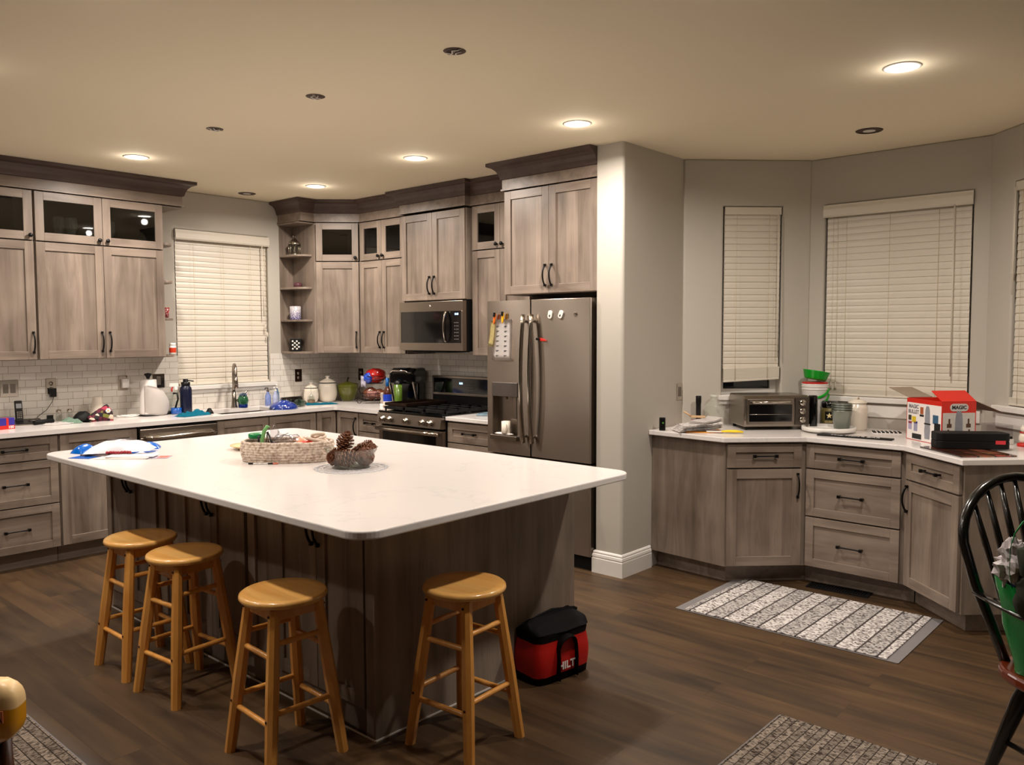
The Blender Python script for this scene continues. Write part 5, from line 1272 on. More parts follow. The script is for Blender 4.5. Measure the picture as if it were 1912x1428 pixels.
# ---- fruit rack
t = thing('fruit_rack', 'two-tier dark wire fruit rack with curled feet', 'rack', (-.235, -.665, Z), radians(-48))
M_WIRE = mat('dark_wire', srgb(40, 24, 18), .4, .6, var=.1)
for zt_, ra_, nm in ((.03, .125, 'lower_basket'), (.185, .105, 'upper_basket')):
    bm = bmesh.new()
    for q, zz in ((1.0, zt_+.065), (.78, zt_+.0), (.9, zt_+.033)): tube(bm, [(ra_*q*cos(a), ra_*q*.8*sin(a), zz) for a in [i/26*2*pi for i in range(26)]], .0028, 6, closed=True)
    for i in range(14):
        a = i/14*2*pi; tube(bm, [(0, 0, zt_), (ra_*.78*cos(a), ra_*.78*.8*sin(a), zt_), (ra_*cos(a), ra_*.8*sin(a), zt_+.065)], .0018, 5)
    sub(t, nm, bm, M_WIRE)
for s in (-1, 1):
    bm = bmesh.new(); tube(bm, [(s*.125, 0, .098), (s*.135, 0, .13), (s*.110, 0, .20), (s*.105, 0, .25)], .0035, 6); sub(t, 'upright', bm, M_WIRE)
    bm = bmesh.new(); tube(bm, [(s*.10, 0, .03), (s*.135, 0, .045)]+[(s*(.135+.0+.02*cos(a)), 0, .024+.021*sin(a)) for a in [pi/2-i/12*1.6*pi for i in range(1, 12)]], .003, 6); sub(t, 'curled_foot', bm, M_WIRE)
rx = Matrix.Rotation(radians(-48), 3, 'Z')
def rk(x, y, z): return Vector((-.235, -.665, Z))+rx @ Vector((x, y, z))
t = thing('bread_bag', 'clear bag of brown bread rolls in the lower tier of the fruit rack', 'bread', rk(0, 0, .036), radians(-48))
bm = bmesh.new(); blob(bm, (-.03, 0, .055), (.07, .06, .055), 20, 12, .25, 2); blob(bm, (.045, .0, .05), (.055, .055, .045), 20, 12, .25, 5); sub(t, 'loaf', bm, mat('brown_bread', srgb(110, 58, 34), .35, var=.4, scale=12, coat=.4))
bm = bmesh.new(); drape(bm, .10, .05, .03, 6, th=.001); 
for v in bm.verts: v.co = Vector((v.co.x-.005, v.co.z*-1.0-.055, v.co.y+.055))
sub(t, 'wrapper_fold', bm, mat('pink_wrapper', srgb(206, 150, 140), .3, var=.3, scale=20))
t = thing('snack_bag', 'red and blue snack bag on the upper tier of the fruit rack', 'bag', rk(0, 0, .190), radians(-48))
bm = bmesh.new(); blob(bm, (.015, 0, .065), (.095, .07, .065), 26, 14, .2, 7); sub(t, 'red_bag', bm, mat('red_film', srgb(170, 24, 20), .2, var=.3, scale=10, coat=.6, bump=.3, bscale=25))
bm = bmesh.new(); blob(bm, (-.045, -.05, .045), (.045, .03, .045), 18, 12, .3, 2); sub(t, 'blue_panel', bm, mat('blue_film', srgb(30, 70, 180), .2, var=.6, scale=30, coat=.6))
bm = bmesh.new(); drape(bm, .05, .10, .02, 2, th=.001)
for v in bm.verts: v.co = Vector((v.co.x-.085, -v.co.z-.05, v.co.y+.015))
sub(t, 'white_tail', bm, mat('pale_film', srgb(220, 216, 230), .25, var=.2, scale=20))
bm = bmesh.new(); vs = lathe(bm, [(0, 0), (.026, 0), (.028, .01), (.024, .03), (.026, .05), (.018, .062), (.024, .078), (.024, .11), (.020, .12), (0, .12)], seg=22, cap=False); t = one('salt_grinder', 'clear and white salt grinder between the fruit rack and wine bottle', 'grinder', (-.36, -.945, Z), bm, mat('salt_clear', srgb(170, 156, 146), .15, var=.4, scale=50), part='grinder_body')
bm = bmesh.new(); lathe(bm, [(.0285, .0), (.029, .022), (0, .023)], seg=22, cap=False); sub(t, 'white_base', bm, M_WHITE)
t = thing('wine_bottle', 'brown wine bottle with blue capsule and blue and white label', 'bottle', (-.44, -1.10, Z), radians(-60))
bm = bmesh.new(); lathe(bm, [(0, 0), (.034, 0), (.037, .006), (.037, .125), (.030, .15), (.014, .185), (.0135, .24)], seg=26, cap=False); sub(t, 'bottle_glass', bm, mat('brown_bottle_glass', srgb(70, 26, 12), .06, var=.1, coat=.6))
bm = bmesh.new(); lathe(bm, [(.0145, .185), (.0150, .19), (.015, .255), (0, .256)], seg=20, cap=False); sub(t, 'capsule', bm, mat('blue_foil', srgb(0, 78, 140), .35, .3, var=.05))
bm = bmesh.new(); lathe(bm, [(.0375, .02), (.0378, .022), (.0378, .055), (.0375, .057)], seg=26, cap=False); lathe(bm, [(.0375, .057), (.0378, .058), (.0378, .115), (.0375, .117)], seg=26, mi=1, cap=False); sub(t, 'label_wrap', bm, [mat('white_gold_label', srgb(226, 214, 196), .4, var=.12, scale=30), mat('blue_label', srgb(28, 60, 180), .4, var=.15, scale=30)])
t = thing('travel_tumbler', 'olive green travel tumbler with black lid in front of the coffee maker', 'tumbler', (-.375, -1.165, Z))
bm = bmesh.new(); lathe(bm, [(0, .035), (.030, .035), (.034, .045), (.036, .20), (0, .20)], seg=28, cap=False); sub(t, 'green_body', bm, mat('olive_powder_coat', srgb(84, 112, 34), .3, var=.06, coat=.3))
bm = bmesh.new(); lathe(bm, [(0, 0), (.030, 0), (.031, .034), (0, .034)], seg=28, cap=False); lathe(bm, [(.036, .20), (.035, .222), (.02, .235), (0, .236)], seg=28, cap=False); sub(t, 'black_lid', bm, M_BLACK)
t = thing('coffee_maker', 'black single-serve coffee maker with silver trim left of the range', 'coffee maker', (-.205, -1.095, Z), radians(-70))
bm = bmesh.new()
box(bm, -.11, .11, -.14, .14, 0, .035); box(bm, -.11, .11, -.01, .14, .035, .22)
prism_axis(bm, [(-.13, .20), (.14, .20), (.14, .30), (.10, .335), (-.06, .335), (-.12, .30)], -.12, .12, 'x')
sub(t, 'body', bm, M_BLACKG, bevel=.018, seg=3)
for s in (-1, 1):
    bm = bmesh.new(); prism_axis(bm, [(-.125, .22), (-.10, .22), (-.03, .03), (-.055, .03)], s*.116-.006, s*.116+.006, 'x'); sub(t, 'silver_side_trim', bm, M_NICKEL, bevel=.002)
bm = bmesh.new(); tube(bm, [(-.10, -.135, .29), (-.06, -.155, .315), (.06, -.155, .315), (.10, -.135, .29)], .010, 10, flat=(.7, 1.3)); sub(t, 'handle', bm, M_CHROME)
bm = bmesh.new(); box(bm, -.045, .045, -.09, -.02, .334, .338); sub(t, 'display', bm, mat('grey_display', srgb(70, 72, 74), .2, var=.03))
t = thing('baking_sheet', 'dark rimmed baking sheet lying on the left burners of the range', 'baking sheet', (-.375, -1.405, .9585), 0)
bm = bmesh.new(); box(bm, -.24, .22, -.14, .13, 0, .004)
for a in ((-.24, .22, -.14, -.136), (-.24, .22, .126, .13), (-.24, -.236, -.136, .126), (.216, .22, -.136, .126)): box(bm, *a, .004, .024)
sub(t, 'tray', bm, mat('dark_baked_steel', srgb(58, 42, 32), .35, .8, var=.3, scale=8), bevel=.002)
t = thing('cable_bundle', 'thin pale blue cord bundle on the counter right of the range', 'cord', (-.36, -2.22, Z))
bm = bmesh.new(); pts = [(.13*cos(a)*(1-.012*i), .075*sin(a), .006+.008*abs(sin(a*1.3))) for i, a in enumerate([i/46*2*pi*2.6 for i in range(46)])]; tube(bm, pts, .004, 6); sub(t, 'cord', bm, mat('pale_blue_rubber', srgb(130, 160, 176), .5))

# ---- shelf items
M_SILV = mat('antique_silver', srgb(176, 168, 154), .22, 1.0, var=.1)
t = thing('lantern', 'silver metal lantern on the top corner shelf', 'lantern', (-.685, -.12, 2.2555), radians(15))
bm = bmesh.new()
for i in range(8):
    a = i/8*2*pi; a2 = (i+1)/8*2*pi; r_ = .05
    for q in (a,): box_ = tube(bm, [(r_*cos(q), r_*sin(q), .008), (r_*cos(q), r_*sin(q), .098)], .004, 6)
lathe(bm, [(0, 0), (.056, 0), (.056, .01), (.05, .012), (0, .012)], seg=8, cap=False); lathe(bm, [(.056, .095), (.058, .102), (.040, .125), (.018, .145), (.014, .152), (0, .154)], seg=24, cap=False)
sub(t, 'metal_frame', bm, M_SILV)
bm = bmesh.new(); lathe(bm, [(.045, .012), (.045, .096)], seg=8, cap=False); sub(t, 'glass_sides', bm, M_CLEAR)
bm = bmesh.new(); tube(bm, [(.016*cos(a), 0, .165+.016*sin(a)) for a in [i/16*2*pi for i in range(16)]], .003, 6, closed=True); sub(t, 'ring', bm, M_SILV)
bm = bmesh.new(); lathe(bm, [(.028, 0), (.036, .012), (.038, .03), (.030, .045), (.024, .042), (.026, .014), (.018, .004)], seg=22, cap=False); one('beaded_bowl', 'small dark patterned bowl on the second corner shelf', 'bowl', (-.665, -.13, 1.9655), bm, mat('dark_mosaic', srgb(90, 52, 60), .3, var=.8, scale=90), part='bowl')
def cmat(name, c1, c2, sc=60, zlo=0, zhi=.1):
    m, nt, b = newmat(name); L = nt.links.new; N = nt.nodes.new
    tc = N('ShaderNodeTexCoord'); vo = N('ShaderNodeTexVoronoi'); vo.inputs['Scale'].default_value = sc; L(tc.outputs['Object'], vo.inputs['Vector'])
    sp = N('ShaderNodeSeparateXYZ'); L(tc.outputs['Object'], sp.inputs[0]); mr = N('ShaderNodeMapRange'); mr.inputs['From Min'].default_value = zlo; mr.inputs['From Max'].default_value = zhi; L(sp.outputs['Z'], mr.inputs['Value'])
    mx = N('ShaderNodeMix'); mx.data_type = 'RGBA'; mx.inputs['A'].default_value = c1; mx.inputs['B'].default_value = c2; L(mr.outputs[0], mx.inputs['Factor'])
    cr = N('ShaderNodeValToRGB'); cr.color_ramp.elements[0].position = .0; cr.color_ramp.elements[1].position = .22; cr.color_ramp.elements[0].color = srgb(236, 230, 226); cr.color_ramp.elements[1].color = (0, 0, 0, 1)
    L(vo.outputs['Distance'], cr.inputs['Fac']); lt = N('ShaderNodeMath'); lt.operation = 'LESS_THAN'; lt.inputs[1].default_value = .35; L(vo.outputs['Distance'], lt.inputs[0])
    m2 = N('ShaderNodeMix'); m2.data_type = 'RGBA'; L(lt.outputs[0], m2.inputs['Factor']); L(mx.outputs['Result'], m2.inputs['A']); m2.inputs['B'].default_value = srgb(224, 218, 222); L(m2.outputs['Result'], b.inputs['Base Color']); b.inputs['Roughness'].default_value = .3
    return m
bm = bmesh.new(); lathe(bm, [(0, 0), (.046, 0), (.048, .004), (.050, .12), (.046, .122), (.044, .112), (0, .11)], seg=28, cap=False); one('mosaic_candle', 'purple to white mosaic candle holder on the third corner shelf', 'candle holder', (-.688, -.12, 1.6755), bm, cmat('purple_mosaic', srgb(70, 60, 130), srgb(180, 176, 180), 95), part='holder')
t = thing('cube_lantern', 'black square lantern with cut-out white pattern on the bottom corner shelf', 'lantern', (-.688, -.12, 1.3885), radians(-35))
bm = bmesh.new(); box(bm, -.048, .048, -.048, .048, 0, .115); sub(t, 'black_box', bm, M_BLACKM, bevel=.003)
bm = bmesh.new()
for i in range(4):
    for j in range(5):
        if (i+j) % 2 == 0: vs = lathe(bm, [(0, 0), (.0095, 0), (.0095, .0012), (0, .0012)], seg=6); xform(vs, Matrix.Translation((-.027+i*.018, -.0482, .024+j*.017)) @ Matrix.Rotation(radians(90), 4, 'X'))
sub(t, 'cutout_pattern', bm, M_WHITE)
bm = bmesh.new(); lathe(bm, [(0, 0), (.026, 0), (.035, .085), (.032, .085), (.024, .006), (0, .006)], seg=22, cap=False); one('red_candle_cup', 'small red patterned cup on the third shelf left of the window', 'cup', (-1.905, -.14, 1.6755), bm, cmat('red_mosaic', srgb(150, 24, 16), srgb(150, 30, 20), 140), part='cup')
t = thing('pill_bottle', 'white pill bottle with red and white label on the lowest shelf left of the window', 'bottle', (-1.885, -.205, 1.3885))
bm = bmesh.new(); lathe(bm, [(0, 0), (.024, 0), (.026, .004), (.026, .066), (.020, .072)], seg=22, cap=False); sub(t, 'bottle', bm, M_WHITE)
bm = bmesh.new(); lathe(bm, [(.0262, .014), (.0265, .015), (.0265, .052), (.0262, .053)], seg=22, cap=False); sub(t, 'red_label', bm, mat('orange_red_label', srgb(206, 60, 30), .4, var=.2, scale=60))
bm = bmesh.new(); lathe(bm, [(.022, .070), (.024, .072), (.024, .090), (.0, .091)], seg=22, cap=False); sub(t, 'cap', bm, M_WHITE)
bm = bmesh.new(); box(bm, -.012, .012, -.012, .012, 0, .04); one('small_black_box', 'tiny black item beside the pill bottle', 'box', (-1.972, -.17, 1.3885), bm, M_BLACK, bevel=.002)
# goblets behind glass doors
gob = None
GM = mat('cut_glass', srgb(206, 206, 200), .08, var=.5, scale=120, alpha=.6, coat=.8)
def goblet(loc, label, tall=1.0):
    t = thing('goblet', label, 'glassware', loc, 0, 'glassware behind the glass cabinet doors')
    bm = bmesh.new(); n = 12
    lathe(bm, [(0, 0), (.032, .001), (.005, .010), (.005, .05*tall), (.022, .07*tall), (.040, .11*tall), (.042, .16*tall), (.039, .19*tall)], seg=n, cap=False); 
    for f in bm.faces: f.smooth = False
    sub(t, 'glass_wall', bm, GM); return t
g0 = goblet((-2.70, -.20, 2.1945), 'cut-glass goblet behind the left glass door of the upper cabinet left of the window')
for x, y, l in ((-2.62, -.22, 'second cut-glass goblet behind the same left glass door'), (-2.35, -.21, 'cut-glass goblet behind the right glass door near the sink window'), (-3.12, -.2, 'cut-glass goblet in the cabinet at the left photo edge')):
    dup(g0, (x, y, 2.1945), .4, l)
dup(g0, (-.18, -1.12, 2.1945), .2, 'cut-glass goblet behind the glass door beside the microwave cabinet')

# ================================================================ island top
M_BLUF = mat('blue_mailer_film', srgb(0, 96, 190), .22, var=.25, scale=18, coat=.4, bump=.3, bscale=40)
def pap(bm, w, d, z0, z1, bend=0.0, x=0, y=0, rot=0):
    vs = box(bm, -w/2, w/2, -d/2, d/2, z0, z1); c_, s_ = cos(rot), sin(rot)
    for v in vs: px_, py_ = v.co.x, v.co.y; v.co.x = px_*c_-py_*s_+x; v.co.y = px_*s_+py_*c_+y
RI = radians(-48)
t = thing('envelope_stack', 'stack of white envelopes in front of the padded mailer on the island', 'envelopes', (-3.165, -2.285, Z), RI, None)
for i, (w_, d_, x, y, r) in enumerate(((.26, .12, .0, 0, .0), (.24, .11, .02, .005, -.08), (.24, .105, .035, .012, .06))):
    bm = bmesh.new(); pap(bm, w_, d_, .0005+i*.004, .0040+i*.004, x=x, y=y, rot=r); sub(t, 'envelope', bm, M_PAPER)
t = thing('magazine', 'colourful advertising flyer at the right end of the envelopes', 'magazine', (-3.055, -2.40, Z), radians(-42))
bm = bmesh.new(); pap(bm, .13, .09, .0005, .003); sub(t, 'pages', bm, mat('flyer_print', srgb(190, 176, 190), .4, var=.3, scale=22))
bm = bmesh.new(); pap(bm, .05, .07, .003, .0036, x=.035); sub(t, 'red_panel', bm, mat('coral_print', srgb(206, 110, 96), .4, var=.3, scale=30))
bm = bmesh.new(); pap(bm, .04, .07, .003, .0036, x=-.03); sub(t, 'blue_panel', bm, mat('sky_print', srgb(90, 130, 196), .4, var=.3, scale=30))
bm = bmesh.new(); pap(bm, .12, .09, 0.0005, .002); one('blue_folder', 'flat blue card sticking out left of the envelopes on the island', 'folder', (-3.30, -2.115, Z), bm, mat('blue_card', srgb(0, 84, 176), .3, var=.06), radians(-60), part='card')
bm = bmesh.new(); pap(bm, .16, .10, 0.0005, .010); one('kraft_envelope', 'grey-brown envelope under the left end of the padded mailer', 'envelope', (-3.215, -2.10, Z), bm, mat('grey_kraft', srgb(120, 106, 104), .6, var=.15), radians(-58), part='envelope_body')
def pillow(bm, w, d, h, seed, pinch=.12):
    def fn(a, b):
        x = w*(a-.5); y = d*(b-.5); e = (max(0, 4*a*(1-a))**.55)*(max(0, 4*b*(1-b))**.55)
        return Vector((x*(1-pinch*.4*(1-abs(2*b-1))*0), y*(1+.06*math.sin(a*7+seed)), h*e*(1+.25*noise.noise(Vector((x*14+seed, y*14, 1))))+.001))
    grid(bm, fn, 22, 16)
    def f2(a, b):
        x = w*(a-.5); y = d*(b-.5); return Vector((x, y*(1+.06*math.sin(a*7+seed)), .0008))
    grid(bm, f2, 22, 16)
t = thing('padded_mailer', 'puffy white plastic mailer with printed address lying on the mail', 'package', (-3.115, -2.115, Z+.014), radians(-40))
bm = bmesh.new(); pillow(bm, .31, .21, .062, 2); sub(t, 'mailer_bag', bm, mat('white_poly', srgb(228, 226, 232), .35, var=.03, bump=.3, bscale=35))
bm = bmesh.new()
for i in range(6): 
    for q in range(2): tube(bm, [(-.06+q*.07, -.045+i*.013, .0675-.002*abs(i-3)), (-.015+q*.08, -.045+i*.013, .0675-.002*abs(i-3))], .0016, 4, flat=(.3, 1))
sub(t, 'address_print', bm, M_GREYINK)
bm = bmesh.new(); pillow(bm, .15, .10, .035, 7); one('plastic_package', 'crumpled blue plastic package to the right behind the white mailer', 'package', (-2.935, -2.015, Z), bm, M_BLUF, radians(-30), part='film_bag')
bm = bmesh.new(); pillow(bm, .12, .09, .045, 4); one('plastic_package', 'blue plastic package to the left behind the white mailer', 'package', (-3.225, -1.925, Z), bm, M_BLUF, radians(20), part='film_bag')
t = thing('beaded_pen', 'blue pen with red beaded strap lying across the envelopes', 'pen', (-3.135, -2.245, Z+.0135), radians(-40))
bm = bmesh.new(); tube(bm, [(.02, 0, .005), (.13, .03, .006)], [.004, .0025], 8); sub(t, 'pen_barrel', bm, M_BLUE)
bm = bmesh.new()
for i in range(9): blob(bm, (-.10+i*.014, .006*sin(i*1.3), .008), (.009, .009, .008), 8, 6)
sub(t, 'red_beads', bm, mat('dark_red_beads', srgb(150, 30, 44), .35, var=.2))
# woven basket
def rope_mat():
    m, nt, b = newmat('woven_grass_rope'); L = nt.links.new; N = nt.nodes.new
    tc = N('ShaderNodeTexCoord'); nz = N('ShaderNodeTexNoise'); nz.inputs['Scale'].default_value = 70; nz.inputs['Detail'].default_value = 4; L(tc.outputs['Object'], nz.inputs['Vector'])
    cr = N('ShaderNodeValToRGB'); cr.color_ramp.elements[0].position = .3; cr.color_ramp.elements[1].position = .62; cr.color_ramp.elements[0].color = srgb(150, 124, 104); cr.color_ramp.elements[1].color = srgb(222, 206, 190)
    L(nz.outputs['Fac'], cr.inputs['Fac']); L(cr.outputs['Color'], b.inputs['Base Color']); b.inputs['Roughness'].default_value = .8
    bp = N('ShaderNodeBump'); bp.inputs['Strength'].default_value = .6; bp.inputs['Distance'].default_value = .004; L(nz.outputs['Fac'], bp.inputs['Height']); L(bp.outputs[0], b.inputs['Normal']); return m
M_ROPE = rope_mat()
BX, BY = -2.655, -2.985
t = thing('woven_basket', 'oval basket woven from pale grass rope full of odds and ends', 'basket', (BX, BY, Z), RI)
bm = bmesh.new()
for k_ in range(8):
    z = .008+k_*.0122; f = 1+.035*math.sin(k_/7*pi)+.03*k_/7
    n = 120; pts = [(.215*f*math.copysign(abs(cos(a))**.85, cos(a)), .120*f*math.copysign(abs(sin(a))**.85, sin(a)), z+.0012*sin(a*9+k_)) for a in [i/n*2*pi for i in range(n)]]
    tube(bm, pts, [.0082+.0016*abs(sin(i*.55+k_*1.6)) for i in range(n)], 8, closed=True)
for k_ in range(5):
    f = .93-k_*.17; n = 60; tube(bm, [(.21*f*cos(a), .115*f*sin(a), .008) for a in [i/n*2*pi for i in range(n)]], .010, 6, closed=True)
sub(t, 'woven_wall', bm, M_ROPE)
rb3 = Matrix.Rotation(RI, 3, 'Z')
def bk(x, y, z): return Vector((BX, BY, Z))+rb3 @ Vector((x, y, z))
t = thing('small_jar', 'little clear jar with green lid at the left end of the basket', 'jar', bk(-.165, .03, .022))
bm = bmesh.new(); lathe(bm, [(0, 0), (.036, 0), (.038, .006), (.038, .082), (.034, .088)], seg=24, cap=False); sub(t, 'glass_jar', bm, M_CLEAR)
bm = bmesh.new(); lathe(bm, [(.039, .086), (.041, .088), (.041, .106), (.036, .110), (0, .110)], seg=28, cap=False); sub(t, 'green_lid', bm, mat('green_lid_plastic', srgb(20, 130, 70), .3, var=.04))
t = thing('scissors', 'green and black handled scissors standing up in the basket', 'scissors', bk(-.10, -.045, .02), RI)
bm = bmesh.new(); tube(bm, [(-.02, 0, .0), (-.016, 0, .08), (-.005, 0, .13), (.012, 0, .155), (.022, 0, .15)], [.008, .009, .010, .009, .006], 8, flat=(1, .6)); sub(t, 'green_handle', bm, mat('light_green_plastic', srgb(120, 180, 110), .35, var=.1))
bm = bmesh.new(); tube(bm, [(-.034, .01, .01), (-.036, .01, .105), (.01, .01, .125), (.036, .01, .06), (.05, .01, .02)], .0055, 8); tube(bm, [(-.004, .006, .02), (.008, .006, .12), (.022, .006, .02)], .005, 8); sub(t, 'black_handles', bm, M_BLACK)
bm = bmesh.new(); blob(bm, (0, 0, .05), (.075, .06, .055), 26, 16, .5, 3); blob(bm, (-.055, .0, .095), (.022, .016, .055), 16, 10, .5, 5); one('plastic_bag', 'crumpled clear plastic bag in the middle of the basket', 'plastic bag', bk(-.02, .03, .02), bm, M_WRAP, RI, part='film')
for i, (x, y, c_) in enumerate(((.045, -.03, srgb(214, 120, 90)), (.095, .0, srgb(200, 50, 34)), (.055, .045, srgb(226, 160, 130)))):
    bm = bmesh.new(); pillow(bm, .085, .055, .024, i*3+1); one('snack_packet', ['salmon coloured packet near the front of the basket', 'bright red packet in the basket', 'pale pink packet at the back of the basket'][i], 'packet', bk(x, y, .062+.012*i), bm, mat('packet_%d' % i, c_, .3, var=.25, scale=30), RI+i, part='foil_packet')
t = thing('rope_bundle', 'cream cord bundle at the right end of the basket', 'cord', bk(.15, .01, .07), RI)
bm = bmesh.new()
for q in range(3): tube(bm, [((.045-.008*q)*cos(a), (.035-.006*q)*sin(a), .012*q+.018+.022*abs(sin(a*.5+q))) for a in [i/24*2*pi for i in range(24)]], .0075, 8, closed=True)
sub(t, 'cord', bm, mat('cream_cord', srgb(226, 208, 190), .7, var=.15, bump=.3))
t = thing('striped_pencil', 'black and white striped pencil tucked under the front of the basket', 'pencil', bk(-.085, -.145, .004), RI)
for i in range(6):
    bm = bmesh.new(); cyl(bm, (-.07+i*.024, 0, 0), (-.046+i*.024, 0, 0), .0038, seg=8); sub(t, 'band', bm, M_BLACK if i in (0, 4) else (M_WHITE if i < 5 else mat('coral', srgb(220, 120, 96), .4)))
bm = bmesh.new(); lathe(bm, [(0, 0), (.055, 0), (.07, .006), (.105, .020), (.107, .024), (.07, .012), (0, .009)], seg=40, cap=False); one('wooden_plate', 'pale round wooden plate half hidden behind the basket', 'plate', (-2.565, -2.475, Z), bm, mat('pale_maple', srgb(232, 200, 150), .35, var=.06, scale=8), part='plate')
t = thing('doily', 'clear lacy plastic doily under the pinecone bowl', 'doily', (-2.600, -3.43, Z))
bm = bmesh.new()
for r_ in (.05, .09, .13, .165): tube(bm, [(r_*cos(a), r_*sin(a), .0012) for a in [i/60*2*pi for i in range(60)]], .0022, 5, closed=True, flat=(.4, 1.4))
for i in range(28): a = i/28*2*pi; tube(bm, [((.165+.010*cos(b_))*cos(a)-.013*sin(b_)*sin(a), (.165+.010*cos(b_))*sin(a)+.013*sin(b_)*cos(a), .0012) for b_ in [j/10*2*pi for j in range(10)]], .0018, 4, closed=True, flat=(.4, 1.4)); tube(bm, [(.05*cos(a), .05*sin(a), .0012), (.165*cos(a+.1), .165*sin(a+.1), .0012)], .0014, 4, flat=(.4, 1.4))
sub(t, 'lace_ring', bm, mat('frosted_lace', srgb(226, 226, 232), .15, var=0, coat=.5))
t = thing('glass_bowl', 'round clear glass bowl filled with pinecones', 'bowl', (-2.585, -3.41, Z+.003))
bm = bmesh.new(); lathe(bm, [(0, .003), (.070, .0), (.095, .008), (.110, .03), (.116, .075), (.124, .090), (.128, .092), (.122, .088), (.112, .074), (.106, .032), (.09, .012), (0, .008)], seg=48, cap=False); sub(t, 'glass_wall', bm, M_CLEAR)
M_CONE = mat('pinecone_brown', srgb(104, 58, 34), .6, var=.35, scale=60); M_CONET = mat('pinecone_tip', srgb(150, 104, 74), .6, var=.2)
def pinecone(label, loc, L_, rz, tilt, closed=.0):
    t = thing('pinecone', label, 'pinecone', loc, 0, 'pinecones in the glass bowl', rot=(tilt, 0, rz))
    bm = bmesh.new(); n = 64; blob(bm, (0, 0, 0), (L_*.18, L_*.18, L_*.45), 10, 8)
    for i in range(n):
        f = (i+.5)/n; a = i*2.39996; z = -L_*.46+L_*.92*f; r_ = L_*.40*math.sin(pi*(f*.86+.10))**.75
        d = Vector((cos(a), sin(a), .35-closed*.0)); s_ = Vector((-sin(a), cos(a), 0)); base_ = Vector((cos(a)*L_*.1, sin(a)*L_*.1, z-.1*L_))
        tip = Vector((cos(a)*r_, sin(a)*r_, z+.03*L_)); w_ = L_*.085
        q = [base_+s_*w_*.5, base_-s_*w_*.5, tip-s_*w_, tip-s_*w_*.2+d*.015*L_+Vector((0, 0, .01*L_)), tip+s_*w_]
        up = Vector((0, 0, L_*.035)); lo = [bm.verts.new(v) for v in q]; hi = [bm.verts.new(v+up) for v in q]
        bm.faces.new(lo); bm.faces.new(list(reversed(hi)))
        for k_ in range(5): bm.faces.new((lo[k_], lo[(k_+1) % 5], hi[(k_+1) % 5], hi[k_])).material_index = 1 if k_ in (2, 3) else 0
    o = sub(t, 'cone_scales', bm, [M_CONE, M_CONET])
    return t
c0 = pinecone('large upright pinecone on top of the glass bowl', (-2.600, -3.385, Z+.118), .105, .4, .35)
random.seed(3)
for i, (x, y, z, rz_, ti, sc, l) in enumerate(((-.045, -.035, .045, 1.0, 1.4, 1.02, 'pinecone pressed against the front left inside of the glass bowl'), (.03, -.055, .045, 2.2, 1.5, 1.05, 'pinecone pressed against the front right inside of the glass bowl'), (.06, .02, .045, 3.0, 1.3, .95, 'pinecone at the right inside of the glass bowl'), (-.03, .05, .045, .3, 1.5, 1.0, 'pinecone at the back inside of the glass bowl'), (-.075, .01, .045, 5.1, 1.2, .9, 'pinecone at the left inside of the glass bowl'), (.045, -.03, .083, 4.0, 1.2, .62, 'small pinecone on top right of the large one in the bowl'), (.085, .0, .088, 1.2, 1.0, .60, 'small pinecone at the right rim of the bowl'), (.075, -.045, .080, 2.6, 1.4, .58, 'small pinecone by the front right rim of the bowl'))):
    p = Vector((-2.585, -3.41, Z+.003))+Vector((x*1.12, y*1.12, z+.004)); d_ = dup(c0, p, 0, l); d_.rotation_euler = (ti, 0, rz_); d_.scale = (sc, sc, sc)

# ================================================================ bay counter
R45 = radians(-45.6)
bm = bmesh.new(); vs = prism(bm, rrect(-.016, .016, -.020, .020, .008, 3), 0, .085); t = one('marker_case', 'little black case standing at the left end of the bay counter', 'case', (-.345, -3.755, Z), bm, M_BLACK, radians(30), bevel=.003)
bm = bmesh.new(); lathe(bm, [(0, 0), (.006, 0), (.006, .001), (0, .001)], seg=12); o = sub(t, 'green_dot', bm, mat('green_logo', srgb(80, 150, 40), .4)); o.rotation_euler = (pi/2, 0, radians(-60)); o.location = (-.0185, -.004, .05)
def newsprint():
    m, nt, b = newmat('printed_newspaper'); L = nt.links.new; N = nt.nodes.new
    tc = N('ShaderNodeTexCoord'); nz = N('ShaderNodeTexNoise'); nz.inputs['Scale'].default_value = 55; nz.inputs['Detail'].default_value = 5; L(tc.outputs['Object'], nz.inputs['Vector'])
    cr = N('ShaderNodeValToRGB'); cr.color_ramp.elements[0].position = .36; cr.color_ramp.elements[1].position = .44; cr.color_ramp.elements[0].color = srgb(156, 130, 134); cr.color_ramp.elements[1].color = srgb(250, 246, 242)
    L(nz.outputs['Fac'], cr.inputs['Fac']); L(cr.outputs['Color'], b.inputs['Base Color']); b.inputs['Roughness'].default_value = .7; return m
M_NEWS = newsprint()
bm = bmesh.new(); pap(bm, .23, .15, .0005, .008); one('manila_envelope', 'orange manila envelope at the bottom of the paper pile', 'envelope', (-.235, -3.985, Z), bm, mat('manila_orange', srgb(226, 150, 50), .5, var=.06), radians(-52), part='envelope_body')
def curlpaper(name, label, loc, w_, d_, z0, curl, rz, m, n=5, seedo=0):
    t = thing(name, label, 'papers', loc, rz)
    for q in range(n):
        bm = bmesh.new()
        def fn(a, b): 
            x = w_*(a-.5)*(1-.03*q); y = d_*(b-.5); return Vector((x+.004*q, y+.003*(q % 2), z0+.0065*q+curl*(max(0, a-.55)**1.5)+.004*noise.noise(Vector((a*2+seedo, b*2, q*.3)))-(.02*max(0, .35-a))))
        grid(bm, fn, 12, 6); bmesh.ops.solidify(bm, geom=bm.faces[:], thickness=.001)
        for v in bm.verts: v.co.z = max(v.co.z, .0090)
        for f in bm.faces: f.smooth = False
        sub(t, 'sheet', bm, m)
    return t
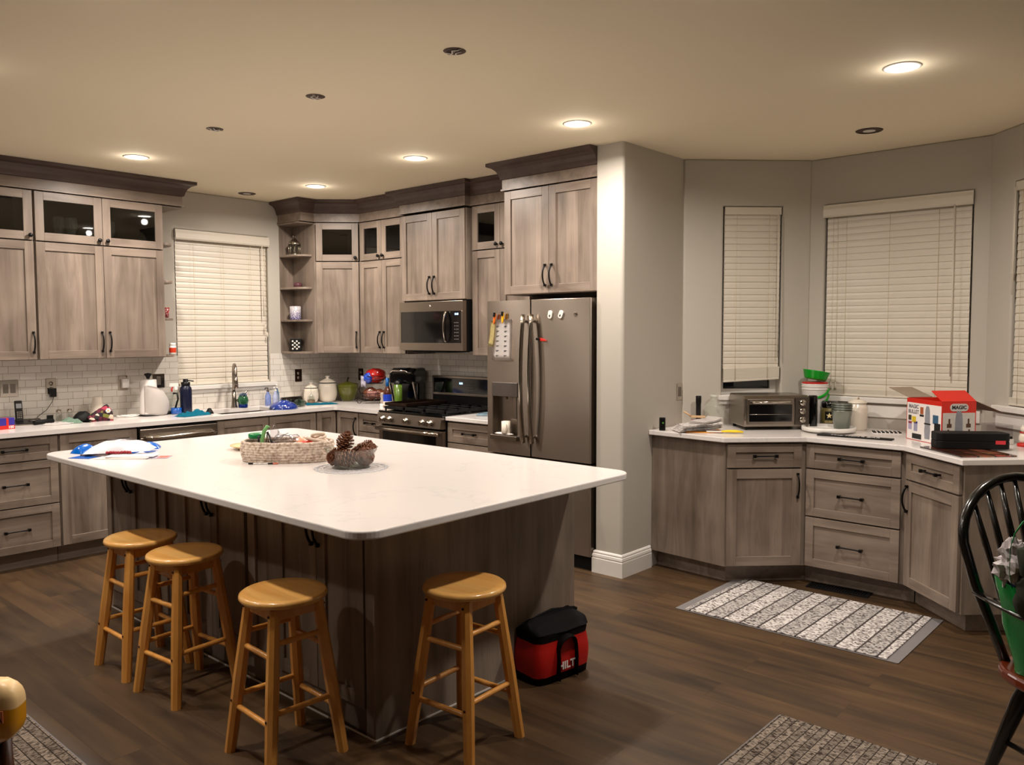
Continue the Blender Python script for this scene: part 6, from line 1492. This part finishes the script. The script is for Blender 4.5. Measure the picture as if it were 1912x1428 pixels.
curlpaper('newspaper_pile', 'pile of newspapers and printed sheets on the left of the bay counter', (-.255, -3.955, Z), .29, .18, .017, .05, radians(-42), M_NEWS, n=6)
curlpaper('letter_pile', 'rumpled white letters on top at the right of the newspaper pile', (-.205, -3.985, Z), .17, .14, .052, .06, radians(-20), M_PAPER, n=4, seedo=4)
bm = bmesh.new()
for i in range(4): tube(bm, [(.0+.0*i, .018*i-.03, .0), (.045+.01*(i % 2), .026*i-.042, .026+.004*i)], [.009, .006], 8, flat=(.5, 1))
vs = prism(bm, rrect(-.09, .01, -.035, .04, .015, 3), -.004, .004); one('work_glove', 'tan glove with spread fingers on top of the paper pile', 'glove', (-.145, -3.855, Z+.082), bm, mat('tan_leather', srgb(206, 170, 130), .6, var=.08), radians(120), part='glove_body')
bm = bmesh.new(); box(bm, -.04, .04, -.03, .03, 0, .04); one('red_tin', 'small red box behind the tan glove', 'box', (.045, -3.80, Z), bm, mat('crimson', srgb(176, 10, 30), .35), R45, part='tin_body', bevel=.003)
bm = bmesh.new(); lathe(bm, [(0, 0), (.017, 0), (.017, .11), (.019, .12), (.019, .16), (.0165, .165), (0, .165)], seg=20, cap=False); one('flashlight', 'black flashlight standing on end at the bay wall', 'flashlight', (.045, -3.80, Z+.0405), bm, M_BLACK, part='flashlight_body')
t = thing('glass_jug', 'empty clear round glass jug left of the toaster oven', 'jug', (.125, -3.875, Z))
bm = bmesh.new(); lathe(bm, [(0, .004), (.056, 0), (.066, .01), (.068, .10), (.062, .135), (.040, .165), (.024, .180), (.022, .198)], seg=36, cap=False); sub(t, 'glass_wall', bm, mat('jug_glass', srgb(216, 218, 204), .05, var=.05, alpha=.22, coat=.5))
bm = bmesh.new(); lathe(bm, [(.022, .192), (.028, .194), (.028, .212), (.022, .214)], seg=28, cap=False); sub(t, 'neck_ring', bm, mat('jug_glass_neck', srgb(210, 212, 200), .06, var=.05, alpha=.6, coat=.5))
t = thing('utility_knife', 'yellow handled knife lying in front of the toaster oven', 'knife', (-.215, -4.150, Z+.0105), radians(120))
bm = bmesh.new(); tube(bm, [(-.095, 0, 0), (-.05, 0, .003), (0, 0, .003), (.04, 0, 0)], [.007, .011, .010, .007], 8, flat=(.8, 1.4)); sub(t, 'yellow_handle', bm, mat('bright_yellow', srgb(246, 210, 30), .35))
bm = bmesh.new(); box(bm, .028, .13, -.009, .009, -.0045, .003); sub(t, 'white_sheath', bm, M_WHITE, bevel=.001)
# toaster oven
t = thing('toaster_oven', 'stainless toaster oven with glass door and three knobs on the bay counter', 'toaster oven', (-.005, -4.155, Z), R45)
TW, TD, TH = .435, .315, .225
bm = bmesh.new()
prof_ = [(0, .022), (-.006, .06), (-.006, .15), (.0, TH-.02), (.02, TH), (TD-.02, TH), (TD, TH-.03), (TD, .022)]
prism_axis(bm, prof_, 0, TW, 'x'); sub(t, 'housing', bm, M_STEEL, bevel=.008, seg=3)
for x in (.03, TW-.03):
    for y in (.03, TD-.04): bm = bmesh.new(); cyl(bm, (x, y, 0), (x, y, .024), .012, seg=12); sub(t, 'foot', bm, M_BLACK)
bm = bmesh.new(); box(bm, .02, .325, -.016, -.002, .035, .205); d = sub(t, 'glass_door', bm, M_STEEL, bevel=.004)
bm = bmesh.new(); box(bm, .032, .313, -.0185, -.015, .058, .168); sub(d, 'door_pane', bm, M_BLACKG)
bm = bmesh.new(); tube(bm, [(.045, -.018, .185), (.055, -.042, .185), (.29, -.042, .185), (.30, -.018, .185)], .009, 12); sub(d, 'handle', bm, M_CHROME)
bm = bmesh.new(); tube(bm, [(.035, -.019, .105), (.31, -.019, .105)], .0016, 5); sub(d, 'rack_line', bm, M_CHROME)
bm = bmesh.new(); box(bm, .335, TW-.006, -.012, -.002, .035, .215); cp = sub(t, 'control_panel', bm, mat('dark_steel', srgb(96, 88, 82), .35, .9, var=.05), bevel=.003)
for z in (.180, .125, .070):
    bm = bmesh.new(); lathe(bm, [(.022, 0), (.021, .012), (.017, .018), (0, .018)], seg=22); box(bm, -.004, .004, -.018, .018, .016, .026)
    xform(bm.verts[:], Matrix.Translation((.382, -.012, z)) @ Matrix.Rotation(radians(90), 4, 'X') @ Matrix.Rotation(.4, 4, 'Z')); sub(cp, 'knob', bm, M_CHROME)
bm = bmesh.new(); vs = prism(bm, rrect(-.025, .025, -.03, .03, .018, 5), 0, .225); one('black_holder', 'tall black rounded holder at the right side of the toaster oven', 'holder', (.345, -4.470, Z), bm, M_BLACKG, R45, part='holder_body', bevel=.010, seg=3)
t = thing('bucket', 'white bucket with bright green handle behind the toaster oven', 'bucket', (.525, -4.41, Z))
bm = bmesh.new(); lathe(bm, [(0, 0), (.072, 0), (.076, .01), (.084, .285), (.086, .29), (.080, .29), (.072, .02), (0, .015)], seg=32, cap=False); 
for z in (.25, .27): lathe(bm, [(.083, z), (.088, z+.003), (.083, z+.006)], seg=32, cap=False)
sub(t, 'white_pail', bm, M_WHITE)
M_GRN = mat('bright_green_plastic', srgb(0, 158, 30), .3, var=.05)
bm = bmesh.new(); tube(bm, [(.088*cos(a), .088*sin(a), .26-.06*abs(sin((a+1.2)*1.0))) for a in [-2.6+i/20*3.3 for i in range(21)]], .007, 8, flat=(1.3, .5)); tube(bm, [(.09*cos(a), .09*sin(a), .225-.075*abs(sin((a+1.2)*1.0))) for a in [-2.2+i/20*3.1 for i in range(21)]], .006, 8, flat=(1.3, .5)); sub(t, 'green_handle', bm, M_GRN)
bm = bmesh.new(); lathe(bm, [(0, .291), (.082, .291), (.084, .300), (0, .300)], seg=28, cap=False); sub(t, 'red_rim', bm, M_RED)
t = thing('green_bowl', 'bright green plastic bowl stacked on the white bucket', 'bowl', (.525, -4.41, Z+.302)); t.rotation_euler = (radians(6), radians(7), 0)
bm = bmesh.new(); lathe(bm, [(0, .003), (.066, .003), (.072, .01), (.086, .058), (.089, .062), (.083, .060), (.068, .014), (0, .010)], seg=36, cap=False); sub(t, 'bowl', bm, M_GRN); t.location.z += .012
t = thing('power_cord', 'black cord running along the wall beside the star jar', 'cord', (.52, -4.49, Z))
bm = bmesh.new(); tube(bm, [(-.10, .02, .004), (-.04, .0, .02), (.02, .02, .10), (.05, .055, .16), (.085, .02, .12), (.10, -.03, .11)], .0035, 6); tube(bm, [(-.11, -.0, .004), (-.03, -.03, .008), (.05, -.07, .05), (.10, -.10, .06)], .0035, 6); sub(t, 'cord', bm, M_BLACK)
t = thing('protein_jar', 'black lidded jar with gold star label behind the metal pails', 'jar', (.475, -4.530, Z))
bm = bmesh.new(); lathe(bm, [(0, 0), (.052, 0), (.056, .01), (.056, .125), (.048, .140), (0, .140)], seg=32, cap=False); j_ = sub(t, 'jar_body', bm, mat('olive_drab_jar', srgb(112, 100, 56), .35, var=.1))
bm = bmesh.new(); lathe(bm, [(.050, .138), (.055, .145), (.054, .172), (.044, .182), (0, .183)], seg=32, cap=False); sub(t, 'lid', bm, M_BLACKG)
bm = bmesh.new(); star = []
for i in range(10): a = pi/2+i*pi/5; r_ = .021 if i % 2 == 0 else .0085; star.append((r_*cos(a), r_*sin(a)))
def wrapj(vs, R_, zc, th0):
    for v in vs: u, w2, dd = v.co.x, v.co.y, v.co.z; th = th0+u/R_; v.co = Vector(((R_+dd)*cos(th), (R_+dd)*sin(th), zc+w2))
ths = math.atan2(-6.583+4.530, -4.993-.475)
bm2 = bmesh.new(); grid(bm2, lambda a, b: Vector(((a-.5)*.056, (b-.5)*.055, .0006)), 12, 4); wrapj(bm2.verts, .056, .088, ths); sub(t, 'black_label', bm2, M_BLACK)
bm2 = bmesh.new(); prism(bm2, star, .0010, .0016); wrapj(bm2.verts, .056, .088, ths); sub(t, 'gold_star', bm2, mat('cream_gold', srgb(226, 206, 150), .4))
tx = text('U.S.ARMY', .0135, bpy.data.materials['cream_gold'], t, 'lettering', bold=.0004)
for v in tx.data.vertices: u, w2, dd = v.co; th = ths+u/.056; v.co = Vector(((.0563+dd)*cos(th), (.0563+dd)*sin(th), .047+w2))
t = thing('cream_crock', 'tall white ceramic crock with lid behind the turntable', 'crock', (.505, -4.700, Z))
bm = bmesh.new(); lathe(bm, [(0, 0), (.056, 0), (.062, .01), (.064, .14), (.060, .158), (.052, .165), (.054, .175), (0, .175)], seg=36, cap=False); sub(t, 'pot', bm, M_CERAM)
bm = bmesh.new(); lathe(bm, [(.058, .176), (.058, .182), (.035, .196), (0, .20)], seg=36, cap=False); tube(bm, [(-.018, 0, .196), (-.012, 0, .212), (.012, 0, .212), (.018, 0, .196)], .006, 8); sub(t, 'lid', bm, M_CERAM)
t = thing('turntable', 'round white turntable tray on the bay counter', 'turntable', (.265, -4.605, Z))
bm = bmesh.new(); lathe(bm, [(0, 0), (.13, 0), (.13, .008), (.160, .010), (.164, .018), (.163, .036), (.158, .037), (.156, .022), (0, .022)], seg=64, cap=False); sub(t, 'tray', bm, M_WHITE)
M_GALV = mat('galvanised_steel', srgb(150, 156, 148), .32, .9, var=.12, scale=10)
for i in range(4):
    t = thing('metal_pail', ['lowest galvanised pail of the nested stack on the turntable', 'second galvanised pail from the bottom of the nested stack', 'third galvanised pail from the bottom of the nested stack', 'top galvanised pail of the nested stack'][i], 'pail', (.325, -4.665, Z+.0225+i*.0145), 0, 'nested metal pails')
    bm = bmesh.new(); r0, r1, h_ = .046, .062, .115; lathe(bm, [(0, .001), (r0, 0), (r1, h_-.004), (r1+.003, h_-.002), (r1+.003, h_+.002), (r1-.002, h_+.002), (r0-.002, .003), (0, .004)], seg=36, cap=False); sub(t, 'pail_body', bm, M_GALV)
    if i == 0: 
        bm = bmesh.new(); tube(bm, [(.050, -.030, .11), (.068, -.034, .06), (.062, -.032, .02)], .0015, 5); sub(t, 'wire_handle', bm, M_NICKEL)
t = thing('bar_sign', 'long narrow black sign with white lettering lying flat on the counter edge', 'sign', (.085, -4.832, Z), radians(-86))
bm = bmesh.new(); box(bm, -.215, .215, -.034, .034, .0005, .008); s_ = sub(t, 'sign_board', bm, M_BLACKM, bevel=.001)
text("THE MEN'S BAR", .040, M_PAPER, s_, 'lettering', (0, 0, .0083), (0, 0, 0), sx=1.05)
t = thing('zebra_trivet', 'black and white zebra-striped trivet on the counter below the centre window', 'trivet', (.435, -4.905, Z), radians(-65))
bm = bmesh.new()
for i in range(7): box(bm, -.08+i*.024, -.062+i*.024, -.045, .045, .004, .010)
sub(t, 'black_stripes', bm, M_BLACKM)
bm = bmesh.new(); box(bm, -.085, .085, -.048, .048, .0005, .005); 
for i in range(6): box(bm, -.062+i*.024, -.056+i*.024, -.045, .045, .004, .011)
sub(t, 'white_base', bm, M_PAPER)
# blender box
Lc = Vector((.254, -5.075)); Mc = Vector((.03, -5.323)); ex = (Mc-Lc).normalized(); ln = (Mc-Lc).length; th = math.atan2(ex.y, ex.x)
t = thing('appliance_box', 'open red and white blender box with flaps up, under the bay windows', 'box', (Lc.x, Lc.y, Z), th)
# local x: along left face toward camera, local +y: away (into the bay)
dp, hh = .205, .245
bm = bmesh.new(); w2 = .003
box(bm, 0, ln, 0, w2, .0005, hh); box(bm, 0, ln, dp-w2, dp, .0005, hh); box(bm, 0, w2, w2, dp-w2, .0005, hh); box(bm, ln-w2, ln, w2, dp-w2, .0005, hh); box(bm, w2, ln-w2, w2, dp-w2, .0005, .004)
M_CARD = mat('grey_cardboard', srgb(150, 134, 116), .7, var=.08); M_REDC = mat('red_carton', srgb(206, 36, 20), .35, var=.08, coat=.2)
cb = sub(t, 'carton', bm, M_REDC)
bm = bmesh.new(); box(bm, .006, ln-.004, -.0009, 0.0, .004, hh-.025); sub(cb, 'white_front', bm, M_PAPER)
bm = bmesh.new(); box(bm, ln, ln+.0009, .006, dp-.006, .004, hh-.062); sub(cb, 'white_side', bm, mat('pale_print', srgb(206, 200, 192), .5, var=.12, scale=60))
text('MAGIC\nBULLET', .031, M_GREYINK, cb, 'lettering', (.070, -.0012, .182), (pi/2, 0, 0), bold=.0012)
bm = bmesh.new()
pr_ = [(-.024, .0), (.024, .0), (.028, .05), (.024, .09), (.024, .125), (.020, .17), (.012, .19), (-.012, .19), (-.020, .17), (-.024, .125), (-.024, .09), (-.028, .05)]
vs = prism_axis(bm, [(a+.205, b*1.0+.02) for a, b in pr_], -.0014, -.0010, 'y'); sub(cb, 'blender_picture', bm, mat('silver_print', srgb(140, 142, 150), .35, var=.3, scale=18))
bm = bmesh.new(); box(bm, .175, .235, -.0018, -.0013, .104, .112); box(bm, .270, .325, -.0018, -.001, .004, .12); sub(cb, 'black_print', bm, M_BLACK)
for i, (x, z, w_, h_, c_) in enumerate(((.02, .115, .03, .03, srgb(60, 50, 40)), (.055, .105, .04, .035, srgb(220, 190, 40)), (.02, .06, .035, .05, srgb(170, 160, 190)), (.02, .095, .035, .012, srgb(200, 30, 30)), (.075, .055, .035, .045, srgb(150, 150, 176)), (.075, .100, .035, .012, srgb(40, 30, 100)), (.255, .115, .05, .05, srgb(50, 90, 120)), (.135, .16, .03, .04, srgb(170, 90, 50)), (.13, .145, .04, .012, srgb(20, 20, 20)), (.06, .01, .09, .03, srgb(26, 26, 26)))):
    bm = bmesh.new(); box(bm, x, x+w_, -.0017, -.0009, z, z+h_); sub(cb, 'printed_picture', bm, mat('carton_print_%d' % i, c_, .45, var=.15, scale=40))
bm = bmesh.new(); vs = prism(bm, rrect(-.055, .055, -.021, .021, .021, 8), 0, .0012); xform(vs, Matrix.Translation((ln, dp/2, hh-.032)) @ Matrix.Rotation(pi/2, 4, 'Z') @ Matrix.Rotation(pi/2, 4, 'X')); sub(cb, 'oval_badge', bm, mat('badge_grey', srgb(200, 196, 192), .4))
text('MAGIC', .028, M_INK, cb, 'lettering', (ln+.0016, dp/2, hh-.032), (pi/2, 0, pi/2), bold=.001)
bm = bmesh.new()
vs = prism_axis(bm, [(a*.95, b+.0) for a, b in pr_], 0, .0005, 'y'); xform(vs, Matrix.Translation((ln+.0012, dp/2, .004)) @ Matrix.Rotation(pi/2, 4, 'Z')); sub(cb, 'blender_picture', bm, bpy.data.materials['silver_print'])
for i, (y, z) in enumerate(((.045, .10), (.16, .10), (.04, .04), (.165, .04))):
    bm = bmesh.new(); box(bm, ln+.0008, ln+.0014, y-.014, y+.014, z, z+.022); box(bm, ln+.0008, ln+.0014, y-.005, y+.005, z+.022, z+.05); sub(cb, 'printed_picture', bm, mat('carton_print_dark_%d' % i, srgb(90, 60, 46), .45, var=.4, scale=60))
# flaps
def flap(name, x0, x1, y0, y1, axis, hinge, ang_, m, t_=.003):
    bm = bmesh.new(); vs = box(bm, x0, x1, y0, y1, 0, t_); M_ = Matrix.Translation(hinge) @ Matrix.Rotation(ang_, 4, axis); xform(vs, M_); return sub(cb, name, bm, m)
flap('red_flap', -.115, 0, 0, dp, 'Y', (ln-.001, 0, hh), radians(28), M_REDC)
flap('side_flap', -.22, 0, 0, .15, 'Y', (.002, .01, hh), radians(12), M_CARD)
flap('back_flap', 0, ln, 0, .17, 'X', (0, dp-.001, hh), radians(-22), mat('brown_card_inside', srgb(110, 84, 62), .7, var=.1))
flap('front_flap', .02, ln-.03, 0, .09, 'X', (0, .002, hh-.004), radians(-8), M_REDC)
t = thing('cutting_board', 'glass cutting board printed in brown checks at the right end of the bay counter', 'cutting board', (-.117, -5.249, Z), math.atan2(-.28, -.275))
def check():
    m, nt, b = newmat('brown_check_print'); L = nt.links.new; N = nt.nodes.new
    tc = N('ShaderNodeTexCoord'); ck = N('ShaderNodeTexBrick'); ck.inputs['Scale'].default_value = 1; ck.inputs['Brick Width'].default_value = .11; ck.inputs['Row Height'].default_value = .09; ck.inputs['Mortar Size'].default_value = .006
    ck.inputs['Color1'].default_value = srgb(60, 26, 16); ck.inputs['Color2'].default_value = srgb(176, 110, 80); ck.inputs['Mortar'].default_value = srgb(30, 18, 14); ck.offset = 0
    L(tc.outputs['Object'], ck.inputs['Vector']); nz = N('ShaderNodeTexNoise'); nz.inputs['Scale'].default_value = 26; L(tc.outputs['Object'], nz.inputs['Vector'])
    mx = N('ShaderNodeMix'); mx.data_type = 'RGBA'; mx.blend_type = 'OVERLAY'; mx.inputs['Factor'].default_value = .9; L(ck.outputs['Color'], mx.inputs['A']); L(nz.outputs['Color'], mx.inputs['B']); L(mx.outputs['Result'], b.inputs['Base Color'])
    b.inputs['Roughness'].default_value = .08; b.inputs['Coat Weight'].default_value = .6; return m
bm = bmesh.new(); prism(bm, rrect(0, .385, 0, .30, .012, 4), .0005, .007); sub(t, 'board', bm, [check()])
t = thing('tool_case', 'black rounded hard case with small red label in front of the red box', 'case', (-.018, -5.478, Z+.0075), math.atan2(-.83, .557))
bm = bmesh.new(); prism(bm, rrect(-.185, .185, -.06, .065, .03, 5), 0, .0415); sub(t, 'lower_shell', bm, M_BLACKM, bevel=.004, seg=3)
bm = bmesh.new(); prism(bm, rrect(-.185, .185, -.06, .065, .03, 5), .042, .085); sub(t, 'upper_shell', bm, M_BLACKM, bevel=.004, seg=3)
bm = bmesh.new(); box(bm, .105, .155, -.0625, -.0600, .028, .048); sub(t, 'red_label', bm, mat('label_red', srgb(206, 50, 60), .4, var=.15, scale=80))
t = thing('cat_figurine', 'white beckoning cat figurine on a red base at the right edge', 'figurine', (.290, -5.675, Z), radians(-140))
bm = bmesh.new(); lathe(bm, [(0, 0), (.030, 0), (.032, .005), (.030, .018), (0, .018)], seg=20, cap=False); sub(t, 'red_base', bm, M_RED)
bm = bmesh.new(); blob(bm, (0, 0, .048), (.026, .024, .034), 18, 12); blob(bm, (0, .004, .096), (.023, .021, .020), 18, 12)
for s in (-1, 1): tube(bm, [(s*.014, .004, .108), (s*.017, .004, .122)], [.008, .001], 8)
tube(bm, [(.02, .01, .06), (.032, .014, .085), (.028, .018, .108)], [.008, .007, .008], 10); sub(t, 'cat_body', bm, M_CERAM)
bm = bmesh.new(); blob(bm, (-.008, .024, .10), (.003, .002, .003), 8, 6); blob(bm, (.008, .024, .10), (.003, .002, .003), 8, 6); sub(t, 'eyes', bm, M_BLACK)
bm = bmesh.new(); tube(bm, [(.021*cos(a), .019*sin(a)+.002, .078) for a in [i/16*2*pi for i in range(16)]], .003, 6, closed=True); sub(t, 'collar', bm, M_RED)
t = thing('clear_container', 'clear plastic container with black tray behind the black case', 'container', (.36, -5.53, Z), radians(-130))
bm = bmesh.new(); box(bm, -.075, .075, -.05, .05, .0005, .03); sub(t, 'white_bottom', bm, M_WHITE, bevel=.003)
bm = bmesh.new(); box(bm, -.07, .07, -.045, .045, .03, .045); sub(t, 'black_tray', bm, M_BLACKG, bevel=.003)
bm = bmesh.new(); box(bm, -.07, .07, -.045, .045, .046, .11); sub(t, 'clear_cover', bm, M_WRAP)
